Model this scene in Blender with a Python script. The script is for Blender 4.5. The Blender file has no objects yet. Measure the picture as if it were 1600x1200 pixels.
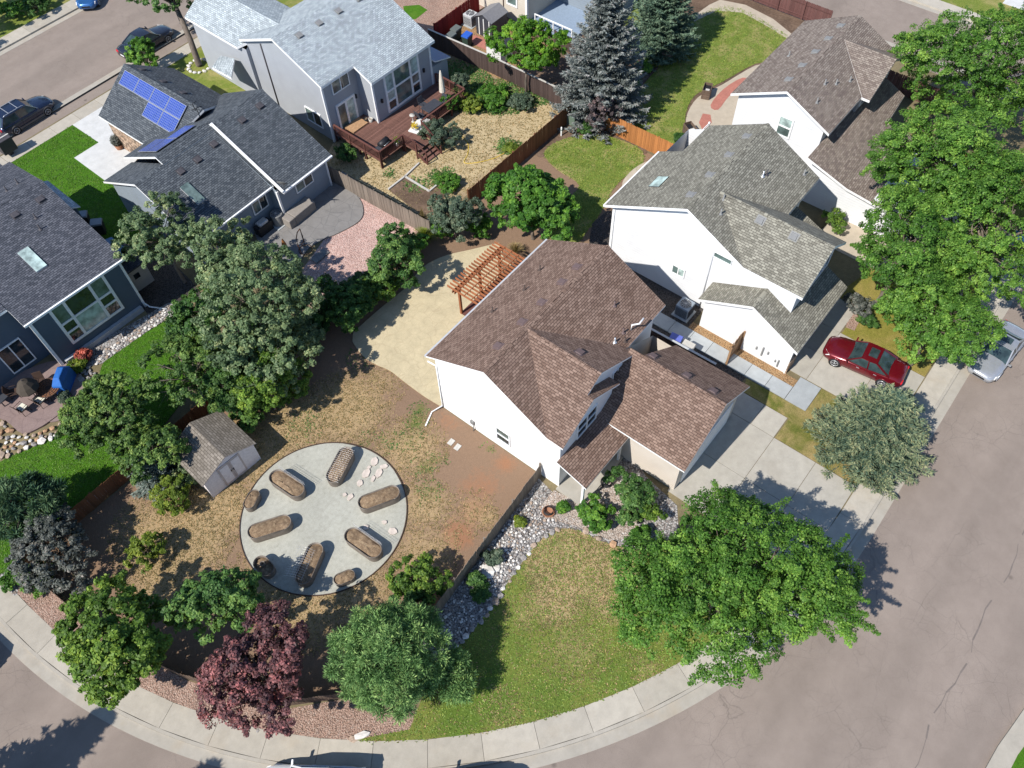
import bpy, bmesh, math, random
import numpy as np
from mathutils import Vector, Matrix

random.seed(7)
rng = np.random.default_rng(7)
S = bpy.context.scene
COL = S.collection
R = math.radians
PI = math.pi

# ------------------------------------------------------------------ camera
# World: X runs along the main house's ridge, Y away from the street, Z up (metres); the drone hovers over the origin.
CAM_H = 41.0
F_PX, PITCH, ROLL, HEAD = 1290.0, R(55.97), R(2.38), R(49.33)
def _cam_axes():
    fwd = np.array([0, math.cos(PITCH), -math.sin(PITCH)]); right = np.array([1.0, 0, 0]); down = np.cross(fwd, right)
    rr = math.cos(ROLL)*right + math.sin(ROLL)*down
    dd = -math.sin(ROLL)*right + math.cos(ROLL)*down
    c, s = math.cos(HEAD), math.sin(HEAD)
    rot = np.array([[c, s, 0], [-s, c, 0], [0, 0, 1]])
    return np.array([rot@rr, rot@dd, rot@fwd])
AX = _cam_axes()
cam_data = bpy.data.cameras.new('camera')
cam = bpy.data.objects.new('camera', cam_data); COL.objects.link(cam)
cam_data.sensor_width = 36.0
cam_data.lens = F_PX/1600*36.0
cam_data.clip_end = 2000
m = Matrix.Identity(4)
for i in range(3):
    m[i][0], m[i][1], m[i][2] = AX[0][i], -AX[1][i], -AX[2][i]
m[2][3] = CAM_H
cam.matrix_world = m
S.camera = cam
def at(px, py, z=0.0):
    "survey helper: the world point at height z under a point of the survey photograph"
    d = AX.T @ np.array([(px-800)/F_PX, (py-600)/F_PX, 1.0])
    t = (z-CAM_H)/d[2]
    return (d[0]*t, d[1]*t, z)
def at2(px, py, z=0.0): return at(px, py, z)[:2]

# ------------------------------------------------------------------ light
SHADOW_AZ, SUN_EL = R(38.5)-HEAD, R(47)
sx, sy = -math.cos(SHADOW_AZ), -math.sin(SHADOW_AZ)      # towards the sun
world = bpy.data.worlds.new('World'); S.world = world; world.use_nodes = True
wn = world.node_tree
bg = wn.nodes['Background']
sky = wn.nodes.new('ShaderNodeTexSky'); sky.sky_type = 'NISHITA'; sky.sun_disc = False
sky.sun_elevation = SUN_EL; sky.sun_rotation = math.atan2(sx, sy) % (2*PI)
sky.altitude = 1600; sky.air_density = 1.0; sky.dust_density = 0.15; sky.ozone_density = 2.5
wn.links.new(sky.outputs[0], bg.inputs[0]); bg.inputs[1].default_value = 0.135
sun_d = bpy.data.lights.new('sun', 'SUN'); sun = bpy.data.objects.new('sun', sun_d); COL.objects.link(sun)
sun_d.energy = 4.6; sun_d.angle = R(0.53); sun_d.color = (1.0, 0.955, 0.89)
sun.rotation_euler = Vector((-sx*math.cos(SUN_EL), -sy*math.cos(SUN_EL), -math.sin(SUN_EL))).to_track_quat('-Z', 'Y').to_euler()
sun.location = (0, 0, 60)
S.view_settings.view_transform = 'Standard'; S.view_settings.look = 'None'
S.view_settings.gamma = 1.0; S.view_settings.use_curve_mapping = False
S.view_settings.exposure = 0.5
S.cycles.max_bounces = 6; S.cycles.diffuse_bounces = 3; S.cycles.glossy_bounces = 2
S.cycles.transmission_bounces = 3; S.cycles.transparent_max_bounces = 4

# ------------------------------------------------------------------ materials
class NT:
    def __init__(s, name, rough=0.9, spec=0.25, metal=0.0):
        s.m = bpy.data.materials.new(name); s.m.use_nodes = True; s.t = s.m.node_tree; s.b = s.t.nodes['Principled BSDF']
        s.b.inputs['Roughness'].default_value = rough; s.b.inputs['Metallic'].default_value = metal
        s.b.inputs['Specular IOR Level'].default_value = spec
    def n(s, typ, **k):
        nd = s.t.nodes.new('ShaderNode'+typ)
        for a, v in k.items():
            if a.startswith('i_'):
                nm = a[2:].replace('_', ' ')
                nd.inputs[nm].default_value = v
            else: setattr(nd, a, v)
        return nd
    def l(s, a, b): s.t.links.new(a, b)
    def pos(s, mode='pos', sc=(1, 1, 1)):
        if mode == 'pos': o = s.n('NewGeometry').outputs['Position']
        elif mode == 'uv': o = s.n('TexCoord').outputs['UV']
        else: o = s.n('TexCoord').outputs['Object']
        mp = s.n('Mapping'); mp.inputs['Scale'].default_value = sc; s.l(o, mp.inputs[0]); return mp.outputs[0]
    def noise(s, v, scale, detail=5, rough=0.6, dist=0.0):
        nd = s.n('TexNoise'); nd.inputs['Scale'].default_value = scale; nd.inputs['Detail'].default_value = detail
        nd.inputs['Roughness'].default_value = rough; nd.inputs['Distortion'].default_value = dist
        s.l(v, nd.inputs['Vector']); return nd.outputs['Fac']
    def ramp(s, fac, stops):
        nd = s.n('ValToRGB'); cr = nd.color_ramp
        while len(cr.elements) < len(stops): cr.elements.new(0.5)
        for e, (p, c) in zip(cr.elements, stops):
            e.position = p; e.color = (*c, 1) if len(c) == 3 else c
        s.l(fac, nd.inputs[0]); return nd.outputs[0]
    def mix(s, fac, a, b, mode='MIX'):
        nd = s.n('MixRGB', blend_type=mode)
        for i, x in zip((0, 1, 2), (fac, a, b)):
            if hasattr(x, 'is_linked'): s.l(x, nd.inputs[i])
            elif i == 0: nd.inputs[0].default_value = x
            else: nd.inputs[i].default_value = (*x, 1) if len(x) == 3 else x
        return nd.outputs[0]
    def math(s, op, a, b=0.0, clamp=False):
        nd = s.n('Math', operation=op); nd.use_clamp = clamp
        for i, x in zip((0, 1), (a, b)):
            if hasattr(x, 'is_linked'): s.l(x, nd.inputs[i])
            else: nd.inputs[i].default_value = x
        return nd.outputs[0]
    def gray(s, v): return (v, v, v)
    def bump(s, h, strength=0.4, dist=0.02):
        nd = s.n('Bump'); nd.inputs['Strength'].default_value = strength; nd.inputs['Distance'].default_value = dist
        s.l(h, nd.inputs['Height']); s.l(nd.outputs[0], s.b.inputs['Normal'])
    def color(s, c):
        if hasattr(c, 'is_linked'): s.l(c, s.b.inputs['Base Color'])
        else: s.b.inputs['Base Color'].default_value = (*c, 1)

def sc3(c, k): return tuple(min(1, x*k) for x in c)

def M_plain(name, c, rough=0.6, spec=0.3, metal=0.0, var=0.12, scale=6.0, mode='obj'):
    t = NT(name, rough, spec, metal); v = t.pos(mode)
    n = t.noise(v, scale, 6, 0.65)
    t.color(t.ramp(n, [(0.3, sc3(c, 1-var)), (0.7, sc3(c, 1+var))])); return t.m

def M_ground(name, stops, scale=2.5, big=0.25, bigamt=0.25, fine=40.0, fineamt=0.3, rough=0.95, bump=0.5, bdist=0.03):
    t = NT(name, rough, 0.15); v = t.pos()
    c = t.ramp(t.noise(v, scale, 8, 0.65), stops)
    b = t.ramp(t.noise(v, big, 3, 0.5), [(0.35, t.gray(1-bigamt)), (0.65, t.gray(1+bigamt*0.4))])
    c = t.mix(1.0, c, b, 'MULTIPLY')
    fn = t.noise(v, fine, 3, 0.7)
    c = t.mix(1.0, c, t.ramp(fn, [(0.3, t.gray(1-fineamt)), (0.7, t.gray(1+fineamt))]), 'MULTIPLY')
    t.color(c); t.bump(fn, bump, bdist); return t.m

def M_lawn(name, g1, g2, dry, dryamt=0.5):
    t = NT(name, 0.95, 0.1); v = t.pos()
    c = t.ramp(t.noise(v, 3.0, 8, 0.7), [(0.3, g1), (0.7, g2)])
    dn = t.noise(v, 0.55, 6, 0.62, 0.6)
    c = t.mix(t.ramp(dn, [(1-dryamt-0.12, t.gray(0)), (1-dryamt+0.14, t.gray(1))]), c, dry)
    fn = t.noise(v, 28, 4, 0.75)
    c = t.mix(1.0, c, t.ramp(fn, [(0.28, t.gray(0.45)), (0.72, t.gray(1.5))]), 'MULTIPLY')
    t.color(c); t.bump(fn, 0.8, 0.05); return t.m

def M_yard(name, dirt, straw, green, red):
    "bare soil with straw, weeds and red soil where the painted attributes say so"
    t = NT(name, 0.95, 0.1); v = t.pos()
    wob = t.noise(v, 1.6, 8, 0.7, 0.8)
    wob2 = t.noise(v, 5.0, 6, 0.75, 0.3)
    base = t.mix(wob2, sc3(dirt, 0.78), sc3(dirt, 1.2))
    def mask(nm, lo=0.75, hi=1.05):
        a = t.n('Attribute'); a.attribute_name = nm
        s_ = t.math('ADD', a.outputs['Fac'], t.math('MULTIPLY', t.math('ADD', wob, wob2), 0.5))
        return t.ramp(s_, [(lo, t.gray(0)), (min(1, hi), t.gray(1))])
    c = t.mix(mask('red'), base, red)
    c = t.mix(mask('straw', 0.66, 0.98), c, t.mix(wob2, sc3(straw, 0.72), sc3(straw, 1.18)))
    c = t.mix(mask('green', 0.8, 1.0), c, t.mix(wob2, sc3(green, 0.7), sc3(green, 1.35)))
    fn = t.noise(v, 26, 4, 0.75)
    c = t.mix(1.0, c, t.ramp(fn, [(0.25, t.gray(0.6)), (0.75, t.gray(1.35))]), 'MULTIPLY')
    t.color(c); t.bump(fn, 0.8, 0.04); return t.m

def M_gravel(name, cols, cell=9.0, rough=0.85, dark=0.35):
    t = NT(name, rough, 0.2); v = t.pos()
    vo = t.n('TexVoronoi', feature='F1'); vo.inputs['Scale'].default_value = cell; t.l(v, vo.inputs['Vector'])
    sep = t.n('SeparateColor'); t.l(vo.outputs['Color'], sep.inputs[0])
    n = len(cols)
    c = t.ramp(sep.outputs[0], [(i/max(1, n-1), cols[i]) for i in range(n)])
    e = t.ramp(vo.outputs['Distance'], [(0.35, t.gray(1)), (0.75, t.gray(dark))])
    c = t.mix(1.0, c, e, 'MULTIPLY')
    b = t.ramp(t.noise(v, 0.8, 4), [(0.3, t.gray(0.85)), (0.7, t.gray(1.1))])
    t.color(t.mix(1.0, c, b, 'MULTIPLY'))
    h = t.math('SUBTRACT', 1.0, vo.outputs['Distance']); t.bump(h, 0.9, 0.05); return t.m

def M_asphalt():
    t = NT('asphalt', 0.9, 0.2); v = t.pos()
    c = t.ramp(t.noise(v, 1.1, 8, 0.65), [(0.3, (0.222, 0.181, 0.152)), (0.7, (0.256, 0.211, 0.178))])
    c = t.mix(1.0, c, t.ramp(t.noise(v, 0.12, 4, 0.5), [(0.3, t.gray(0.93)), (0.7, t.gray(1.05))]), 'MULTIPLY')
    fn = t.noise(v, 38, 3, 0.85)
    c = t.mix(1.0, c, t.ramp(fn, [(0.25, t.gray(0.74)), (0.75, t.gray(1.25))]), 'MULTIPLY')
    # worn wheel paths along the street's length
    st = t.pos('pos', (0.03, 0.45, 1)); wp = t.noise(st, 1.0, 3, 0.5)
    c = t.mix(1.0, c, t.ramp(wp, [(0.35, t.gray(0.92)), (0.6, t.gray(1.05))]), 'MULTIPLY')
    # cracks: edges of large warped cells
    w1 = t.n('TexNoise'); w1.inputs['Scale'].default_value = 0.9; w1.inputs['Detail'].default_value = 6; t.l(v, w1.inputs['Vector'])
    ad = t.mix(0.55, v, w1.outputs['Color'], 'ADD')
    for scl, wid, amt in ((0.35, 0.006, 0.34), (0.9, 0.012, 0.28), (1.7, 0.018, 0.2)):
        vo = t.n('TexVoronoi', feature='DISTANCE_TO_EDGE'); vo.inputs['Scale'].default_value = scl; t.l(ad, vo.inputs['Vector'])
        g = t.noise(v, 0.25, 3)
        k = t.math('MULTIPLY', t.ramp(vo.outputs['Distance'], [(0.0, t.gray(1)), (wid, t.gray(0))]), t.ramp(g, [(0.42, t.gray(0)), (0.62, t.gray(1))]))
        c = t.mix(t.math('MULTIPLY', k, amt), c, (0.05, 0.045, 0.042))
    # oil spots
    vo = t.n('TexVoronoi', feature='F1'); vo.inputs['Scale'].default_value = 0.33; t.l(v, vo.inputs['Vector'])
    k = t.ramp(vo.outputs['Distance'], [(0.02, t.gray(0.5)), (0.06, t.gray(0))])
    c = t.mix(k, c, (0.04, 0.035, 0.033))
    t.color(c); t.bump(fn, 0.35, 0.01); return t.m

def M_concrete(name, c, stain=(0.36, 0.27, 0.17), stainamt=0.25, rough=0.9):
    t = NT(name, rough, 0.2); v = t.pos()
    k = t.ramp(t.noise(v, 1.8, 7, 0.65), [(0.3, sc3(c, 0.88)), (0.7, sc3(c, 1.08))])
    s_ = t.ramp(t.noise(v, 0.5, 4, 0.55, 0.4), [(0.55, t.gray(0)), (0.75, t.gray(stainamt))])
    k = t.mix(s_, k, stain)
    info = t.n('ObjectInfo')
    k = t.mix(1.0, k, t.ramp(info.outputs['Random'], [(0, t.gray(0.9)), (1, t.gray(1.06))]), 'MULTIPLY')
    fn = t.noise(v, 50, 3, 0.7)
    k = t.mix(1.0, k, t.ramp(fn, [(0.3, t.gray(0.9)), (0.7, t.gray(1.08))]), 'MULTIPLY')
    t.color(k); t.bump(fn, 0.2, 0.006); return t.m

def M_stamped(name, c, joint, cell=2.2):
    t = NT(name, 0.85, 0.25); v = t.pos()
    w1 = t.n('TexNoise'); w1.inputs['Scale'].default_value = 2.0; t.l(v, w1.inputs['Vector'])
    ad = t.mix(0.12, v, w1.outputs['Color'], 'ADD')
    vo = t.n('TexVoronoi', feature='DISTANCE_TO_EDGE'); vo.inputs['Scale'].default_value = cell; t.l(ad, vo.inputs['Vector'])
    k = t.ramp(t.noise(v, 1.4, 8, 0.7), [(0.28, sc3(c, 0.82)), (0.72, sc3(c, 1.1))])
    k = t.mix(t.ramp(vo.outputs['Distance'], [(0.0, t.gray(0.45)), (0.035, t.gray(0))]), k, joint)
    fn = t.noise(v, 20, 5, 0.75)
    k = t.mix(1.0, k, t.ramp(fn, [(0.28, t.gray(0.82)), (0.72, t.gray(1.12))]), 'MULTIPLY')
    t.color(k); t.bump(fn, 0.4, 0.02); return t.m

def M_shingle(name, lo, hi, dark, w=0.27, h=0.135):
    t = NT(name, 0.92, 0.12); v = t.pos('uv')
    br = t.n('TexBrick'); t.l(v, br.inputs['Vector'])
    br.offset = 0.5; br.offset_frequency = 2; br.squash = 1.0
    br.inputs['Color1'].default_value = (*hi, 1); br.inputs['Color2'].default_value = (*lo, 1); br.inputs['Mortar'].default_value = (*dark, 1)
    br.inputs['Scale'].default_value = 1.0; br.inputs['Mortar Size'].default_value = 0.012; br.inputs['Mortar Smooth'].default_value = 0.2
    br.inputs['Brick Width'].default_value = w; br.inputs['Row Height'].default_value = h; br.inputs['Bias'].default_value = -0.05
    b2 = t.n('TexBrick'); mp = t.n('Mapping'); mp.inputs['Location'].default_value = (0.11, 0.0, 0); t.l(v, mp.inputs[0]); t.l(mp.outputs[0], b2.inputs['Vector'])
    b2.offset = 0.37; b2.inputs['Color1'].default_value = (1, 1, 1, 1); b2.inputs['Color2'].default_value = (0.84, 0.84, 0.84, 1); b2.inputs['Mortar'].default_value = (0.8, 0.8, 0.8, 1)
    b2.inputs['Scale'].default_value = 1.0; b2.inputs['Brick Width'].default_value = 0.19; b2.inputs['Row Height'].default_value = h; b2.inputs['Mortar Size'].default_value = 0.006
    c = t.mix(1.0, br.outputs['Color'], b2.outputs['Color'], 'MULTIPLY')
    p = t.pos()
    c = t.mix(1.0, c, t.ramp(t.noise(p, 0.45, 4, 0.55), [(0.3, t.gray(0.95)), (0.7, t.gray(1.04))]), 'MULTIPLY')
    fn = t.noise(p, 35, 3, 0.8)
    c = t.mix(1.0, c, t.ramp(fn, [(0.25, t.gray(0.82)), (0.75, t.gray(1.18))]), 'MULTIPLY')
    t.color(c)
    # each course is a step: saw-tooth in v, lapped over the one below
    sep = t.n('SeparateXYZ'); t.l(v, sep.inputs[0])
    saw = t.math('FRACT', t.math('DIVIDE', sep.outputs['Y'], h))
    hh = t.math('SUBTRACT', t.math('MULTIPLY', br.outputs['Fac'], -0.6), saw)
    t.bump(hh, 0.7, 0.02); return t.m

def M_siding(name, c, lap=0.2, rough=0.65):
    t = NT(name, rough, 0.25); p = t.pos()
    sep = t.n('SeparateXYZ'); t.l(p, sep.inputs[0])
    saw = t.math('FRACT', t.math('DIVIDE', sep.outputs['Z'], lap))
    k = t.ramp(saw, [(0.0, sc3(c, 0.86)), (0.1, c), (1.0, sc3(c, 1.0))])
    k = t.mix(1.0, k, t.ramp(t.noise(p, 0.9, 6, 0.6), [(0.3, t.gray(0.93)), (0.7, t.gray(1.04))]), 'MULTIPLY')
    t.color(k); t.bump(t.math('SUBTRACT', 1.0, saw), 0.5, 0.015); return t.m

def M_wood(name, c, var=0.25, along=(1, 1, 0.12), rough=0.8, scale=7):
    t = NT(name, rough, 0.2); v = t.pos('obj', along)
    k = t.ramp(t.noise(v, scale, 7, 0.7), [(0.3, sc3(c, 1-var)), (0.7, sc3(c, 1+var))])
    info = t.n('ObjectInfo')
    k = t.mix(1.0, k, t.ramp(info.outputs['Random'], [(0, t.gray(0.78)), (1, t.gray(1.15))]), 'MULTIPLY')
    t.color(k); return t.m

def M_leaf(name, a, b, trans=0.35, rough=0.55):
    t = NT(name, rough, 0.3)
    at_ = t.n('Attribute'); at_.attribute_name = 'rnd'
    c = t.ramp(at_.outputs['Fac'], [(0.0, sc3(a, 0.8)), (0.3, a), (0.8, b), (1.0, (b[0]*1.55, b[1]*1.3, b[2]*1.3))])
    p = t.pos('obj'); c = t.mix(1.0, c, t.ramp(t.noise(p, 0.7, 3), [(0.3, t.gray(0.82)), (0.7, t.gray(1.15))]), 'MULTIPLY')
    t.color(c)
    tr = t.n('BsdfTranslucent'); t.l(t.mix(1.0, c, (1.25, 1.2, 0.5), 'MULTIPLY'), tr.inputs[0])
    mx = t.n('MixShader'); mx.inputs[0].default_value = trans
    t.l(t.b.outputs[0], mx.inputs[1]); t.l(tr.outputs[0], mx.inputs[2])
    t.l(mx.outputs[0], t.t.nodes['Material Output'].inputs[0]); return t.m

def M_glass(name, c=(0.02, 0.03, 0.035), rough=0.06):
    t = NT(name, rough, 0.8); p = t.pos()
    t.color(t.ramp(t.noise(p, 1.6, 3), [(0.35, sc3(c, 0.6)), (0.65, sc3(c, 1.5))])); return t.m

def M_paint(name, c, metal=0.3, rough=0.25):
    t = NT(name, rough, 0.5, metal); p = t.pos('obj')
    t.color(t.ramp(t.noise(p, 2.0, 4), [(0.3, sc3(c, 0.9)), (0.7, sc3(c, 1.08))]))
    t.b.inputs['Coat Weight'].default_value = 0.6; t.b.inputs['Coat Roughness'].default_value = 0.08; return t.m

def M_solar():
    t = NT('solar_cells', 0.18, 0.6); v = t.pos('uv')
    br = t.n('TexBrick'); t.l(v, br.inputs['Vector']); br.offset = 0.0
    br.inputs['Color1'].default_value = (0.03, 0.06, 0.30, 1); br.inputs['Color2'].default_value = (0.022, 0.05, 0.24, 1); br.inputs['Mortar'].default_value = (0.20, 0.25, 0.42, 1)
    br.inputs['Scale'].default_value = 1.0; br.inputs['Mortar Size'].default_value = 0.009; br.inputs['Brick Width'].default_value = 0.16; br.inputs['Row Height'].default_value = 0.16
    t.color(br.outputs['Color']); return t.m

MAT = {}
def mk():
    D = MAT
    D['asphalt'] = M_asphalt()
    D['ground'] = M_ground('dry_ground', [(0.3, (0.16, 0.13, 0.075)), (0.7, (0.22, 0.18, 0.10))])
    D['concrete'] = M_concrete('sidewalk_concrete', (0.40, 0.365, 0.305))
    D['gutter'] = M_concrete('gutter_concrete', (0.36, 0.33, 0.28), stainamt=0.35)
    D['drive'] = M_concrete('driveway_concrete', (0.37, 0.345, 0.295), stain=(0.24, 0.21, 0.17))
    D['white_concrete'] = M_concrete('new_concrete', (0.50, 0.50, 0.485), stainamt=0.05)
    D['path'] = M_concrete('path_concrete', (0.36, 0.38, 0.385), stainamt=0.05)
    D['tan_concrete'] = M_concrete('tan_concrete', (0.42, 0.36, 0.28), stainamt=0.1)
    D['patio_yellow'] = M_stamped('yellow_stamped_concrete', (0.50, 0.425, 0.275), (0.34, 0.27, 0.17), 1.6)
    D['patio_grey'] = M_stamped('grey_stamped_concrete', (0.21, 0.20, 0.19), (0.1, 0.1, 0.1), 1.1)
    D['patio_mauve'] = M_stamped('mauve_stamped_concrete', (0.24, 0.175, 0.16), (0.13, 0.09, 0.09), 1.2)
    D['yard'] = M_yard('back_yard_soil', (0.235, 0.155, 0.102), (0.385, 0.275, 0.15), (0.12, 0.14, 0.04), (0.29, 0.15, 0.085))
    D['yard_dry'] = M_yard('dry_yard_turf', (0.30, 0.225, 0.14), (0.47, 0.37, 0.215), (0.13, 0.19, 0.04), (0.29, 0.15, 0.085))
    D['lawn_front'] = M_yard('front_lawn_turf', (0.165, 0.185, 0.042), (0.40, 0.30, 0.16), (0.10, 0.155, 0.026), (0.28, 0.25, 0.08))
    D['lawn_dry'] = M_lawn('dry_lawn', (0.10, 0.12, 0.025), (0.17, 0.165, 0.04), (0.36, 0.265, 0.12), 0.48)
    D['lawn_mid'] = M_lawn('patchy_lawn', (0.12, 0.17, 0.028), (0.20, 0.225, 0.048), (0.36, 0.29, 0.13), 0.42)
    D['lawn_green'] = M_lawn('green_lawn', (0.045, 0.125, 0.008), (0.075, 0.185, 0.014), (0.12, 0.20, 0.03), 0.35)
    D['lawn_gold'] = M_lawn('golden_lawn', (0.17, 0.165, 0.03), (0.25, 0.22, 0.05), (0.30, 0.23, 0.075), 0.45)
    D['river_rock'] = M_gravel('river_rock', [(0.14, 0.13, 0.125), (0.34, 0.32, 0.30), (0.5, 0.49, 0.47), (0.25, 0.2, 0.17), (0.42, 0.41, 0.41)], 11)
    D['red_gravel'] = M_gravel('red_gravel', [(0.30, 0.19, 0.14), (0.45, 0.31, 0.24), (0.38, 0.235, 0.18), (0.48, 0.37, 0.30)], 17, dark=0.5)
    D['pink_gravel'] = M_gravel('pink_gravel', [(0.46, 0.29, 0.245), (0.62, 0.42, 0.36), (0.54, 0.345, 0.295), (0.66, 0.5, 0.44)], 14, dark=0.6)
    D['beige_gravel'] = M_gravel('beige_gravel', [(0.36, 0.27, 0.21), (0.50, 0.43, 0.37), (0.42, 0.33, 0.27), (0.56, 0.52, 0.48)], 13, dark=0.5)
    D['tan_gravel'] = M_gravel('tan_gravel', [(0.36, 0.21, 0.10), (0.45, 0.28, 0.14), (0.40, 0.27, 0.15)], 16)
    D['dark_gravel'] = M_gravel('dark_gravel', [(0.055, 0.05, 0.045), (0.12, 0.1, 0.09), (0.09, 0.085, 0.08)], 16)
    D['fines'] = M_ground('crushed_fines', [(0.22, (0.16, 0.155, 0.13)), (0.36, (0.34, 0.335, 0.285)), (0.6, (0.395, 0.39, 0.335)), (0.78, (0.43, 0.42, 0.365))], 4.5, 0.4, 0.12, 34, 0.25, bump=0.3)
    D['soil'] = M_ground('planter_soil', [(0.28, (0.13, 0.088, 0.056)), (0.5, (0.23, 0.16, 0.10)), (0.72, (0.36, 0.27, 0.17))], 6, 1.0, 0.25, 34, 0.45)
    D['mulch'] = M_ground('mulch', [(0.3, (0.10, 0.065, 0.045)), (0.7, (0.19, 0.13, 0.09))], 5, 0.6, 0.3, 30, 0.4)
    D['sh_brown'] = M_shingle('brown_shingle', (0.155, 0.100, 0.076), (0.275, 0.190, 0.148), (0.065, 0.040, 0.032))
    D['sh_olive'] = M_shingle('olive_grey_shingle', (0.165, 0.155, 0.125), (0.31, 0.295, 0.24), (0.085, 0.078, 0.066))
    D['sh_taupe'] = M_shingle('taupe_shingle', (0.17, 0.135, 0.115), (0.30, 0.255, 0.215), (0.10, 0.075, 0.065))
    D['sh_light'] = M_shingle('light_grey_shingle', (0.31, 0.345, 0.36), (0.50, 0.55, 0.565), (0.15, 0.175, 0.19))
    D['sh_slate'] = M_shingle('slate_shingle', (0.060, 0.070, 0.082), (0.128, 0.142, 0.155), (0.03, 0.035, 0.042))
    D['sh_dark'] = M_shingle('dark_grey_shingle', (0.052, 0.058, 0.072), (0.12, 0.125, 0.145), (0.027, 0.03, 0.038))
    D['sh_shed'] = M_shingle('shed_shingle', (0.16, 0.14, 0.115), (0.25, 0.22, 0.185), (0.09, 0.075, 0.06), 0.3, 0.15)
    D['white_wall'] = M_siding('white_siding', (0.80, 0.79, 0.765))
    D['white_wall2'] = M_siding('soft_white_siding', (0.66, 0.665, 0.67))
    D['cream_wall'] = M_siding('cream_siding', (0.56, 0.50, 0.43))
    D['beige_wall'] = M_siding('beige_siding', (0.55, 0.50, 0.42))
    D['grey_wall'] = M_siding('grey_siding', (0.34, 0.355, 0.375))
    D['bluegrey_wall'] = M_siding('blue_grey_siding', (0.235, 0.275, 0.315))
    D['navy_wall'] = M_siding('dark_blue_siding', (0.085, 0.115, 0.15))
    D['trim'] = M_plain('white_trim', (0.78, 0.78, 0.765), 0.5)
    D['trim_grey'] = M_plain('grey_trim', (0.42, 0.43, 0.44), 0.5)
    D['brick_tan'] = M_gravel('stone_veneer', [(0.42, 0.28, 0.19), (0.5, 0.37, 0.27), (0.36, 0.25, 0.18)], 4)
    D['glass'] = M_glass('window_glass')
    D['glass_teal'] = M_glass('pale_window_glass', (0.34, 0.43, 0.40), 0.1)
    D['glass_green'] = M_glass('green_window_glass', (0.10, 0.14, 0.13), 0.08)
    D['car_glass'] = M_glass('car_glass', (0.03, 0.05, 0.052), 0.04)
    D['vent'] = M_plain('vent_metal', (0.13, 0.09, 0.085), 0.6)
    D['vent_grey'] = M_plain('grey_vent_metal', (0.2, 0.2, 0.195), 0.6)
    D['vent_dark'] = M_plain('dark_vent_metal', (0.06, 0.055, 0.06), 0.6)
    D['galv'] = M_plain('galvanised_steel', (0.19, 0.16, 0.135), 0.55, 0.4, 0.25, 0.3, 3.0)
    D['wire'] = M_plain('wire', (0.6, 0.6, 0.6), 0.4, 0.5, 0.5)
    D['black'] = M_plain('black_metal', (0.018, 0.018, 0.02), 0.5)
    D['rubber'] = M_plain('rubber', (0.022, 0.022, 0.024), 0.8)
    D['silver'] = M_plain('silver_metal', (0.55, 0.56, 0.57), 0.3, 0.5, 0.6)
    D['edging'] = M_plain('rust_edging', (0.06, 0.035, 0.025), 0.8)
    D['tar'] = M_plain('tar', (0.155, 0.13, 0.115), 0.8)
    D['solar'] = M_solar()
    D['pergola'] = M_wood('stained_cedar', (0.29, 0.108, 0.048), 0.22)
    D['cedar'] = M_wood('orange_cedar', (0.40, 0.165, 0.055), 0.18)
    D['brown_wood'] = M_wood('brown_cedar', (0.19, 0.085, 0.042), 0.2)
    D['old_wood'] = M_wood('weathered_wood', (0.135, 0.095, 0.070), 0.35)
    D['grey_wood'] = M_wood('grey_weathered_wood', (0.20, 0.165, 0.135), 0.35)
    D['dark_wood'] = M_wood('dark_stained_wood', (0.075, 0.052, 0.045), 0.3)
    D['red_wood'] = M_wood('red_painted_wood', (0.21, 0.020, 0.020), 0.15)
    D['maroon_wood'] = M_wood('maroon_fence_wood', (0.135, 0.065, 0.058), 0.15)
    D['tan_wood'] = M_wood('tan_cedar', (0.33, 0.20, 0.11), 0.25)
    D['deck'] = M_wood('deck_boards', (0.155, 0.080, 0.062), 0.25, (8, 0.3, 1), 0.7, 4)
    D['deck_rail'] = M_wood('deck_rail', (0.115, 0.048, 0.038), 0.2)
    D['timber'] = M_plain('pale_timber', (0.45, 0.43, 0.39), 0.8)
    D['flag'] = M_plain('pink_flagstone', (0.52, 0.45, 0.39), 0.9, 0.2, 0, 0.2, 3)
    D['rock'] = M_plain('tan_rock', (0.34, 0.26, 0.20), 0.9, 0.2, 0, 0.35, 2.5)
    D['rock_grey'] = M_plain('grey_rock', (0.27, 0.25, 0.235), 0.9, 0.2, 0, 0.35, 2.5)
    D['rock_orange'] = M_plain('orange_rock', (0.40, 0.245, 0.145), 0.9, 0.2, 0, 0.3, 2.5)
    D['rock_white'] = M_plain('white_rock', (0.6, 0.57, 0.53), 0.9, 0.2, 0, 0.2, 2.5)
    D['bark'] = M_wood('bark', (0.16, 0.13, 0.105), 0.35, (1, 1, 0.3))
    D['bark_pale'] = M_wood('pale_bark', (0.32, 0.28, 0.24), 0.3, (1, 1, 0.3))
    D['l_maple'] = M_leaf('maple_leaf', (0.060, 0.155, 0.018), (0.165, 0.315, 0.050))
    D['l_locust'] = M_leaf('locust_leaf', (0.074, 0.196, 0.014), (0.155, 0.311, 0.024))
    D['l_deep'] = M_leaf('deep_green_leaf', (0.036, 0.098, 0.020), (0.095, 0.195, 0.042))
    D['l_aspen'] = M_leaf('grey_green_leaf', (0.110, 0.175, 0.078), (0.270, 0.345, 0.165))
    D['l_apple'] = M_leaf('yellow_green_leaf', (0.060, 0.125, 0.028), (0.165, 0.265, 0.060))
    D['l_olive'] = M_leaf('olive_leaf', (0.068, 0.140, 0.018), (0.185, 0.300, 0.042))
    D['l_lime'] = M_leaf('lime_leaf', (0.110, 0.171, 0.018), (0.231, 0.297, 0.039))
    D['l_shrub'] = M_leaf('shrub_leaf', (0.055, 0.135, 0.032), (0.140, 0.260, 0.062))
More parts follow.
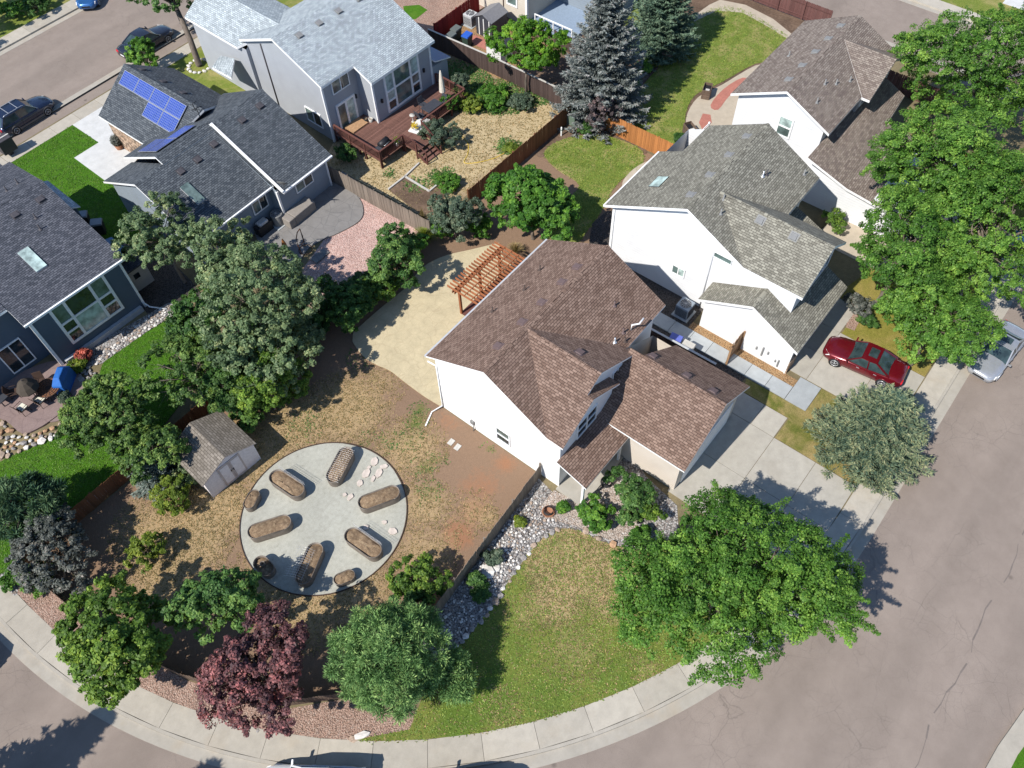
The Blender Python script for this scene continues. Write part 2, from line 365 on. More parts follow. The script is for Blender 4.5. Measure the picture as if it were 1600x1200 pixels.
    D['l_bush'] = M_leaf('bush_leaf', (0.049, 0.145, 0.017), (0.131, 0.283, 0.035))
    D['l_sage'] = M_leaf('sage_leaf', (0.070, 0.109, 0.070), (0.147, 0.196, 0.126))
    D['l_char'] = M_leaf('smoky_leaf', (0.070, 0.078, 0.066), (0.165, 0.175, 0.150), 0.2)
    D['l_plum'] = M_leaf('plum_leaf', (0.085, 0.040, 0.044), (0.300, 0.125, 0.120), 0.25)
    D['l_spruce'] = M_leaf('blue_spruce_needle', (0.097, 0.135, 0.119), (0.223, 0.270, 0.230), 0.1, 0.7)
    D['l_spruce2'] = M_leaf('grey_spruce_needle', (0.085, 0.105, 0.102), (0.235, 0.262, 0.245), 0.1, 0.7)
    D['l_spruce3'] = M_leaf('yellowed_spruce_needle', (0.052, 0.100, 0.072), (0.205, 0.245, 0.130), 0.1, 0.7)
    D['l_spruce4'] = M_leaf('green_spruce_needle', (0.065, 0.119, 0.081), (0.149, 0.223, 0.142), 0.1, 0.7)
    D['l_pine'] = M_leaf('pine_needle', (0.065, 0.150, 0.042), (0.220, 0.365, 0.115), 0.12, 0.7)
    D['l_pine2'] = M_leaf('dark_pine_needle', (0.023, 0.065, 0.036), (0.085, 0.150, 0.065), 0.1, 0.7)
    D['l_grass'] = M_leaf('grass_blade', (0.13, 0.21, 0.03), (0.24, 0.33, 0.065), 0.3)
    D['l_grassdry'] = M_leaf('dry_grass_blade', (0.20, 0.16, 0.065), (0.40, 0.31, 0.155), 0.3)
    D['l_turf'] = M_leaf('turf_blade', (0.06, 0.15, 0.012), (0.12, 0.24, 0.025), 0.3)
    D['l_dusk'] = M_leaf('dusky_leaf', (0.060, 0.050, 0.052), (0.15, 0.115, 0.112), 0.2)
    D['l_red'] = M_leaf('red_flower', (0.220, 0.040, 0.030), (0.420, 0.120, 0.080), 0.2)
    D['l_yellow'] = M_leaf('yellow_flower', (0.550, 0.400, 0.010), (0.750, 0.600, 0.030), 0.2)
    D['car_red'] = M_paint('red_car_paint', (0.145, 0.006, 0.012), 0.35)
    D['car_navy'] = M_paint('navy_car_paint', (0.016, 0.026, 0.06), 0.4)
    D['car_black'] = M_paint('charcoal_car_paint', (0.022, 0.026, 0.042), 0.4)
    D['car_blue'] = M_paint('blue_car_paint', (0.03, 0.12, 0.32), 0.4)
    D['car_silver'] = M_paint('silver_car_paint', (0.42, 0.43, 0.45), 0.5)
    D['car_white'] = M_paint('white_car_paint', (0.6, 0.61, 0.62), 0.1)
    D['cladding'] = M_plain('grey_cladding', (0.13, 0.12, 0.115), 0.7)
    D['lamp_red'] = M_plain('red_lamp', (0.5, 0.02, 0.03), 0.2)
    D['lamp_clear'] = M_plain('clear_lamp', (0.75, 0.75, 0.74), 0.15)
    D['bin_grey'] = M_plain('grey_plastic', (0.10, 0.115, 0.11), 0.6)
    D['bin_black'] = M_plain('dark_plastic', (0.035, 0.04, 0.045), 0.6)
    D['bin_green'] = M_plain('green_plastic', (0.035, 0.06, 0.045), 0.6)
    D['blue_lid'] = M_plain('blue_plastic', (0.02, 0.09, 0.42), 0.5)
    D['violet_lid'] = M_plain('violet_blue_plastic', (0.10, 0.13, 0.42), 0.5)
    D['tarp'] = M_plain('blue_cover_fabric', (0.02, 0.12, 0.40), 0.7)
    D['canvas'] = M_plain('cream_canvas', (0.60, 0.55, 0.46), 0.9)
    D['cushion'] = M_plain('cream_cushion', (0.62, 0.60, 0.50), 0.9)
    D['box_tan'] = M_plain('taupe_cover', (0.24, 0.215, 0.19), 0.8)
    D['util'] = M_plain('utility_green', (0.12, 0.165, 0.125), 0.6)
    D['terracotta'] = M_plain('terracotta', (0.30, 0.14, 0.08), 0.8)
    D['charcoal_panel'] = M_plain('charcoal_panel', (0.045, 0.048, 0.058), 0.5)
    D['shed_grey'] = M_plain('grey_steel_roof', (0.17, 0.17, 0.18), 0.5)
    D['shed_wall'] = M_plain('mauve_grey_panel', (0.74, 0.69, 0.67), 0.7)
    D['shed_trim'] = M_plain('taupe_trim', (0.50, 0.43, 0.39), 0.7)
    D['white_panel'] = M_plain('white_resin', (0.66, 0.66, 0.64), 0.6)
    D['blue_porch'] = M_plain('blue_porch_floor', (0.22, 0.28, 0.36), 0.7)
    D['red_paver'] = M_stamped('red_paver', (0.40, 0.16, 0.12), (0.2, 0.08, 0.07), 3)
    D['hose'] = M_plain('yellow_hose', (0.6, 0.42, 0.04), 0.5)
    D['blue_metal'] = M_plain('blue_metal_roof', (0.07, 0.16, 0.30), 0.45)
mk()

# ------------------------------------------------------------------ building blocks
class MB:
    "collects faces (vertices shared only inside one shape) and links them as ONE mesh object"
    def __init__(s): s.v = []; s.f = []; s.mi = []; s.uv = []; s.sm = []; s.hasuv = False
    def face(s, pts, mi=0, uv=None, smooth=False):
        b = len(s.v); s.v += [tuple(p) for p in pts]; s.f.append(list(range(b, b+len(pts)))); s.mi.append(mi); s.sm.append(smooth)
        if uv: s.hasuv = True
        s.uv += uv if uv else [(0, 0)]*len(pts)
        return s
    def mesh(s, verts, faces, mi=0, smooth=False):
        b = len(s.v); s.v += [tuple(p) for p in verts]
        for f in faces:
            s.f.append([b+i for i in f]); s.mi.append(mi); s.sm.append(smooth); s.uv += [(0, 0)]*len(f)
        return s
    def box(s, x0, y0, z0, x1, y1, z1, mi=0):
        v = [(x0, y0, z0), (x1, y0, z0), (x1, y1, z0), (x0, y1, z0), (x0, y0, z1), (x1, y0, z1), (x1, y1, z1), (x0, y1, z1)]
        return s.mesh(v, [(0, 3, 2, 1), (4, 5, 6, 7), (0, 1, 5, 4), (1, 2, 6, 5), (2, 3, 7, 6), (3, 0, 4, 7)], mi)
    def beam(s, a, b, w, h, mi=0, up=(0, 0, 1)):
        a, b = Vector(a), Vector(b); d = (b-a).normalized(); u = Vector(up)
        sd = d.cross(u)
        if sd.length < 1e-4: sd = d.cross(Vector((1, 0, 0)))
        sd.normalize(); u = sd.cross(d).normalized(); sd *= w/2; u *= h/2
        v = [p+q for p in (a, b) for q in (-sd-u, sd-u, sd+u, -sd+u)]
        return s.mesh(v, [(0, 1, 2, 3), (7, 6, 5, 4), (0, 4, 5, 1), (1, 5, 6, 2), (2, 6, 7, 3), (3, 7, 4, 0)], mi)
    def prism(s, poly, z0, z1, mt=0, ms=None, bottom=False):
        ms = mt if ms is None else ms; n = len(poly)
        ar = sum(poly[i][0]*poly[(i+1) % n][1]-poly[(i+1) % n][0]*poly[i][1] for i in range(n))
        if ar < 0: poly = poly[::-1]
        s.face([(x, y, z1) for x, y in poly], mt)
        if bottom: s.face([(x, y, z0) for x, y in poly[::-1]], mt)
        for i in range(n):
            a, b = poly[i], poly[(i+1) % n]
            s.face([(a[0], a[1], z0), (b[0], b[1], z0), (b[0], b[1], z1), (a[0], a[1], z1)], ms)
        return s
    def slab(s, pts, t=0.16, mt=0, ms=1):
        "sloping roof plane with thickness; top gets UVs in metres: u along the eave, v up the slope"
        P = [Vector(p) for p in pts]
        n = Vector((0, 0, 0))
        for i in range(len(P)): n += P[i].cross(P[(i+1) % len(P)])
        if n.z < 0: P = P[::-1]; n = -n
        n.normalize()
        h = Vector((0, 0, 1)).cross(n)
        h = h.normalized() if h.length > 1e-5 else Vector((1, 0, 0)); up = n.cross(h)
        s.face(P, mt, [(p.dot(h), p.dot(up)) for p in P])
        Q = [p-Vector((0, 0, t)) for p in P]
        s.face(Q[::-1], ms)
        for i in range(len(P)):
            j = (i+1) % len(P); s.face([P[i], Q[i], Q[j], P[j]], ms)
        return s
    def tube(s, path, rad, n=6, mi=0, cap=True, smooth=True):
        path = [Vector(p) for p in path]; rad = rad if hasattr(rad, '__len__') else [rad]*len(path)
        vs = []; fs = []
        for i, p in enumerate(path):
            d = (path[min(i+1, len(path)-1)]-path[max(i-1, 0)])
            d = d.normalized() if d.length > 1e-6 else Vector((0, 0, 1))
            a = d.cross(Vector((0, 0, 1)))
            a = a.normalized() if a.length > 0.05 else d.cross(Vector((1, 0, 0))).normalized()
            b = d.cross(a)
            for k in range(n):
                w = 2*PI*k/n; vs.append(p+(a*math.cos(w)+b*math.sin(w))*rad[i])
        for i in range(len(path)-1):
            for k in range(n):
                k2 = (k+1) % n; fs.append((i*n+k, i*n+k2, (i+1)*n+k2, (i+1)*n+k))
        if cap: fs += [tuple(range(n))[::-1], tuple(range((len(path)-1)*n, len(path)*n))]
        return s.mesh(vs, fs, mi, smooth)
    def lathe(s, c, prof, n=20, mi=0, smooth=True, sx=1.0, sy=1.0):
        vs = []; fs = []
        for r, z in prof:
            for k in range(n):
                w = 2*PI*k/n; vs.append((c[0]+r*sx*math.cos(w), c[1]+r*sy*math.sin(w), c[2]+z))
        for i in range(len(prof)-1):
            for k in range(n):
                k2 = (k+1) % n; fs.append((i*n+k, i*n+k2, (i+1)*n+k2, (i+1)*n+k))
        fs.append(tuple(range((len(prof)-1)*n, len(prof)*n)))
        return s.mesh(vs, fs, mi, smooth)
    def build(s, name, mats, parent=None, loc=None, rz=0.0, bevel=0.0):
        me = bpy.data.meshes.new(name); me.from_pydata(s.v, [], s.f)
        mats = mats if isinstance(mats, (list, tuple)) else [mats]
        for m_ in mats: me.materials.append(MAT[m_] if isinstance(m_, str) else m_)
        me.polygons.foreach_set('material_index', [min(i, len(mats)-1) for i in s.mi])
        me.polygons.foreach_set('use_smooth', s.sm)
        if s.hasuv:
            ul = me.uv_layers.new(name='UVMap'); ul.data.foreach_set('uv', [c for p in s.uv for c in p])
        me.update()
        o = bpy.data.objects.new(name, me); COL.objects.link(o)
        if parent: o.parent = parent
        if loc: o.location = loc
        o.rotation_euler[2] = rz
        if bevel:
            b = o.modifiers.new('bevel', 'BEVEL'); b.width = bevel; b.segments = 2; b.limit_method = 'ANGLE'
        return o

def tag(o, label=None, cat=None, group=None, kind=None):
    if label: o['label'] = label
    if cat: o['category'] = cat
    if group: o['group'] = group
    if kind: o['kind'] = kind
    return o
def thing(name, label, cat, loc=(0, 0, 0), rz=0.0, group=None):
    o = bpy.data.objects.new(name, None); COL.objects.link(o); o.location = loc; o.rotation_euler[2] = rz
    o.empty_display_size = 0.3
    return tag(o, label, cat, group)
def copy_tree(o, parent=None):
    c = o.copy(); COL.objects.link(c); c.parent = parent
    for ch in [x for x in bpy.data.objects if x.parent == o]: copy_tree(ch, c)
    return c
def link_copy(o, name, parent, loc, rz=0.0, scale=None):
    c = bpy.data.objects.new(name, o.data if hasattr(o, 'data') else o); COL.objects.link(c); c.parent = parent; c.location = loc; c.rotation_euler[2] = rz
    if scale: c.scale = scale
    return c
def struct(o): o['kind'] = 'structure'; return o

def smooth_poly(pts, n=6, closed=True):
    out = []; N = len(pts)
    for i in range(N if closed else N-1):
        g = lambda k: pts[k % N] if closed else pts[max(0, min(N-1, k))]
        p0, p1, p2, p3 = g(i-1), g(i), g(i+1), g(i+2)
        for k in range(n):
            t = k/n
            out.append(tuple(0.5*((2*p1[a])+(-p0[a]+p2[a])*t+(2*p0[a]-5*p1[a]+4*p2[a]-p3[a])*t*t+(-p0[a]+3*p1[a]-3*p2[a]+p3[a])*t**3) for a in range(2)))
    if not closed: out.append(tuple(pts[-1]))
    return out
def pix(pts, z=0.0): return [at2(x, y, z) for x, y in pts]
def sheet(name, poly, z, mat, base=-0.05, parent=None):
    o = MB().prism(list(poly), base, z, 0).build(name, mat, parent)
    return struct(o) if parent is None else o
def inside(poly, x, y):
    c = False; n = len(poly); j = n-1
    for i in range(n):
        xi, yi = poly[i]; xj, yj = poly[j]
        if (yi > y) != (yj > y) and x < (xj-xi)*(y-yi)/(yj-yi)+xi: c = not c
        j = i
    return c
def yard_sheet(name, poly, z, mat, blobs, step=0.5, bumpy=0.02):
    "a sheet cut to a fine grid so that soil, straw and weeds can be told apart by attributes"
    bm = bmesh.new(); bm.faces.new([bm.verts.new((x, y, z)) for x, y in poly])
    xs = [p[0] for p in poly]; ys = [p[1] for p in poly]
    for ax, lo, hi in ((0, min(xs), max(xs)), (1, min(ys), max(ys))):
        c = math.floor(lo/step)*step+step
        while c < hi:
            co = [0, 0, 0]; no = [0, 0, 0]; co[ax] = c; no[ax] = 1
            bmesh.ops.bisect_plane(bm, geom=bm.verts[:]+bm.edges[:]+bm.faces[:], plane_co=co, plane_no=no); c += step
    for f in bm.faces:
        if f.normal.z < 0: f.normal_flip()
    me = bpy.data.meshes.new(name); bm.to_mesh(me); bm.free()
    co = np.zeros(len(me.vertices)*3); me.vertices.foreach_get('co', co); co = co.reshape(-1, 3)
    for nm in ('green', 'straw', 'red'):
        a = np.zeros(len(co))
        for (x, y, r, k) in blobs.get(nm, []):
            a = np.maximum(a, k*np.clip(1.25-np.hypot(co[:, 0]-x, co[:, 1]-y)/r, 0, 1))
        at_ = me.attributes.new(nm, 'FLOAT', 'POINT'); at_.data.foreach_set('value', a)
    me.materials.append(MAT[mat])
    o = bpy.data.objects.new(name, me); COL.objects.link(o); return struct(o)

# ------------------------------------------------------------------ leaves
def quads(name, C, A, B, rnd, mat, parent=None, loc=(0, 0, 0)):
    "one mesh of N small kite-shaped faces: centre C, half-length vector A, half-width vector B"
    N = len(C); V = np.empty((N, 4, 3), np.float32)
    V[:, 0] = C-A; V[:, 1] = C+B-0.15*A; V[:, 2] = C+A; V[:, 3] = C-B-0.15*A
    me = bpy.data.meshes.new(name); me.vertices.add(4*N); me.vertices.foreach_set('co', V.ravel())
    me.loops.add(4*N); me.loops.foreach_set('vertex_index', np.arange(4*N, dtype=np.int32))
    me.polygons.add(N); me.polygons.foreach_set('loop_start', np.arange(0, 4*N, 4, dtype=np.int32))
    me.polygons.foreach_set('loop_total', np.full(N, 4, np.int32))
    a = me.attributes.new('rnd', 'FLOAT', 'FACE'); a.data.foreach_set('value', rnd.astype(np.float32))
    me.materials.append(MAT[mat]); me.update(calc_edges=True)
    o = bpy.data.objects.new(name, me); COL.objects.link(o); o.location = loc
    if parent: o.parent = parent
    return o
def unit(v): return v/np.maximum(np.linalg.norm(v, axis=1, keepdims=True), 1e-6)
def frame(nrm, r):
    t = unit(np.cross(nrm, unit(r.normal(size=nrm.shape)))); return t, np.cross(nrm, t)

def crown_clumps(r, rx, ry, rz, n, cr, lobes=5, flat=0.55, fill=0.45):
    "clump centres through the crown's volume, denser towards an uneven lobed outline"
    d = unit(r.normal(size=(n*3, 3))); d[:, 2] = np.where(d[:, 2] < -flat, -d[:, 2], d[:, 2])
    L = unit(r.normal(size=(lobes, 3))*np.array([1, 1, 0.6])); amp = r.uniform(0.10, 0.30, lobes)
    rad = 0.80+((d@L.T > 0.55)*((d@L.T)-0.55)/0.45*amp).sum(1)
    rad *= 1-0.16*np.abs(np.sin(d[:, 0]*5.1+L[0, 0]*6)*np.cos(d[:, 1]*4.7+L[1, 1]*6))
    q = np.where(r.random(len(d)) < fill, r.uniform(0.35, 0.85, len(d)), r.uniform(0.85, 1.02, len(d)))
    P = d*(rad*q)[:, None]*np.array([rx, ry, rz])
    keep = []; md = cr*0.95
    for p in P:
        if len(keep) >= n: break
        if not keep or np.min(np.linalg.norm(np.array(keep)-p, axis=1)) > md: keep.append(p)
    return np.array(keep)

def broad_tree(name, label, base, rx, ry, rz, zc, leaf, bark='bark', n=90, cr=0.6, per=330, size=0.1, seed=1, cat='tree', group=None, trunk=0.2, lean=(0, 0), lobes=6, stems=1, fill=0.4, up=0.55, wisp=0.6, pt=56, lobe=0.37, rot=0.0, irr=1.0):
    "broad-leaved crown: limbs carry lobes, lobes carry tufts of leaves, sprays break the outline; gaps stay between the lobes"
    r = np.random.default_rng(seed)
    root = thing(name, label, cat, (base[0], base[1], 0), 0, group)
    E = np.array([rx, ry, rz]); ctr = np.array([lean[0], lean[1], zc])
    nl = int(8+2.2*lobes); L = []; LR = []
    f1, f2, f3 = r.uniform(0, 2*PI, 3); gaps = unit(r.normal(size=(3, 3))*np.array([1, 1, 0.5])+np.array([0, 0, 0.45]))
    for k in range(nl*40):
        if len(L) >= nl: break
        d = unit(r.normal(size=(1, 3)))[0]; d[2] = abs(d[2])*0.9 if r.random() < 0.72 else d[2]*0.8
        q = lobe*r.uniform(0.62, 1.25); az = math.atan2(d[1], d[0])
        ext = min(1.16, max(0.66, 0.96+irr*(0.20*math.sin(az*2+f1)+0.14*math.sin(az*3+f2)+0.10*math.sin(az*5+f3))))
        c = d*(ext-q*0.85)*r.uniform(0.78, 1.06)
        if np.max(gaps@d) > 0.90 and cat == 'tree': continue
        if L and min(np.linalg.norm(c-o) for o in L) < lobe*0.72: continue
        L.append(c); LR.append(q)
    L.append(np.array([0, 0, -0.05])); LR.append(0.5)
    L = np.array(L); LR = np.array(LR); cs, sn = math.cos(rot), math.sin(rot); RM = np.array([[cs, sn, 0], [-sn, cs, 0], [0, 0, 1]])
    tot = n*per; m = max(12, tot//pt); w = LR**2/np.sum(LR**2); Ts = []; Os = []; Rs = []; hue = []
    for c, q, ww in zip(L, LR, w):
        k = max(3, int(m*ww*0.82)); d = unit(r.normal(size=(k, 3))+0.75*unit(c[None])+np.array([0, 0, 0.35]))
        rad = q*np.where(r.random(k) < fill*0.5, r.uniform(0.45, 0.85, k), r.uniform(0.86, 1.06, k))
        Ts.append((c+d*rad[:, None])*E); Os.append(d); Rs.append(np.full(k, 1.0)); hue.append(np.full(k, r.normal()*0.17))
    ns = int(m*0.18*wisp*2/5)
    for _ in range(ns):                                   # sprays: rows of shrinking tufts along a twig
        j = r.integers(len(L)); d = unit((r.normal(size=(1, 3))+1.1*unit(L[j][None])+np.array([0, 0, 0.15])))[0]
        p0 = L[j]+d*LR[j]*0.92; ln = r.uniform(0.07, 0.20)*(0.5+wisp)
        u = np.linspace(0, 1, 5); Ts.append((p0+d*(u*ln)[:, None]+np.array([0, 0, -0.04])*(u**2)[:, None])*E); Os.append(np.repeat(d[None], 5, 0)); Rs.append(1-0.5*u); hue.append(np.full(5, r.normal()*0.1+0.08))
    Tt = np.concatenate(Ts)@RM+ctr; O = np.concatenate(Os)@RM; Rr = np.concatenate(Rs); hu = np.concatenate(hue)
    keep = Tt[:, 2] > 0.12; Tt, O, Rr, hu = Tt[keep], O[keep], Rr[keep], hu[keep]
    rt = cr*0.40*r.uniform(0.75, 1.3, len(Tt))*Rr
    P = np.repeat(Tt, pt, 0); OO = np.repeat(O, pt, 0); RT = np.repeat(rt, pt); N = len(P)
    d = unit(r.normal(size=(N, 3))+0.35*OO)
    C = P+d*(RT*r.random(N)**0.45)[:, None]*np.array([1.1, 1.1, 0.8])
    Nn = unit(d*0.55+np.array([0, 0, up])+OO*0.30+r.normal(size=(N, 3))*0.40)
    rn = np.clip(r.normal(0.45, 0.2, N)+np.repeat(hu+r.normal(size=len(Tt))*0.14, pt), 0, 1); sz = size*r.uniform(0.6, 1.3, N)*np.repeat(0.7+0.3*Rr, pt)
    C[:, 2] = np.maximum(C[:, 2], 0.04)
    A, B = frame(Nn, r)
    quads('crown', C, A*sz[:, None], B*(sz*0.60)[:, None], rn, leaf, root)
    t = MB(); fork = max(0.3, zc-rz*0.8); ends = (L*E*0.92)@RM+ctr
    for s_ in range(stems):
        a0 = 2*PI*s_/max(1, stems)+r.random(); off = 0.0 if stems == 1 else trunk*1.4
        b0 = Vector((math.cos(a0)*off, math.sin(a0)*off, -0.1))
        top = Vector((lean[0]*0.5+math.cos(a0)*off*2.5, lean[1]*0.5+math.sin(a0)*off*2.5, fork))
        mid = b0.lerp(top, 0.5)+Vector((r.normal()*0.06, r.normal()*0.06, 0))
        t.tube([b0, b0+Vector((0, 0, 0.2)), mid, top], [trunk*1.35, trunk*1.05, trunk*0.9, trunk*0.78], 8)
        heart = Vector((lean[0], lean[1], zc+rz*0.1))
        t.tube([top, top.lerp(heart, 0.6)+Vector((r.normal()*0.2, r.normal()*0.2, 0)), heart], [trunk*0.78, trunk*0.5, trunk*0.2], 6)
        for j in range(len(ends)):
            if stems > 1 and j % stems != s_: continue
            e = Vector(ends[j]); f_ = 0.1+0.75*r.random(); st = top.lerp(heart, f_*0.8)
            md = st.lerp(e, 0.5)+Vector((r.normal()*0.12, r.normal()*0.12, 0.10*(e-st).length))
            t.tube([st, md, e], [trunk*0.42*(1-0.5*f_), trunk*0.26, trunk*0.09], 5)
            for _ in range(4):
                g = e+Vector(unit(r.normal(size=(1, 3)))[0]*LR[j]*E*0.75); t.tube([md.lerp(e, 0.5), g], [trunk*0.13, trunk*0.04], 4, 0, False)
    t.build('trunk', bark, root)
    return root

def spruce(name, label, base, h, r0, leaf, seed=1, whorls=26, size=0.13, group=None, z0=0.25, power=0.85, dens=1.0, bark='bark'):
    "conifer: whorls of drooping boughs, each bough a rib with side sprays of short needle tufts"
    r = np.random.default_rng(seed); root = thing(name, label, 'tree', (base[0], base[1], 0), 0, group)
    Cs = []; As = []; Bs = []; Rn = []; t = MB()
    t.tube([(0, 0, -0.1), (0.03, 0, h*0.5), (0, 0, h*0.97)], [0.05*h**0.6+0.08, 0.06*h**0.5, 0.02], 7)
    for w in range(whorls):
        f = (w+r.random()*0.6)/whorls; z = z0+(h-z0)*f
        L0 = r0*max(0.02, (1-f))**power
        nb = max(5, int(6+11*(1-f)))
        ph = r.random()*2*PI
        for b in range(nb):
            a = ph+2*PI*b/nb+r.normal()*0.13; L = L0*r.uniform(0.74, 1.14)+0.10
            dirv = np.array([math.cos(a), math.sin(a), 0]); side = np.array([-math.sin(a), math.cos(a), 0])
            droop = 0.30*(1-f)+0.02; rise = 0.35*f
            ns = max(4, int(L/0.16*dens))
            u = (np.arange(ns)+r.random(ns))/ns
            axis = dirv*(L*u)[:, None]+np.array([0, 0, 1])*((rise*u-droop*u+0.30*u**3)*L)[:, None]+np.array([0, 0, z])
            if L > 0.9 and b % 2 == 0: t.tube([(0, 0, z), tuple(dirv*L*0.5+np.array([0, 0, z-droop*0.5*L])), tuple(axis[-1])], [0.035, 0.022, 0.008], 4, 0, False)
            for sgn in (-1, 0, 1):
                m_ = 4 if sgn else 3
                for q in range(m_):
                    wid = 0.20*L*(1-u)**0.6+0.11
                    off = sgn*wid*(q+r.random(ns))/m_
                    p = axis+side*off[:, None]+dirv*(np.abs(off)*0.55)[:, None]+r.normal(size=(ns, 3))*0.035
                    p[:, 2] -= np.abs(off)*0.18
                    ax = unit(dirv*0.8+side*(sgn*0.75)+r.normal(size=(ns, 3))*0.33+np.array([0, 0, 0.22]))
                    up = unit(np.array([0, 0, 1.0])+r.normal(size=(ns, 3))*0.45)
                    sd = unit(np.cross(ax, up))
                    s_ = size*r.uniform(0.7, 1.3, ns)
                    Cs.append(p); As.append(ax*s_[:, None]); Bs.append(sd*(s_*0.27)[:, None])
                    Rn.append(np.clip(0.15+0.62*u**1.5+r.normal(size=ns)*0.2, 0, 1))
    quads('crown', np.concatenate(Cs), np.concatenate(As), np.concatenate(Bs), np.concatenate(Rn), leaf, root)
    t.build('trunk', bark, root); return root

def pine(name, label, base, rx, ry, rz, zc, leaf, seed=1, n=120, cr=0.42, per=260, size=0.13, group=None, extra=()):
    "long-needled pine: round puffs of needles pointing out of every twig end"
    r = np.random.default_rng(seed); root = thing(name, label, 'tree', (base[0], base[1], 0), 0, group)
    K = crown_clumps(r, rx, ry, rz, n, cr, 7, 0.6, 0.3)+np.array([0, 0, zc])
    for (ex, ey, ez, er, en) in extra:
        K = np.concatenate([K, crown_clumps(r, er, er, er*0.8, en, cr, 4)+np.array([ex, ey, ez])])
    Cs = []; As = []; Rn = []
    for k in K:
        m_ = int(per*r.uniform(0.7, 1.2)); d = unit(r.normal(size=(m_, 3))+np.array([0, 0, 0.35]))
        c = cr*r.uniform(0.8, 1.25); q = r.uniform(0.25, 1.0, m_)
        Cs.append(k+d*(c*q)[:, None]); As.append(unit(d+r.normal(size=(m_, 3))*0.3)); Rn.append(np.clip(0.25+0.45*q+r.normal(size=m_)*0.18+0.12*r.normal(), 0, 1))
    C = np.concatenate(Cs); A = np.concatenate(As); rn = np.concatenate(Rn); C[:, 2] = np.maximum(C[:, 2], 0.05)
    B = unit(np.cross(A, r.normal(size=A.shape))); s_ = size*r.uniform(0.7, 1.3, len(C))
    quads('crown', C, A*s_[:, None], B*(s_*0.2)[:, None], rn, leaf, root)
    t = MB(); t.tube([(0, 0, -0.1), (0.05, 0.02, zc*0.6), (0, 0, zc+rz*0.6)], [0.2, 0.15, 0.05], 7)
    for j in r.permutation(len(K))[:40]:
        e = K[j]; t.tube([(0, 0, max(0.4, e[2]*0.8)), tuple(e*np.array([0.6, 0.6, 0.96])), tuple(e)], [0.06, 0.04, 0.015], 4, 0, False)
    t.build('trunk', 'bark', root); return root

def tuft_mesh(seed, n=26, h=0.5, spread=0.35, w=0.02, mat='l_grass'):
    "arching blades springing from one point: returns arrays for quads()"
    r = np.random.default_rng(seed); a = r.random(n)*2*PI; lean = r.uniform(0.1, 1.0, n)*spread
    tip = np.stack([np.cos(a)*lean, np.sin(a)*lean, h*r.uniform(0.6, 1.1, n)], 1); return tip, r
def ornamental_grass(name, label, base, h, spread, mat, seed=1, n=160, cat='ornamental grass', group=None, plume=None):
    r = np.random.default_rng(seed); root = thing(name, label, cat, (base[0], base[1], 0), 0, group)
    Cs = []; As = []; Bs = []; Rn = []
    a = r.random(n)*2*PI; q = r.random(n)
    d = np.stack([np.cos(a), np.sin(a), np.zeros(n)], 1)
    for k in range(4):
        u0, u1 = k/4, (k+1)/4
        f = lambda u: d*(spread*q*u**1.3)[:, None]+np.array([0, 0, 1])*(h*(u-0.55*q*u**2.4))[:, None]
        p0, p1 = f(u0), f(u1); Cs.append((p0+p1)/2); As.append((p1-p0)*0.6); Bs.append(np.cross(d, np.array([0, 0, 1]))*0.018*(1-0.6*u0)); Rn.append(np.clip(r.normal(0.3+0.4*u0, 0.2, n), 0, 1))
    quads('blades', np.concatenate(Cs), np.concatenate(As), np.concatenate(Bs), np.concatenate(Rn), mat, root)
    return root

def scatter_tufts(name, poly, count, mat, h=0.06, seed=1, avoid=(), z=0.01, keep=None, label='short grass blades of a lawn', bl=3):
    "grass nobody could count: one mesh of blades"
    r = np.random.default_rng(seed); xs = [p[0] for p in poly]; ys = [p[1] for p in poly]; P = []
    tries = 0
    while len(P) < count and tries < count*8:
        tries += 1; x, y = r.uniform(min(xs), max(xs)), r.uniform(min(ys), max(ys))
        if not inside(poly, x, y): continue
        if any(inside(a_, x, y) for a_ in avoid): continue
        if keep is not None and not keep(x, y, r): continue
        P.append((x, y))
    P = np.repeat(np.array(P), bl, 0); n = len(P)
    a = r.random(n)*2*PI; l_ = r.uniform(0.3, 1.2, n)*h*1.1
    A = np.stack([np.cos(a)*l_*0.6, np.sin(a)*l_*0.6, h*r.uniform(0.1, 0.4, n)], 1)
    C = np.concatenate([P+r.normal(size=(n, 2))*h*0.8, np.full((n, 1), z)], 1)+A
    B = np.stack([-np.sin(a), np.cos(a), np.zeros(n)], 1)*(h*0.34)
    o = quads(name, C, A, B, np.clip(r.normal(0.5, 0.28, n), 0, 1), mat)
    return tag(o, label, 'grass', kind='stuff')

def rock_mesh(seed, sub=2, flat=0.7, rough=0.22):
    r = np.random.default_rng(seed); bm = bmesh.new(); bmesh.ops.create_icosphere(bm, subdivisions=sub, radius=1.0)
    K = unit(r.normal(size=(7, 3))); kd = r.uniform(0.55, 0.95, 7)
    for v in bm.verts:
        p = np.array(v.co)
        for k, d in zip(K, kd):
            e = p@k-d
            if e > 0: p = p-k*e
        p = p*(1+r.normal()*rough*0.12)*np.array([1, 1, flat]); v.co = p
    me = bpy.data.meshes.new('stone'); bm.to_mesh(me); bm.free(); return me
ROCKS = [rock_mesh(s_, 1) for s_ in range(6)]
def stone(name, parent, x, y, z, s_, mat, seed=0, flat=1.0):
    r = random.Random(seed); me = ROCKS[seed % 6]; key = (seed % 6, mat)
    if key not in _RK:
        c = me.copy(); c.materials.clear(); c.materials.append(MAT[mat]); _RK[key] = c
    o = bpy.data.objects.new(name, _RK[key]); COL.objects.link(o); o.parent = parent; o.location = (x, y, z+s_*0.3*flat)
    o.scale = (s_*r.uniform(0.8, 1.2), s_*r.uniform(0.7, 1.05), s_*flat*r.uniform(0.75, 1.1)); o.rotation_euler = (r.uniform(-0.2, 0.2), r.uniform(-0.2, 0.2), r.uniform(0, 6.28)); return o
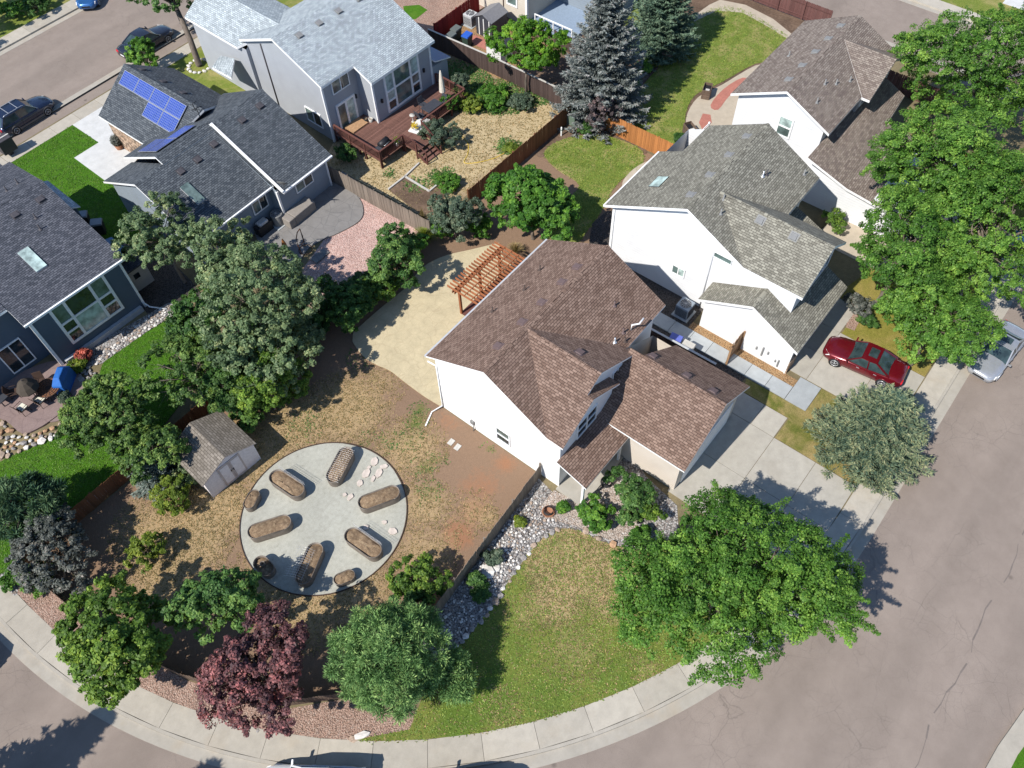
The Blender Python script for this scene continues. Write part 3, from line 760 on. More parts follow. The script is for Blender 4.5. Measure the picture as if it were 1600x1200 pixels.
_RK = {}

# ------------------------------------------------------------------ parts of buildings
def gable_block(mb, x0, x1, y0, y1, ze, yr, zr, z0=-0.1, mi=0):
    "walls of a block whose ridge runs along X"
    pf = [(y0, z0), (y1, z0), (y1, ze), (yr, zr), (y0, ze)]
    mb.face([(x0, y, z) for y, z in pf[::-1]], mi); mb.face([(x1, y, z) for y, z in pf], mi)
    for a, b in ((pf[1], pf[2]), (pf[4], pf[0])):
        mb.face([(x0, a[0], a[1]), (x1, a[0], a[1]), (x1, b[0], b[1]), (x0, b[0], b[1])], mi)
def gable_block_y(mb, y0, y1, x0, x1, ze, xr, zr, z0=-0.1, mi=0, zl=None):
    zl = ze if zl is None else zl
    pf = [(x0, z0), (x1, z0), (x1, ze), (xr, zr), (x0, zl)]
    mb.face([(x, y0, z) for x, z in pf], mi); mb.face([(x, y1, z) for x, z in pf[::-1]], mi)
    for a, b in ((pf[1], pf[2]), (pf[4], pf[0])):
        mb.face([(a[0], y0, a[1]), (a[0], y1, a[1]), (b[0], y1, b[1]), (b[0], y0, b[1])], mi)

def wall_window(parent, p, d, w, h, cols=2, rows=1, fr=0.07, frame_mat='trim', glass='glass', splits=None, name='window', depth=0.06, label=None, glasses=None, colz=None):
    "p: lower left corner seen from outside, d: unit direction to the right along the wall; outside normal is d turned -90 deg"
    d = Vector((d[0], d[1], 0)); n = Vector((d.y, -d.x, 0)); p = Vector(p); up = Vector((0, 0, 1))
    xs = splits[0] if splits else [i/cols for i in range(cols+1)]
    zs = splits[1] if splits else [i/rows for i in range(rows+1)]
    mb = MB()
    def bar(u0, v0, u1, v1):
        q = [p+d*u0+up*v0, p+d*u1+up*v0, p+d*u1+up*v1, p+d*u0+up*v1]
        v = [a-n*0.02 for a in q]+[a+n*depth for a in q]
        mb.mesh(v, [(4, 5, 6, 7), (0, 4, 7, 3), (1, 2, 6, 5), (0, 1, 5, 4), (3, 7, 6, 2)])
    bar(-fr, -fr, w+fr, 0); bar(-fr, h, w+fr, h+fr); bar(-fr, 0, 0, h); bar(w, 0, w+fr, h)
    for u in xs[1:-1]: bar(u*w-fr*0.5, 0, u*w+fr*0.5, h)
    zc_ = colz or [zs]*(len(xs)-1)
    for j in range(len(xs)-1):
        for v in zc_[j][1:-1]:
            bar(xs[j]*w+(fr*0.5 if j else 0), v*h-fr*0.4, xs[j+1]*w-(fr*0.5 if j < len(xs)-2 else 0), v*h+fr*0.4)
    win = mb.build(name, frame_mat, parent)
    if label: win['label'] = label
    k = 0
    for j in range(len(xs)-1):
        zs = zc_[j]
        for i in range(len(zs)-1):
            a = p+d*(xs[j]*w)+up*(zs[i]*h)+n*0.015; b = p+d*(xs[j+1]*w)+up*(zs[i]*h)+n*0.015
            g = glasses[k % len(glasses)] if glasses else glass; k += 1
            MB().face([a, b, b+up*((zs[i+1]-zs[i])*h), a+up*((zs[i+1]-zs[i])*h)]).build('pane', g, win)
    return win

def on_plane(P0, ux, vy, u, v): return Vector(P0)+Vector(ux)*u+Vector(vy)*v
_VENT = {}
def roof_vent(parent, p, n, mat='vent', kind='box', rz=0.0):
    "p on the slope, n: slope normal"
    key = (mat, kind)
    if key not in _VENT:
        m_ = MB()
        if kind == 'box':
            m_.mesh([(-.2, -.2, 0), (.2, -.2, 0), (.2, .2, 0), (-.2, .2, 0), (-.2, -.2, .13), (.2, -.2, .13), (.15, .17, .05), (-.15, .17, .05)],
                    [(4, 5, 6, 7), (0, 1, 5, 4), (1, 2, 6, 5), (2, 3, 7, 6), (3, 0, 4, 7)])
            m_.box(-.27, -.25, 0.001, .27, .27, .012)
        else:
            m_.lathe((0, 0, 0), [(0.13, 0), (0.06, 0.06), (0.045, 0.07), (0.045, 0.38)], 10)
            m_.lathe((0, 0, 0.38), [(0.03, 0), (0.0301, 0.001)], 10)
        o = m_.build('roof_vent', mat, parent); _VENT[key] = o.data
    else:
        o = bpy.data.objects.new('roof_vent', _VENT[key]); COL.objects.link(o); o.parent = parent
    n = Vector(n).normalized()
    if kind == 'box':
        up = Vector((0, 0, 1)); h = up.cross(n); h = h.normalized() if h.length > 1e-4 else Vector((1, 0, 0)); v = n.cross(h)   # v up the slope
        M_ = Matrix((h, v, n)).transposed().to_4x4()
    else: M_ = Matrix.Identity(4)
    M_.translation = Vector(p); o.matrix_local = M_; return o
def ridge_cap(mb, a, b, w=0.13, drop=0.07, mi=0):
    "overlapping caps along a ridge"
    a, b = Vector(a), Vector(b); L = (b-a).length; d = (b-a).normalized(); s_ = d.cross(Vector((0, 0, 1))).normalized(); k = max(1, int(L/0.28))
    for i in range(k):
        p = a+d*(L*i/k); q = a+d*(L*(i+1)/k+0.02); lift0 = Vector((0, 0, 0.006)); lift1 = Vector((0, 0, 0.016)); o_ = (random.randrange(40)*.3, random.randrange(40)*.145); dn = Vector((0, 0, drop))
        mb.face([p+lift0, q+lift1, q+lift1+s_*w-dn, p+lift0+s_*w-dn], mi, [(o_[0]+.02, o_[1]+.02), (o_[0]+.28, o_[1]+.02), (o_[0]+.28, o_[1]+.12), (o_[0]+.02, o_[1]+.12)])
        mb.face([q+lift1, p+lift0, p+lift0-s_*w-dn, q+lift1-s_*w-dn], mi, [(o_[0]+.28, o_[1]+.02), (o_[0]+.02, o_[1]+.02), (o_[0]+.02, o_[1]+.12), (o_[0]+.28, o_[1]+.12)])

# ------------------------------------------------------------------ ground, streets, pavements
Z_ROAD = -0.13
struct(MB().face([(-400, -400, -0.30), (500, -400, -0.30), (500, 500, -0.30), (-400, 500, -0.30)]).build('ground', 'ground'))
struct(MB().box(-70, -60, -0.28, 140, 110, Z_ROAD).build('road', 'asphalt'))
AC = (25.3, 29.2)                                   # centre of the corner's curve
def ring(rad, x_far=58.0, y_far=55.0, n=64):
    "the kerb line of the block at a given radius: left street, corner curve, right street"
    pts = [(AC[0]-rad, y_far)]
    for i in range(n+1):
        a = PI+(PI/2)*i/n; pts.append((AC[0]+rad*math.cos(a), AC[1]+rad*math.sin(a)))
    pts.append((x_far, AC[1]-rad)); return pts
R_IN, R_CURB, R_PAN = 30.3, 31.68, 32.24
def corner(cx, cy, rad, a0, a1, n=10): return [(cx+rad*math.cos(a0+(a1-a0)*i/n), cy+rad*math.sin(a0+(a1-a0)*i/n)) for i in range(n+1)]
def block_outline(grow):
    "whole block: lower left curve, then the far right, top right and top left corners"
    p = ring(R_IN+grow)
    p += corner(58.0, AC[1]-R_IN+6.5, 6.5+grow, -PI/2, 0)
    p += corner(58.0, 55.0, 6.5+grow, 0, PI/2)
    p += corner(AC[0]-R_IN+6.5, 55.0, 6.5+grow, PI/2, PI)
    return p
struct(MB().prism(block_outline(0), -0.27, -0.01, 0).build('block_soil', 'ground'))
# tar seams along the worn street
seam_r = random.Random(5)
for k, (y0, x0, x1) in enumerate(((-9.3, 6.0, 44.0), (-13.6, 2.0, 30.0))):
    mb = MB(); P = [(x0+(x1-x0)*i/60, y0+0.12*math.sin(i*.7+k)+seam_r.uniform(-.06, .06)) for i in range(61)]
    for a, b in zip(P[:-1], P[1:]):
        w0 = seam_r.uniform(.012, .04)
        if seam_r.random() < .78: mb.face([(a[0], a[1]-w0, Z_ROAD+.004), (b[0], b[1]-w0, Z_ROAD+.004), (b[0], b[1]+w0, Z_ROAD+.004), (a[0], a[1]+w0, Z_ROAD+.004)])
    struct(mb.build('road_seam', 'tar'))
# gutter pan and kerb: continuous strips
def strip(name, r0, r1, z0, z1, mat):
    a, b = block_outline(r0-R_IN), block_outline(r1-R_IN); mb = MB(); n = len(a)
    for i in range(n):
        j = (i+1) % n
        mb.face([(*a[i], z1), (*b[i], z1), (*b[j], z1), (*a[j], z1)])
        mb.face([(*b[i], z0), (*b[j], z0), (*b[j], z1), (*b[i], z1)])
    return struct(mb.build(name, mat))
strip('gutter', R_CURB+0.004, R_PAN, -0.2, Z_ROAD+0.012, 'gutter')
strip('kerb', R_CURB-0.15, R_CURB, -0.2, 0.012, 'gutter')
# sidewalk: every slab its own piece
sidewalk = struct(thing('sidewalk', 'pale concrete sidewalk of separate slabs curving round the corner lot', None))
del sidewalk['label']
def slab_quad(a0, a1, b0, b1, gap=0.009):
    a0, a1, b0, b1 = map(Vector, (a0, a1, b0, b1)); d = (a1-a0).normalized()*gap; e = (b1-b0).normalized()*gap
    return [tuple(a0+d), tuple(a1-d), tuple(b1-e), tuple(b0+e)]
def path_points(rad, step_in):
    "points every step along the inner edge, mapped to any radius"
    out = []
    for i in range(40): out.append((AC[0]-rad, 54.0-i*step_in)) if 54.0-i*step_in > AC[1]+0.5 else None
    n = int(round(PI/2*R_IN/step_in))
    for i in range(n+1):
        a = PI+PI/2*i/n; out.append((AC[0]+rad*math.cos(a), AC[1]+rad*math.sin(a)))
    i = 1
    while AC[0]+i*step_in < 57.5: out.append((AC[0]+i*step_in, AC[1]-rad)); i += 1
    return out
pi_, po_ = path_points(R_IN, 2.5), path_points(R_CURB-0.154, 2.5)
for i in range(len(pi_)-1):
    q = slab_quad(pi_[i], pi_[i+1], po_[i], po_[i+1])
    MB().prism(q, -0.1, 0.010+0.003*random.random(), 0).build('slab', 'concrete', sidewalk)
# pavement along the street at the upper left
far_walk = struct(thing('pavement', None, None))
for i in range(28):
    x = 3.0+i*2.1
    MB().box(x+0.012, 60.1, -0.1, x+2.088, 61.33, 0.012).build('slab', 'concrete', far_walk)
# the blocks across the streets
def other_block(name, poly, walk, mat='lawn_mid'):
    struct(MB().prism(poly, -0.27, 0.0, 0).build(name, mat))
other_block('far_block', [(-60, 74.4), (66, 74.4), (66, 105), (-60, 105)], None)
struct(MB().box(-60, 72.95, -0.2, 66, 73.5, Z_ROAD+0.012).build('gutter', 'gutter'))
w2 = struct(thing('pavement', None, None))
for i in range(34):
    x = -20+i*2.1
    MB().box(x+0.012, 73.5, -0.2, x+2.088, 75.0, 0.012).build('slab', 'concrete', w2)
other_block('east_block', [(74.1, -20), (130, -20), (130, 60), (74.1, 60)], None, 'lawn_mid')
struct(MB().box(72.5, -20, -0.2, 73.0, 60, Z_ROAD+0.012).build('gutter', 'gutter'))
struct(MB().box(73.0, -20, -0.2, 74.3, 60, 0.012).build('pavement', 'concrete'))
struct(MB().box(77, 5, -0.05, 90, 9.5, 0.02).build('driveway', 'white_concrete'))
# corner across the street at the lower right
cb = pix([(1600, 1108), (1585, 1130), (1560, 1165), (1535, 1210), (1500, 1290), (1700, 1400), (1900, 1100), (1680, 1000)])
struct(MB().prism(cb, -0.25, 0.0, 0).build('pavement', 'concrete'))
cb2 = pix([(1612, 1150), (1590, 1180), (1560, 1240), (1700, 1400), (1900, 1150), (1700, 1060)])
struct(MB().prism(cb2, -0.05, 0.02, 0).build('lawn', 'lawn_green'))

# ------------------------------------------------------------------ yards
# main lot: bare back yard with straw and weeds
yardM = [(-3.6, 30.0), (-3.3, 24), (-2.2, 19.7), (-0.2, 15.2), (1.9, 13.2), (6.7, 12.2), (17.2, 12.9), (17.2, 20.3), (28.5, 20.3), (43.1, 20.3), (43.1, 29.7), (27.0, 29.8), (0, 31.0), (-2.8, 31.2)]
def B(px, py, r, k): x, y = at2(px, py); return (x, y, r, k)
blobs = {'straw': [B(400, 700, 3.0, .62), B(460, 660, 2.6, .6), B(540, 640, 3, .6), B(640, 700, 2.4, .5), B(660, 790, 1.9, .48), B(330, 800, 2.6, .66), B(300, 850, 2.4, .62), B(660, 860, 2.2, .42), B(480, 950, 2.6, .55), B(560, 930, 2.2, .55), B(260, 900, 2.5, .52), B(590, 600, 2.0, .35), B(250, 830, 3, .5), B(440, 900, 3.0, .5), B(740, 800, 1.6, .28), B(760, 810, .8, .45)],
         'green': [B(650, 660, 1.0, .52), B(640, 685, 1.2, .40), B(665, 730, 1.2, .42), B(670, 770, 1.1, .40), B(610, 690, 1.1, .36), B(480, 668, 1.6, .32), B(690, 720, .6, .4), B(760, 700, .5, .42), B(575, 692, 1.0, .4), B(655, 640, .9, .45), B(560, 560, 1.2, .3), B(775, 705, .4, .42)],
         'red': [B(715, 835, 1.3, .62), B(740, 800, 1.5, .46), B(790, 725, 1.0, .5), B(750, 760, 2.0, .40), B(700, 660, 1.3, .36), B(600, 620, 1.4, .28)]}
yard_sheet('back_yard', yardM, 0.0, 'yard', blobs, 0.4)
# rear lawn of the olive-roofed house
yR = [(28.6, 20.2), (43.1, 20.2), (43.1, 29.6), (29.5, 29.6), (28.6, 25)]
lawn_R = smooth_poly(pix([(850, 240), (870, 222), (905, 212), (945, 212), (985, 225), (1005, 240), (1000, 262), (975, 278), (955, 300), (940, 330), (925, 350), (895, 385), (850, 380), (880, 320), (905, 290), (870, 265)]), 4)
sheet('lawn', lawn_R, 0.022, 'lawn_mid')
sheet('patio', smooth_poly(pix([(1018, 252), (1000, 258), (982, 272), (972, 290), (985, 310), (1010, 300), (1040, 260)]), 4), 0.05, 'tan_concrete')
sheet('gravel_bed', pix([(925, 350), (948, 330), (975, 330), (960, 400), (920, 385)]), 0.03, 'dark_gravel')
sheet('flower_bed', smooth_poly(pix([(838, 238), (868, 205), (905, 192), (975, 205), (1010, 235), (1000, 240), (960, 222), (915, 210), (875, 222), (850, 245)]), 4), 0.012, 'mulch')
# front lot of the main house
lawnM = smooth_poly(pix([(856, 834), (880, 826), (910, 832), (945, 848), (985, 858), (1020, 862)]), 4, False)
fl = lawnM+[(21.9, 3.2), (20.2, -1.0)]
a_lo, a_hi = 1.268, 0.985
for i in range(30):
    a = PI+PI/2*(0.90-0.50*i/29); fl.append((AC[0]+(R_IN-0.02)*math.cos(a), AC[1]+(R_IN-0.02)*math.sin(a)))
fl += pix([(640, 1140), (672, 1060), (700, 1028), (735, 990), (765, 955), (790, 915), (815, 880), (838, 850)])
flb = {'straw': [B(890, 880, 2.6, .85), B(940, 872, 2.4, .85), B(870, 930, 1.8, .62), B(960, 920, 2.0, .66), B(820, 960, 1.2, .3), B(985, 890, 1.4, .5), B(900, 1010, 2.0, .28), B(1010, 1040, 1.0, .3), B(780, 1110, 1.2, .32)], 'green': [B(760, 1080, 3.0, .52), B(860, 1090, 2.6, .45), B(960, 1060, 2.6, .42), B(800, 1020, 2.4, .40), B(720, 1120, 2.2, .55), B(905, 990, 1.8, .36), B(920, 910, .5, .5), B(1000, 1010, 2.2, .40), B(870, 845, .8, .45)]}
yard_sheet('lawn', fl, 0.02, 'lawn_front', flb, 0.4)
LAWN_M = fl
rock_bed = pix([(862, 768), (840, 745), (828, 768), (795, 808), (750, 862), (703, 925), (668, 985), (645, 1040), (672, 1060), (700, 1028), (735, 990), (765, 955), (790, 915), (815, 880), (838, 850), (856, 834), (880, 826), (910, 832), (945, 848), (985, 858), (1020, 862), (1060, 830), (1058, 790), (1010, 745), (985, 705), (950, 735), (910, 785)])
sheet('river_rock_bed', rock_bed, 0.008, 'river_rock', base=-0.04)
sheet('gravel_bed', pix([(866, 766), (905, 787), (935, 760), (965, 745), (1010, 775), (990, 840), (955, 845), (915, 828), (885, 818), (860, 812), (845, 790)]), 0.026, 'beige_gravel')
red = [(AC[0]-(R_IN-0.02), 30.5)]
for i in range(40):
    a = PI+PI/2*0.53*i/39; red.append((AC[0]+(R_IN-0.02)*math.cos(a), AC[1]+(R_IN-0.02)*math.sin(a)))
red += pix([(665, 1130), (640, 1090), (590, 1070)])+[(1.9, 13.0), (-0.2, 14.9), (-2.25, 19.6), (-3.4, 24), (-3.8, 30.5)]
sheet('red_gravel_bed', red, 0.006, 'red_gravel')
# driveways: separate panels
def panels(name, xs, ys, mat, z=0.03, base=-0.06, gap=0.012):
    d = struct(thing(name, None, None))
    for i in range(len(xs)-1):
        for j in range(len(ys)-1):
            MB().box(xs[i]+gap, ys[j]+gap, base, xs[i+1]-gap, ys[j+1]-gap, z+0.002*random.random()).build('slab', mat, d)
    return d
panels('driveway', [20.7, 23.95, 27.25], [-1.05, 1.35, 3.95, 6.9], 'drive')
panels('driveway', [27.262, 28.9], [3.97, 5.45, 7.0, 9.0], 'drive', 0.024)
panels('driveway', [32.0, 34.2, 36.4], [-1.05, 1.4, 4.4, 7.0], 'drive')
panels('driveway', [36.41, 38.9], [4.4, 7.0], 'drive')
dp = panels('path', [29.95, 31.0], [4.75, 6.1, 7.45, 8.8, 10.15, 11.5, 12.85, 14.2], 'path', 0.07)
sheet('path_slab', [(29.95, 3.4), (31.9, 3.4), (31.9, 4.73), (29.95, 4.73)], 0.07, 'path')
sheet('gravel_bed', [(31.02, 4.75), (31.6, 4.75), (31.6, 12.0), (31.02, 12.0)], 0.035, 'tan_gravel')
sheet('gravel_bed', [(27.9, 7.3), (29.93, 7.3), (29.93, 20.2), (27.9, 20.2)], 0.012, 'dark_gravel')
sheet('gravel_bed', [(31.02, 12.0), (32.9, 12.0), (32.9, 20.0), (29.95, 20.0), (29.95, 14.2), (31.02, 14.2)], 0.03, 'dark_gravel')
sheet('lawn', [(27.3, -1.02), (31.95, -1.02), (31.95, 3.38), (29.93, 3.38), (29.9, 7.2), (28.95, 7.0), (28.93, 3.9), (27.3, 3.9)], 0.016, 'lawn_dry')
sheet('lawn', [(36.45, -1.02), (57, -1.02), (57, 8.6), (47.5, 8.6), (43.8, 4.8), (39.0, 6.0), (38.95, 4.3), (36.45, 4.3)], 0.016, 'lawn_gold')
sheet('gravel_bed', pix([(1321, 492), (1338, 480), (1348, 492), (1335, 517), (1322, 512)]), 0.03, 'red_gravel')
sheet('driveway', [(42.5, 2.4), (51, -1.0), (52.0, 8.8), (42.6, 9.4)], 0.02, 'tan_concrete')
# lot at the upper right
lawn_T = smooth_poly(pix([(1000, 95), (1010, 60), (1080, 30), (1120, 12), (1160, 15), (1200, 38), (1232, 60), (1215, 95), (1180, 100), (1125, 130), (1085, 150), (1070, 185), (1075, 215), (1060, 228), (1020, 212), (985, 195), (960, 175), (965, 140)]), 4)
sheet('lawn_bed', [(43.4, 20.2), (64.8, 20.2), (64.8, 44.5), (43.4, 44.5)], 0.004, 'mulch')
sheet('lawn', lawn_T, 0.022, 'lawn_mid')
sheet('lawn', pix([(950, 10), (975, -20), (1010, -20), (1000, 50), (965, 75), (950, 60)]), 0.018, 'lawn_mid')
sheet('patio', smooth_poly(pix([(1260, 60), (1215, 97), (1180, 103), (1128, 133), (1090, 153), (1072, 185), (1078, 215), (1095, 235), (1190, 200), (1300, 90)]), 4), 0.035, 'tan_concrete')
sheet('gravel_bed', pix([(1080, 28), (1108, 8), (1125, 0), (1165, 8), (1208, 30), (1240, 56), (1232, 62), (1200, 42), (1160, 20), (1120, 17), (1085, 34)]), 0.03, 'tan_concrete')
sheet('raised_bed_soil', pix([(985, 128), (1012, 100), (1025, 108), (1000, 140), (980, 160), (972, 150)]), 0.06, 'mulch')
sheet('paver_strip', smooth_poly(pix([(1110, 165), (1130, 140), (1160, 122), (1170, 130), (1140, 150), (1122, 172)]), 3), 0.045, 'red_paver')
sheet('paver_strip', pix([(1098, 178), (1110, 180), (1112, 192), (1098, 205), (1092, 192)]), 0.046, 'red_paver')
# lot of the light-grey house: dry grass, weeds at the far end
yG = pix([(500, 262), (530, 265), (672, 345), (700, 330), (735, 300), (888, 180), (880, 150), (768, 118), (705, 72), (680, 100), (600, 180), (520, 225)])
gb = {'straw': [B(x, y, 3.6, 1.1) for x, y in ((560, 265), (620, 255), (680, 260), (730, 230), (770, 210), (820, 190), (850, 180), (600, 275))],
      'green': [B(740, 145, 2.6, .55), B(780, 150, 2.4, .5), B(800, 160, 1.5, .4), B(795, 230, 1.0, .7), B(710, 150, 2.0, .55), B(690, 280, 1.2, .55), B(650, 290, .8, .4), B(720, 120, 2.4, .5), B(610, 272, .4, .6), B(835, 150, 1.4, .35)], 'red': []}
yard_sheet('back_yard', yG, 0.004, 'yard_dry', gb, 0.5)
sheet('lawn', [(27.6, 52.5), (44.0, 52.5), (44.0, 60.05), (27.6, 60.05)], 0.006, 'lawn_mid')
# lot of the solar house
sheet('lawn', [(10.5, 52.3), (19.0, 52.3), (19.0, 60.05), (12.2, 60.05)], 0.022, 'lawn_green')
sheet('lawn', [(11.2, 44.5), (15.6, 44.5), (18.9, 49.5), (18.9, 52.3), (10.5, 52.3)], 0.020, 'lawn_green')
sheet('driveway', [(19.02, 55.3), (27.3, 55.3), (27.3, 60.08), (19.02, 60.08)], 0.025, 'white_concrete')
sheet('front_walk', pix([(116, 247), (172, 212), (190, 225), (224, 236), (205, 262), (165, 283)]), 0.03, 'white_concrete')
sheet('gravel_bed', pix([(496, 492), (660, 358), (575, 295), (560, 300), (470, 425), (455, 445)]), 0.02, 'pink_gravel')
sheet('patio', smooth_poly(pix([(396, 352), (440, 338), (498, 300), (515, 285), (540, 292), (562, 312), (568, 332), (560, 348), (530, 365), (500, 378), (480, 392), (462, 420), (448, 432), (420, 405)]), 4), 0.10, 'patio_grey')
sheet('paver_strip', pix([(515, 285), (560, 312), (580, 300), (535, 268)]), 0.06, 'patio_grey')
sheet('step', pix([(484, 405), (506, 390), (515, 396), (495, 413)]), 0.12, 'patio_grey')
# lot of the dark-blue house
lawn_L = smooth_poly(pix([(300, 482), (335, 520), (330, 560), (290, 620), (210, 720), (150, 765), (60, 860), (-40, 900), (-40, 760), (0, 722), (60, 695), (110, 660), (150, 620), (160, 570), (190, 545), (245, 510)]), 4)
sheet('lawn', lawn_L, 0.02, 'lawn_green')
sheet('river_rock_bed', pix([(130, 575), (160, 568), (245, 508), (300, 480), (290, 470), (262, 474), (220, 498), (180, 520), (120, 555)]), 0.032, 'river_rock')
sheet('gravel_bed', pix([(230, 490), (300, 470), (330, 480), (300, 440), (240, 380), (180, 330), (130, 310), (120, 330)]), 0.012, 'dark_gravel')
sheet('patio', smooth_poly(pix([(90, 565), (118, 580), (135, 600), (128, 622), (105, 640), (85, 655), (62, 670), (35, 678), (0, 655), (-40, 690), (-40, 640), (0, 600), (40, 580)]), 4), 0.12, 'patio_mauve')
sheet('step', smooth_poly(pix([(108, 636), (108, 648), (95, 657), (76, 660), (86, 652)]), 3), 0.06, 'patio_mauve')
sheet('river_rock_bed', pix([(50, 849), (160, 762), (172, 768), (62, 858)]), 0.03, 'river_rock')
sheet('gravel_bed', smooth_poly(pix([(-30, 905), (15, 875), (28, 922), (20, 930), (5, 905)]), 3), 0.014, 'river_rock')
# neighbour's side yard at the top
sheet('gravel_bed', [(43.3, 36.5), (49.4, 36.5), (49.4, 44.4), (43.3, 44.4)], 0.02, 'tan_gravel')
sheet('paver_strip', [(45.6, 38.2), (46.7, 38.2), (46.7, 42.6), (45.6, 42.6)], 0.03, 'red_paver')
sheet('gravel_bed', [(43.3, 44.6), (52, 44.6), (52, 60.0), (43.3, 60.0)], 0.02, 'red_gravel')
sheet('lawn', pix([(630, 10), (655, 8), (668, 16), (650, 30), (634, 32)]), 0.03, 'lawn_green')

# round garden of crushed fines with its edging
CC, CR = (8.0, 20.75), 4.5
circ = [(CC[0]+CR*math.cos(2*PI*i/72)*(1+0.006*math.sin(i)), CC[1]+CR*math.sin(2*PI*i/72)) for i in range(72)]
sheet('round_garden_bed', circ, 0.03, 'fines')
mb = MB(); n = 72
for i in range(n):
    a, b = 2*PI*i/n, 2*PI*(i+1)/n; r0, r1 = CR+0.002, CR+0.05
    P = lambda r, w: (CC[0]+r*math.cos(w), CC[1]+r*math.sin(w))
    mb.face([(*P(r0, a), 0.07), (*P(r1, a), 0.07), (*P(r1, b), 0.07), (*P(r0, b), 0.07)]); mb.face([(*P(r1, a), -0.02), (*P(r1, b), -0.02), (*P(r1, b), 0.07), (*P(r1, a), 0.07)]); mb.face([(*P(r0, b), -0.02), (*P(r0, a), -0.02), (*P(r0, a), 0.07), (*P(r0, b), 0.07)])
tag(mb.build('garden_edging', 'edging'), 'thin dark steel edging around the round pale garden bed', 'edging')
# yellow stamped patio
PATIO = smooth_poly(pix([(552, 520), (595, 482), (632, 452), (650, 430), (670, 412), (700, 399), (735, 391), (780, 380)]), 5, False)+[(28.4, 24.6), (28.4, 20.3), (17.2, 20.3)]+smooth_poly(pix([(690, 636), (662, 619), (632, 597), (610, 580), (590, 571), (572, 561), (560, 548), (551, 534)]), 4, False)
sheet('patio', PATIO, 0.06, 'patio_yellow')

# ------------------------------------------------------------------ houses
def house_root(name, label, anchor, yaw_deg):
    "plans are surveyed in each house's own axes about the world origin; the Empty stands at the anchor corner"
    a = R(yaw_deg-49.33); c, s = math.cos(a), math.sin(a)
    return thing(name, label, 'house', (c*anchor[0]-s*anchor[1], s*anchor[0]+c*anchor[1], 0), a)
class H:
    "house helper: shifts plan coordinates to the anchor"
    def __init__(s, name, label, anchor, yaw=49.33): s.o = house_root(name, label, anchor, yaw); s.ax, s.ay = anchor
    def p(s, q): return (q[0]-s.ax, q[1]-s.ay, q[2])
    def put(s, mb, name, mats, parent=None):
        mb.v = [s.p(v) for v in mb.v]; return mb.build(name, mats, parent or s.o)
    def roof(s, slabs, mat, trim='trim', caps=(), t=0.16, uvshift=0):
        mb = MB()
        for sl in slabs: mb.slab(sl, t, 0, 1)
        for a, b in caps: ridge_cap(mb, a, b)
        return s.put(mb, 'roof', [mat, trim])
    def win(s, p, d, w, h, **k): return wall_window(s.o, s.p(p), d, w, h, **k)
    def vents(s, roof, pts, n, mat, kind='box'):
        for q in pts: roof_vent(roof, s.p(q), n, mat, kind)
    def post(s, name, x, y, z0, z1, w=0.12, mat='trim'):
        return s.put(MB().box(x-w/2, y-w/2, z0, x+w/2, y+w/2, z1), name, mat)
    def pipe(s, name, pts, r, mat): return s.put(MB().tube(pts, r, 6), name, mat)
def slope_z(y, y0, z0, k): return z0+k*(y-y0)

# ---- main house: white siding, brown shingles
h = H('main_house', 'white two-storey house with brown shingle roof in the middle of the picture', (17.25, 6.7))
W = MB()
gable_block(W, 17.25, 27.85, 12.95, 20.25, 4.90, 16.55, 6.78)
gable_block_y(W, 12.15, 13.2, 17.252, 24.1, 4.78, 20.67, 6.78)
gable_block_y(W, 11.75, 12.3, 17.254, 21.85, 4.75, 19.55, 6.10)
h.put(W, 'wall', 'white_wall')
G = MB(); gable_block_y(G, 6.65, 12.4, 20.95, 27.05, 3.02, 24.0, 5.08); h.put(G, 'garage_wall', 'cream_wall')
zm = 6.97
rf = h.roof([
    [(17.1, 20.79, 4.8), (28.02, 20.79, 4.8), (28.02, 16.55, zm), (17.1, 16.55, zm)],
    [(17.1, 16.55, zm), (17.03, 12.45, 4.8), (20.67, 16.55, zm)],
    [(20.67, 16.55, zm), (24.31, 12.45, 4.8), (28.02, 12.45, 4.8), (28.02, 16.55, zm)],
    [(20.67, 16.55, zm), (20.67, 11.85, zm), (19.55, 11.85, 6.302), (19.55, 11.45, 6.302), (17.03, 11.45, 4.8), (17.03, 12.45, 4.8)],
    [(20.67, 16.55, zm), (20.67, 11.85, zm), (24.31, 11.85, 4.8), (24.31, 12.45, 4.8)],
    [(19.55, 12.14, 6.3), (19.55, 11.45, 6.3), (22.06, 11.45, 4.8), (22.06, 12.14, 4.8)],
    [(16.95, 11.74, 3.22), (16.95, 9.82, 2.52), (21.1, 9.82, 2.52), (22.6, 11.74, 3.22)],
    [(20.65, 6.28, 3.0), (24.02, 6.28, 5.3), (24.02, 12.14, 5.3), (20.65, 12.14, 3.0)],
    [(27.37, 6.28, 3.0), (24.02, 6.28, 5.3), (24.02, 11.35, 5.3), (27.3, 11.0, 3.0)],
], 'sh_brown', 'trim', caps=[((17.1, 16.55, zm), (28.02, 16.55, zm)), ((20.67, 16.5, zm), (20.67, 11.85, zm)), ((24.02, 6.28, 5.3), (24.02, 11.3, 5.3))], t=0.13)
nl, nr = (0, 0.517, 1), (0, -0.53, 1)
def Zl(y): return 4.8+(20.79-y)*0.5118
def Zr(y): return 4.8+(y-12.45)*0.529
for x in (19.0, 21.0, 22.7, 24.5, 25.9): roof_vent(rf, h.p((x, 17.15, Zl(17.15))), nl, 'vent')
for x, y in ((23.4, 18.9), (21.3, 19.5), (25.2, 19.2)): roof_vent(rf, h.p((x, y, Zl(y))), nl, 'sh_taupe', 'pipe')
roof_vent(rf, h.p((25.5, 14.3, Zr(14.3))), nr, 'vent', 'pipe')
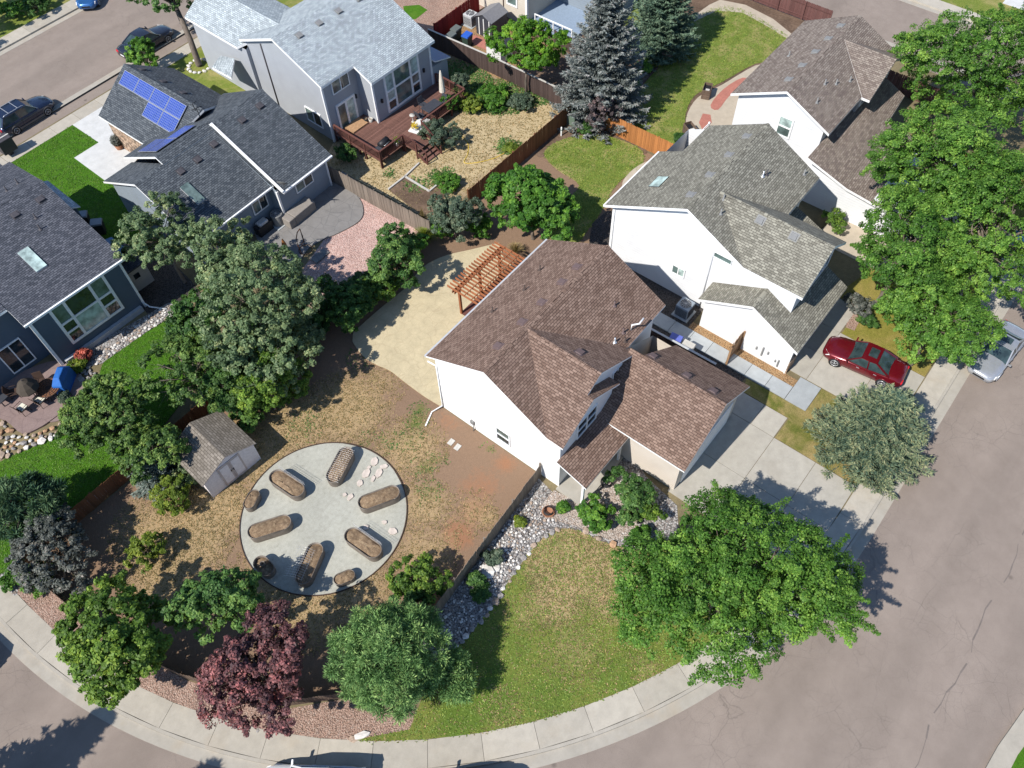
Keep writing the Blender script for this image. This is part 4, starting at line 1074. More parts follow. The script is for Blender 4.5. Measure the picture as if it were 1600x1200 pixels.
roof_vent(rf, h.p((23.9, 13.1, Zr(13.1))), nr, 'silver', 'pipe'); roof_vent(rf, h.p((24.7, 13.1, Zr(13.1))), nr, 'vent', 'pipe'); roof_vent(rf, h.p((24.4, 12.75, Zr(12.75))), nr, 'sh_taupe', 'pipe')
roof_vent(rf, h.p((21.25, 13.6, 6.97-0.596*0.58)), (0.596, 0, 1), 'vent')
for x, y in ((24.45, 11.0), (24.5, 8.9), (24.5, 7.3)): roof_vent(rf, h.p((x, y, 5.3-0.687*(x-24.02))), (0.687, 0, 1), 'vent')
fl_ = h.p((25.3, 12.9, Zr(12.9)))
h.put(MB().tube([(25.2, 12.9, 4.9), (25.2, 12.9, 5.5), (25.5, 12.62, 5.5), (25.9, 12.62, 5.6)], 0.05, 8), 'flue_pipe', 'trim')
h.win((17.24, 16.02, 0.85), (0, -1), 0.84, 1.15, rows=2, cols=1, glasses=['glass', 'glass_green'])
h.win((18.72, 11.74, 3.3), (1, 0), 1.62, 1.28, cols=2, rows=2)
h.win((22.45, 12.14, 3.75), (1, 0), 0.85, 0.95, cols=2, rows=1)
h.put(MB().box(17.0, 9.95, -0.05, 20.93, 11.74, 0.16), 'porch_floor', 'drive')
h.post('porch_post', 17.15, 10.1, 0.16, 2.5, 0.13); h.post('porch_post', 20.6, 10.1, 0.16, 2.5, 0.13)
h.put(MB().box(17.2, 11.70, 0.16, 17.27, 11.752, 3.0), 'corner_board', 'trim')
# door and garage door on the street side
d1 = h.put(MB().box(19.4, 11.69, 0.18, 20.35, 11.748, 2.25), 'door', 'dark_wood'); h.put(MB().box(20.2, 11.62, 1.15, 20.26, 11.688, 1.3), 'handle', 'silver', d1).matrix_parent_inverse = Matrix.Identity(4)
gd = MB()
for i in range(4): gd.box(21.55, 6.59, 0.05+i*0.55, 26.45, 6.645, 0.57+i*0.55)
h.put(gd, 'garage_door', 'trim')
h.put(MB().tube([(17.02, 20.62, 4.55), (17.19, 20.2, 4.3), (17.19, 20.2, 0.25), (16.55, 20.5, 0.06), (15.6, 20.15, 0.05)], 0.045, 6), 'downspout', 'trim')
h.put(MB().box(17.1, 20.80, 4.66, 28.02, 20.9, 4.78), 'gutter', 'trim_grey')
h.put(MB().box(17.13, 17.75, 0.55, 17.235, 18.0, 0.85), 'utility_meter', 'vent_grey'); h.put(MB().tube([(17.18, 17.8, 0.54), (17.1, 17.75, 0.0)], 0.03, 6), 'conduit', 'vent_grey')

# ---- olive-roofed white house to the right
h = H('olive_roof_house', 'white two-storey house with olive grey roof beside the red car', (31.6, 5.7))
W = MB(); gable_block(W, 32.9, 41.4, 10.75, 19.3, 5.0, 14.3, 7.4); 
gable_block_y(W, 6.9, 11.5, 32.902, 37.5, 5.62, 35.15, 7.15)
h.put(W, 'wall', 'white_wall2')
G = MB(); gable_block(G, 31.6, 33.2, 5.7, 11.55, 2.72, 8.6, 4.2); h.put(G, 'garage_wall', 'white_wall2')
zr_, k_ = 7.63, 0.522
def ZR(y): return zr_-k_*abs(y-14.3)
xe, ze = 32.48, 5.5
rf = h.roof([
    [(32.48, 19.75, ZR(19.75)), (38.65, 19.75, ZR(19.75)), (38.65, 18.13, ZR(18.13)), (41.76, 18.13, ZR(18.13)), (41.76, 14.3, zr_), (32.48, 14.3, zr_)],
    [(32.48, 14.3, zr_), (32.48, 10.22, 5.5), (35.15, 13.76, 7.35), (37.81, 10.22, 5.5), (41.76, 10.22, 5.5), (41.76, 14.3, zr_)],
    [(35.15, 13.76, 7.35), (35.15, 6.5, 7.35), (32.48, 6.5, 5.5), (32.48, 10.22, 5.5)],
    [(35.15, 13.76, 7.35), (35.15, 6.5, 7.35), (37.81, 6.5, 5.5), (37.81, 10.22, 5.5)],
    [(31.2, 5.33, 2.7), (37.45, 5.33, 2.7), (37.45, 6.9, 3.52), (32.9, 6.9, 3.52), (32.9, 8.61, 4.42), (31.2, 8.61, 4.42)],
    [(31.2, 11.9, 2.7), (32.9, 11.9, 2.7), (32.9, 8.61, 4.42), (31.2, 8.61, 4.42)],
    [(38.6, 8.3, 2.75), (40.6, 8.3, 2.75), (40.6, 10.7, 3.8), (37.6, 10.7, 3.8), (37.6, 8.3, 2.75)],
], 'sh_olive', 'trim', caps=[((32.48, 14.3, zr_), (41.76, 14.3, zr_)), ((35.15, 13.7, 7.35), (35.15, 6.5, 7.35)), ((31.2, 8.61, 4.42), (32.9, 8.61, 4.42))], t=0.2)
for x in (33.9, 36.0, 38.2, 40.3): roof_vent(rf, h.p((x, 14.9, ZR(14.9))), nl, 'vent_grey')
for x, y in ((34.0, 12.9), (34.9, 13.3), (41.0, 11.0)): roof_vent(rf, h.p((x, y, ZR(y))), nr, 'vent_grey', 'pipe')
roof_vent(rf, h.p((38.4, 12.6, ZR(12.6))), nr, 'silver', 'pipe'); roof_vent(rf, h.p((38.7, 12.5, ZR(12.5))), nr, 'vent_dark', 'pipe')
for y in (10.8, 8.7): roof_vent(rf, h.p((34.75, y, 7.35-0.693*0.4)), (-0.693, 0, 1), 'vent_grey')
sk = MB().slab([(34.55, 18.05, ZR(18.05)+.07), (35.65, 18.05, ZR(18.05)+.07), (35.65, 17.35, ZR(17.35)+.07), (34.55, 17.35, ZR(17.35)+.07)], 0.12, 0, 1); sk = h.put(sk, 'skylight', ['glass_teal', 'vent_dark'], rf)
h.win((32.88, 14.62, 1.82), (0, -1), 0.78, 0.62, cols=2, rows=1, glasses=['glass_green', 'glass_teal'])
h.win((32.88, 12.22, 4.8), (0, -1), 1.1, 0.36, cols=1, rows=1, glass='glass_green', fr=0.03)
h.win((33.7, 6.88, 4.2), (1, 0), 1.4, 1.1, cols=2, rows=1); h.win((35.6, 6.88, 4.2), (1, 0), 1.4, 1.1, cols=2, rows=1)
h.pipe('downspout', [(32.86, 12.3, 5.1), (32.86, 12.3, 0.1)], 0.035, 'trim_grey')
h.put(MB().box(32.45, 19.76, 4.62, 38.65, 19.85, 4.76), 'gutter', 'trim')
h.put(MB().box(32.82, 19.2, -0.1, 33.0, 19.36, 4.9), 'corner_board', 'trim'); h.put(MB().box(31.55, 5.62, -0.1, 31.7, 5.695, 2.6), 'corner_board', 'trim')
h.put(MB().box(31.58, 5.55, 0.0, 32.6, 5.69, 1.1), 'stone_veneer', 'brick_tan')
for y, z0, z1 in ((7.3, 0.5, 1.25), (6.95, 0.9, 1.1), (7.7, 0.8, 1.0), (6.2, 0.3, 0.9), (6.4, 0.6, 0.75)): h.put(MB().box(31.5, y-0.04, z0, 31.592, y+0.04, z1), 'utility_meter', 'vent_grey')
gd = MB()
for i in range(4): gd.box(33.0, 6.82, 0.05+i*0.55, 37.3, 6.885, 0.57+i*0.55)
h.put(gd, 'garage_door', 'trim')

# ---- taupe-roofed house at the upper right
h = H('taupe_roof_house', 'white house with taupe roof and white side railing at the upper right', (45.4, 9.0))
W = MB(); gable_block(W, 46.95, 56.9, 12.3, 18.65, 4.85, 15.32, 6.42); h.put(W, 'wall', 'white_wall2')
W = MB(); gable_block_y(W, 11.9, 12.6, 51.4, 56.9, 4.6, 54.15, 6.1); h.put(W, 'bay_wall', 'grey_wall')
G = MB().box(45.45, 4.5, -0.1, 52.6, 12.3, 2.55); h.put(G, 'garage_wall', 'white_wall2')
zt, kt = 6.64, 0.487
def ZT(y): return zt-kt*abs(y-15.32)
rf = h.roof([
    [(46.55, 19.1, ZT(19.1)), (57.25, 19.1, ZT(19.1)), (57.25, 15.32, zt), (46.55, 15.32, zt)],
    [(46.55, 15.32, zt), (46.55, 11.8, ZT(11.8)), (57.25, 11.8, ZT(11.8)), (57.25, 15.32, zt)],
    [(54.2, 15.0, 6.5), (54.2, 11.2, 6.5), (51.3, 11.2, 4.93), (51.3, 11.75, 4.93)],
    [(54.2, 15.0, 6.5), (54.2, 11.2, 6.5), (57.26, 11.2, 4.93), (57.26, 11.75, 4.93)],
    [(45.15, 9.15, 2.75), (56.4, 10.15, 2.75), (56.4, 12.25, 3.72), (45.15, 12.25, 3.72)],
    [(45.15, 9.15, 2.748), (45.15, 4.2, 2.2), (52.9, 4.2, 2.2), (52.9, 9.84, 2.748)],
], 'sh_taupe', 'trim', caps=[((46.55, 15.32, zt), (57.25, 15.32, zt))], t=0.18)
for x in (48.2, 50.1, 52.0, 53.9, 55.8): roof_vent(rf, h.p((x, 16.0, ZT(16.0))), nl, 'vent_grey')
for x, y in ((49.6, 14.0), (50.4, 13.5), (47.8, 13.6), (51.6, 13.0)): roof_vent(rf, h.p((x, y, ZT(y))), nr, 'vent_grey', 'pipe')
roof_vent(rf, h.p((51.6, 17.6, ZT(17.6))), nl, 'vent_grey', 'pipe')
h.win((46.93, 15.35, 3.1), (0, -1), 0.86, 1.36, cols=1, rows=2, fr=0.11, glasses=['glass_green', 'glass_teal'])
h.win((51.9, 11.88, 3.9), (1, 0), 1.2, 0.5, cols=1); h.win((54.8, 11.88, 3.9), (1, 0), 1.5, 0.9, cols=2)
# porch with white railing at the gable's left end
pr = MB(); pr.box(45.2, 18.7, 0.0, 46.9, 20.4, 0.45); h.put(pr, 'porch_floor', 'tan_wood')
for a, b in (((45.2, 20.35), (46.9, 20.35)), ((45.2, 18.75), (45.2, 20.35))):
    q = MB()
    for z in (0.75, 1.0, 1.25, 1.48): q.beam((a[0], a[1], z), (b[0], b[1], z), 0.05, 0.09)
    q.box(a[0]-.06, a[1]-.06, 0.4, a[0]+.06, a[1]+.06, 1.58); q.box(b[0]-.06, b[1]-.06, 0.4, b[0]+.06, b[1]+.06, 1.58)
    h.put(q, 'railing', 'trim')

# ---- light-grey house at the top
h = H('light_grey_house', 'grey house with pale grey roof and a dark red deck at the top', (28.85, 41.45), 47.8)
W = MB(); gable_block(W, 28.88, 38.0, 43.15, 51.3, 5.15, 47.35, 6.75); h.put(W, 'wall', 'grey_wall')
W = MB().box(32.02, 41.45, -0.1, 37.98, 43.3, 4.40); h.put(W, 'bay_wall', 'grey_wall')
k_ = 0.4203
def ZG(y): return 7.0-k_*abs(y-47.35)
rf = h.roof([
    [(28.6, 42.78, ZG(42.78)), (31.72, 42.78, ZG(42.78)), (31.72, 41.1, ZG(41.1)), (38.3, 41.1, ZG(41.1)), (38.3, 47.35, 7.0), (28.6, 47.35, 7.0)],
    [(28.6, 47.35, 7.0), (28.6, 51.75, ZG(51.75)), (38.3, 51.75, ZG(51.75)), (38.3, 47.35, 7.0)],
    [(30.9, 49.2, 6.1), (30.9, 58.2, 6.1), (28.3, 58.2, 4.6), (28.3, 51.9, 4.6)],
    [(30.9, 49.2, 6.1), (30.9, 58.2, 6.1), (34.2, 58.2, 4.6), (34.2, 51.9, 4.6)],
    [(28.2, 52.6, 3.4), (28.2, 54.6, 2.8), (26.9, 54.0, 2.75), (26.9, 51.6, 2.9)],
], 'sh_light', 'trim', caps=[((28.6, 47.35, 7.0), (38.3, 47.35, 7.0))], t=0.2)
W = MB(); gable_block_y(W, 51.2, 57.9, 28.6, 33.9, 4.5, 30.9, 5.85); h.put(W, 'garage_wall', 'grey_wall')
ng = (0, -k_, 1)
for x in (30.4, 32.3, 34.2, 36.2): roof_vent(rf, h.p((x, 46.5, ZG(46.5))), ng, 'vent_grey')
h.win((29.75, 43.13, 3.7), (1, 0), 1.52, 1.0, cols=2, glasses=['glass_green', 'glass'])
dr = h.win((29.8, 43.13, 0.55), (1, 0), 1.54, 2.0, cols=2, fr=0.17, name='french_door', glasses=['glass_green', 'glass_teal'])
xs = [0, .30, .72, 1]
h.win((33.25, 41.43, 1.02), (1, 0), 3.3, 2.9, fr=0.17, splits=([0, .24, .76, 1], [0, .24, .52, 1]), colz=[[0, .26, .54, 1], [0, .54, 1], [0, .26, .54, 1]], glasses=['glass', 'glass_teal', 'glass_teal', 'glass_green', 'glass_green', 'glass', 'glass_green', 'glass_teal'])
h.win((28.86, 45.8, 0.76), (0, -1), 1.6, 1.1, cols=2, glasses=['glass_green', 'glass'])
for x in (28.88, 32.02, 37.98):
    y = 43.15 if x < 30 else 41.45
    h.put(MB().box(x-0.1, y-0.05, -0.1, x+0.06, y+0.07, 4.9 if x < 30 else 4.2), 'corner_board', 'trim')
h.pipe('downspout', [(28.84, 49.4, 5.6), (28.84, 49.4, 0.2)], 0.05, 'vent_dark')
for x, y, z in ((32.6, 41.38, 2.1), (37.1, 41.38, 2.2), (31.6, 43.1, 2.3)): h.put(MB().box(x-.07, y-.08, z, x+.07, y+.06, z+.3), 'wall_lamp', 'black')
h.put(MB().slab([(38.2, 43.5, 2.6), (38.2, 41.2, 2.6), (39.9, 41.2, 2.1), (39.9, 43.5, 2.1)], 0.1, 0, 1), 'lean_to_roof', ['blue_metal', 'trim'])
h.put(MB().box(38.05, 41.4, -0.05, 39.7, 43.4, 2.05), 'lean_to', 'grey_wall')

# ---- solar house, left of centre
h = H('solar_house', 'blue grey single-storey house with slate roof and solar panels at the upper left', (16.5, 38.6), 50.2)
W = MB(); gable_block(W, 22.6, 27.05, 38.65, 48.4, 2.9, 44.0, 5.3); h.put(W, 'wall', 'bluegrey_wall')
W = MB(); gable_block(W, 16.55, 22.7, 39.6, 48.5, 3.05, 44.0, 4.95); h.put(W, 'rear_wall', 'bluegrey_wall')
W = MB(); gable_block_y(W, 47.5, 54.8, 20.7, 26.95, 2.66, 23.85, 4.9); h.put(W, 'garage_wall', 'bluegrey_wall')
h.put(MB().box(20.6, 49.3, 0.0, 20.698, 54.75, 2.4), 'stone_veneer', 'brick_tan')
def Z1(y): return 3.0+0.466*(y-39.1)
def Z3(y): return 2.87+0.466*(y-38.2)
kb = 0.48
rf = h.roof([
    [(16.2, 39.1, 3.0), (22.9, 39.1, 3.0), (22.9, 43.95, Z1(43.95)), (16.2, 43.95, Z1(43.95))],
    [(16.2, 43.95, Z1(43.95)), (18.6, 43.95, Z1(43.95)), (18.6, 48.9, 2.85), (16.2, 48.9, 2.85)],
    [(18.5, 43.90, Z1(43.90)+.02), (18.5, 44.6, Z1(44.6)), (22.9, 44.6, Z1(44.6)), (22.9, 43.90, Z1(43.90)+.02)],
    [(18.5, 44.6, Z1(44.6)), (22.9, 44.6, Z1(44.6)), (22.9, 49.6, 3.0), (18.5, 49.6, 3.0)],
    [(22.78, 38.2, 2.87), (27.37, 38.2, 2.87), (27.37, 44.1, Z3(44.1)), (22.78, 44.1, Z3(44.1))],
    [(22.78, 44.1, Z3(44.1)), (27.37, 44.1, Z3(44.1)), (27.37, 49.3, 3.0), (22.78, 49.3, 3.0)],
    [(20.38, 55.2, 2.7), (23.86, 55.2, 5.05), (23.86, 46.4, 5.05), (20.38, 48.2, 2.7)],
    [(27.35, 55.2, 2.7), (23.86, 55.2, 5.05), (23.86, 46.4, 5.05), (27.35, 48.6, 2.7)],
], 'sh_slate', 'trim', caps=[((16.2, 43.95, Z1(43.95)), (18.5, 43.95, Z1(43.95))), ((18.5, 44.6, Z1(44.6)), (22.8, 44.6, Z1(44.6))), ((22.78, 44.1, Z3(44.1)), (27.37, 44.1, Z3(44.1))), ((23.86, 55.2, 5.05), (23.86, 46.6, 5.05))], t=0.16)
n1 = (0, -0.466, 1)
h.put(MB().beam((22.80, 38.15, 2.90), (22.80, 44.1, Z3(44.1)+0.03), 0.16, 0.14), 'rake_board', 'trim')
for x, y in ((19.0, 43.0), (20.4, 43.0), (22.0, 43.2)): roof_vent(rf, h.p((x, y, Z1(y))), n1, 'vent_dark')
for x, y in ((24.6, 43.2), (26.3, 43.3)): roof_vent(rf, h.p((x, y, Z3(y))), n1, 'vent_dark')
for x, y in ((24.5, 54.2), (24.5, 51.8), (24.5, 49.6)): roof_vent(rf, h.p((x, y, 5.05-0.673*(x-23.86))), (0.673, 0, 1), 'vent_dark')
sk = MB().slab([(18.1, 42.2, Z1(42.2)+.12), (18.75, 42.2, Z1(42.2)+.12), (18.75, 40.8, Z1(40.8)+.12), (18.1, 40.8, Z1(40.8)+.12)], 0.18, 0, 1); h.put(sk, 'skylight', ['glass_green', 'trim_grey'], rf)
# solar panels: each panel a part, frame under it
def solar(u0, v0, u1, v1, P, U, V):
    P, U, V = Vector(P), Vector(U).normalized(), Vector(V).normalized(); n = U.cross(V).normalized()
    if n.z < 0: n = -n
    q = [P+U*a+V*b+n*0.13 for a, b in ((u0, v0), (u1, v0), (u1, v1), (u0, v1))]
    mb = MB(); mb.slab(q, 0.04, 1, 1)
    i_ = [P+U*a+V*b+n*0.136 for a, b in ((u0+.025, v0+.025), (u1-.025, v0+.025), (u1-.025, v1-.025), (u0+.025, v1-.025))]
    mb.face(i_, 0, [(0, 0), (u1-u0-.05, 0), (u1-u0-.05, v1-v0-.05), (0, v1-v0-.05)]); mb.hasuv = True
    return h.put(mb, 'solar_panel', ['solar', 'silver'])
gs = 0.675
Pg, Ug, Vg = (23.86, 55.2, 5.05), (0, -1, 0), (-1, 0, -gs)
L1 = 1.72
for i in range(4): solar(0.55+i*L1, 0.35, 0.55+i*L1+L1-0.03, 1.42, Pg, Ug, Vg)
for i in (2, 3): solar(0.55+i*L1, 1.45, 0.55+i*L1+L1-0.03, 2.52, Pg, Ug, Vg)
Pb, Ub, Vb = (18.5, 44.6, Z1(44.6)), (1, 0, 0), (0, 5.0, 3.0-Z1(44.6))
for i in range(2): solar(0.45+i*0.0, 0.5+i*1.65, 2.05, 2.1+i*1.65, Pb, Ub, Vb)
solar(2.1, 0.5, 3.7, 2.1, Pb, Ub, Vb)
h.put(MB().tube([(23.5, 46.6, 4.6), (23.5, 46.6, 5.3)], 0.03, 5).tube([(23.2, 46.7, 5.3), (23.9, 46.5, 5.3)], 0.03, 5).tube([(23.6, 47.0, 4.7), (23.6, 47.1, 5.4), (23.9, 47.0, 5.45)], 0.03, 5), 'antenna', 'black', rf)
h.win((24.15, 38.63, 1.58), (1, 0), 1.45, 0.85, cols=2, glasses=['glass_green', 'glass'], label=None)
h.win((21.05, 39.58, 1.40), (1, 0), 1.15, 0.92, cols=2, glasses=['glass_green', 'glass'])
h.put(MB().box(16.5, 39.55, -0.1, 16.62, 39.7, 2.9), 'corner_board', 'trim'); h.put(MB().box(26.98, 38.58, -0.1, 27.1, 38.72, 2.8), 'corner_board', 'trim'); h.put(MB().box(22.56, 38.58, -0.1, 22.70, 38.72, 2.75), 'corner_board', 'trim')
h.put(MB().box(22.80, 38.08, 2.72, 27.37, 38.19, 2.84), 'gutter', 'trim'); h.put(MB().box(16.2, 38.99, 2.86, 22.74, 39.09, 2.98), 'gutter', 'trim')
# satellite dish on its eave
dish = thing('satellite_dish', 'grey satellite dish on the eave of the slate solar roof', 'satellite dish', tuple(h.o.matrix_world @ Vector((0, 0, 0))))
dw = at(441, 286, 3.6); dish.location = dw
MB().lathe((0, 0, 0), [(0.02, -0.08), (0.2, -0.06), (0.36, 0.0), (0.37, 0.01), (0.2, -0.04), (0.02, -0.06)], 18).build('reflector', 'vent_grey', dish).rotation_euler = (R(55), 0, R(120))
MB().tube([(0, 0, 0), (0.1, 0.1, -0.5)], 0.03, 6).tube([(0, 0, -0.05), (-0.35, -0.25, 0.15)], 0.015, 5).build('arm', 'vent_grey', dish)

# ---- dark-blue house at the left
h = H('dark_blue_house', 'dark blue house with dark grey roof and tall grid window at the left edge', (-6.0, 40.95), 47.5)
W = MB(); gable_block(W, 3.75, 9.88, 40.95, 52.5, 4.5, 48.0, 6.2); h.put(W, 'wall', 'navy_wall')
W = MB().box(-8.0, 42.4, -0.1, 3.76, 52.0, 4.9); h.put(W, 'wing_wall', 'navy_wall')
kl = (6.45-4.6)/(48.0-40.6)
def ZL(y): return 6.45-kl*abs(y-48.0)
rf = h.roof([
    [(3.42, 40.6, 4.6), (10.2, 40.6, 4.6), (10.2, 48.0, 6.45), (3.42, 48.0, 6.45)],
    [(3.42, 48.0, 6.45), (10.2, 48.0, 6.45), (10.2, 53.0, ZL(53.0)), (3.42, 53.0, ZL(53.0))],
    [(-8.2, 42.0, 5.0), (3.4, 42.0, 5.0), (3.4, 48.0, 6.5), (-8.2, 48.0, 6.5)],
    [(-8.2, 48.0, 6.5), (3.4, 48.0, 6.5), (3.4, 53.0, 5.2), (-8.2, 53.0, 5.2)],
    [(4.0, 50.1, 5.05), (9.0, 50.1, 5.05), (9.85, 51.4, 5.0), (9.85, 54.5, 4.6), (4.0, 54.5, 4.6)],
], 'sh_dark', 'trim', caps=[((3.42, 48.0, 6.45), (10.2, 48.0, 6.45))], t=0.17)
nL = (0, -kl, 1)
for x in (7.6, 9.3): roof_vent(rf, h.p((x, 46.9, ZL(46.9))), nL, 'vent_dark')
for x, y in ((8.3, 46.0), (8.0, 45.2)): roof_vent(rf, h.p((x, y, ZL(y))), nL, 'vent_dark', 'pipe')
for x, y in ((8.4, 49.3), (9.2, 49.4)): roof_vent(rf, h.p((x, y, ZL(y))), (0, kl, 1), 'vent_dark', 'pipe')
sk = MB().slab([(6.05, 44.6, ZL(44.6)+.1), (6.75, 44.6, ZL(44.6)+.1), (6.75, 42.9, ZL(42.9)+.1), (6.05, 42.9, ZL(42.9)+.1)], 0.16, 0, 1); h.put(sk, 'skylight', ['glass_teal', 'trim_grey'], rf)
h.win((5.13, 40.93, 1.18), (1, 0), 3.4, 2.93, fr=0.17, splits=([0, .235, .74, 1], [0, .27, .53, 1]), colz=[[0, .27, .53, 1], [0, .53, 1], [0, .27, .53, 1]], glasses=['glass', 'glass', 'glass_green', 'glass_teal', 'glass', 'glass', 'glass', 'glass_green'])
h.win((1.5, 42.38, 0.45), (1, 0), 1.4, 2.0, cols=2, rows=1, name='sliding_door')
h.put(MB().box(3.68, 40.9, -0.1, 3.86, 41.05, 4.5), 'corner_board', 'trim'); h.put(MB().box(9.80, 40.9, -0.1, 9.94, 41.05, 4.5), 'corner_board', 'trim')
h.put(MB().box(3.42, 40.48, 4.46, 10.2, 40.59, 4.6), 'gutter', 'trim')
h.pipe('downspout', [(9.85, 40.85, 0.5), (10.0, 40.6, 0.12), (10.6, 39.6, 0.1)], 0.05, 'trim')
h.put(MB().box(4.0, 40.7, -0.05, 9.6, 40.94, 0.4), 'foundation', 'trim_grey')
h.put(MB().slab([(9.9, 45.4, 2.6), (9.9, 43.0, 2.6), (11.4, 43.0, 2.25), (11.4, 45.4, 2.25)], 0.07, 0, 1), 'lean_to_roof', ['blue_metal', 'trim_grey'])
h.put(MB().slab([(10.2, 47.4, 4.4), (10.2, 51.2, 4.4), (11.2, 51.2, 3.9), (11.2, 47.4, 3.9)], 0.1, 0, 1), 'lower_roof', ['sh_light', 'trim'])
h.put(MB().box(9.87, 47.6, -0.1, 11.0, 51.0, 3.85), 'side_wall', 'navy_wall')

# side shed against the dark-blue house
t = thing('garden_shed', 'small dark-roofed lean-to shed beside the tall grid window wall', 'shed', at(215, 440, 0), R(-1.8))
MB().slab([(-0.9, 1.2, 2.15), (0.9, 1.2, 2.15), (0.9, -0.9, 1.9), (-0.9, -0.9, 1.9)], 0.1, 0, 1).build('roof', ['sh_dark', 'vent_dark'], t)
MB().box(-0.8, -0.8, 0, 0.8, 1.1, 1.85).build('wall', 'cream_wall', t)
MB().box(-0.25, -0.83, 1.0, 0.15, -0.802, 1.4).build('window', 'glass', t)

# ---- beige house at the very top
h = H('beige_house', 'beige sided house with a shaded blue back porch at the top edge', (49.5, 36.0))
W = MB().box(50.3, 39.9, -0.1, 60.0, 48.5, 5.2); h.put(W, 'wall', 'beige_wall')
W = MB().box(54.5, 34.5, -0.1, 62.0, 39.9, 5.2); h.put(W, 'porch_wall', 'bluegrey_wall')
h.put(MB().box(50.6, 35.4, -0.05, 54.49, 39.89, 0.35), 'porch_floor', 'blue_porch')
h.roof([[(49.8, 39.5, 5.3), (60.5, 39.5, 5.3), (60.5, 44.2, 7.4), (49.8, 44.2, 7.4)], [(49.8, 48.9, 5.3), (60.5, 48.9, 5.3), (60.5, 44.2, 7.4), (49.8, 44.2, 7.4)]], 'sh_taupe')
h.win((50.29, 41.9, 1.4), (0, -1), 0.9, 1.8, cols=1, rows=2, fr=0.14, glasses=['glass_green', 'glass_teal'])
h.put(MB().box(50.22, 39.82, -0.1, 50.42, 40.0, 5.1), 'corner_board', 'trim'); h.put(MB().box(50.24, 42.35, -0.1, 50.32, 42.43, 5.1), 'downspout', 'dark_wood')
sl = MB()
for i in range(5): sl.box(50.55, 35.4+i*0.95, 0.35, 50.62, 35.48+i*0.95, 1.2)
sl.box(50.54, 35.4, 1.15, 50.63, 39.3, 1.22); h.put(sl, 'railing', 'trim')

# ------------------------------------------------------------------ fences: every picket a piece
_PK = {}
def picket_mesh(hh, w, mat):
    key = (round(hh, 2), w, mat)
    if key not in _PK:
        me = MB().mesh([(-w/2, -.009, 0), (w/2, -.009, 0), (w/2, .009, 0), (-w/2, .009, 0), (-w/2, -.009, hh-.04), (-w/2+.03, -.009, hh), (w/2-.03, -.009, hh), (w/2, -.009, hh-.04), (-w/2, .009, hh-.04), (-w/2+.03, .009, hh), (w/2-.03, .009, hh), (w/2, .009, hh-.04)],
            [(0, 1, 7, 6, 5, 4), (3, 8, 9, 10, 11, 2), (0, 4, 8, 3), (1, 2, 11, 7), (4, 5, 9, 8), (5, 6, 10, 9), (6, 7, 11, 10)])
        o = me.build('picket', mat); _PK[key] = o.data; bpy.data.objects.remove(o)
    return _PK[key]
def fence(label, pts, hh=1.6, mat='old_wood', w=0.14, gap=0.006, post=2.4, rail_side=1, cap=None, z=0.0, wavy=0.0, group='wooden yard fences'):
    root = thing('wooden_fence', label, 'fence', (pts[0][0], pts[0][1], z), 0, group); rr = random.Random(len(pts)+int(pts[0][0]*10))
    for (x0, y0), (x1, y1) in zip(pts[:-1], pts[1:]):
        d = Vector((x1-x0, y1-y0, 0)); L = d.length; d.normalize(); n = Vector((-d.y, d.x, 0))*rail_side; a = math.atan2(d.y, d.x); o0 = Vector((x0-pts[0][0], y0-pts[0][1], 0))
        k = max(1, int(L/(w+gap))); me = picket_mesh(hh, w, mat)
        for i in range(k):
            p = o0+d*((i+0.5)*L/k)
            c = bpy.data.objects.new('picket', me); COL.objects.link(c); c.parent = root
            c.location = (p.x+n.x*rr.uniform(-.004, .004), p.y+n.y*rr.uniform(-.004, .004), rr.uniform(-0.02, 0.012)); c.rotation_euler = (rr.uniform(-.012, .012), rr.uniform(-.006, .006), a)
        np_ = max(1, round(L/post))
        for i in range(np_+1):
            p = o0+d*(L*i/np_)+n*0.075; MB().box(-.045, -.045, -0.1, .045, .045, hh-0.02).build('post', mat, root, tuple(p), a)
        for zz in (0.3, hh-0.3):
            m_ = MB().beam(tuple(o0+n*0.03+Vector((0, 0, zz))), tuple(o0+d*L+n*0.03+Vector((0, 0, zz))), 0.035, 0.085); m_.build('rail', mat, root)
        if cap:
            MB().beam(tuple(o0+Vector((0, 0, hh+0.02))), tuple(o0+d*L+Vector((0, 0, hh+0.02))), 0.14, 0.035).build('cap_rail', cap, root)
    return root
fence('weathered brown fence from the white gable wall down to the pine', [(17.2, 12.93), (6.75, 12.15)], 1.35, 'grey_wood', cap=None, rail_side=-1)
fence('low brown fence behind the red gravel, half hidden by the plum tree', [(6.7, 12.12), (1.9, 13.05), (-0.15, 15.05), (-2.25, 19.75), (-3.45, 24.0), (-3.85, 30.3)], 0.95, 'old_wood', rail_side=-1)
fence('shaded brown fence along the green lawn behind the shed', [(-3.8, 31.1), (10.0, 30.9), (16.9, 30.6)], 1.3, 'brown_wood', rail_side=1)
fence('dark fence along the lower edge of the pink gravel', [(16.95, 30.55), (26.95, 30.0)], 0.75, 'dark_wood', rail_side=-1)
fence('grey weathered fence between the pink gravel and the deck yard', [(26.75, 40.0), (27.0, 29.95)], 1.6, 'grey_wood', rail_side=1)
fence('long red brown fence between dry yard and big round bush', [(30.9, 29.75), (43.2, 29.65)], 1.6, 'brown_wood', rail_side=1)
fence('bright orange cedar fence under the large grey spruce', [(43.25, 29.6), (43.35, 20.0)], 1.6, 'cedar', rail_side=1)
fence('dark brown fence with pale cap behind the dry yard', [(43.25, 44.6), (43.5, 38.0), (43.5, 29.7)], 1.55, 'dark_wood', cap='timber', rail_side=1)
fence('red painted fence beside the bins at the top', [(44.0, 44.55), (49.6, 44.55)], 1.7, 'red_wood', rail_side=1)
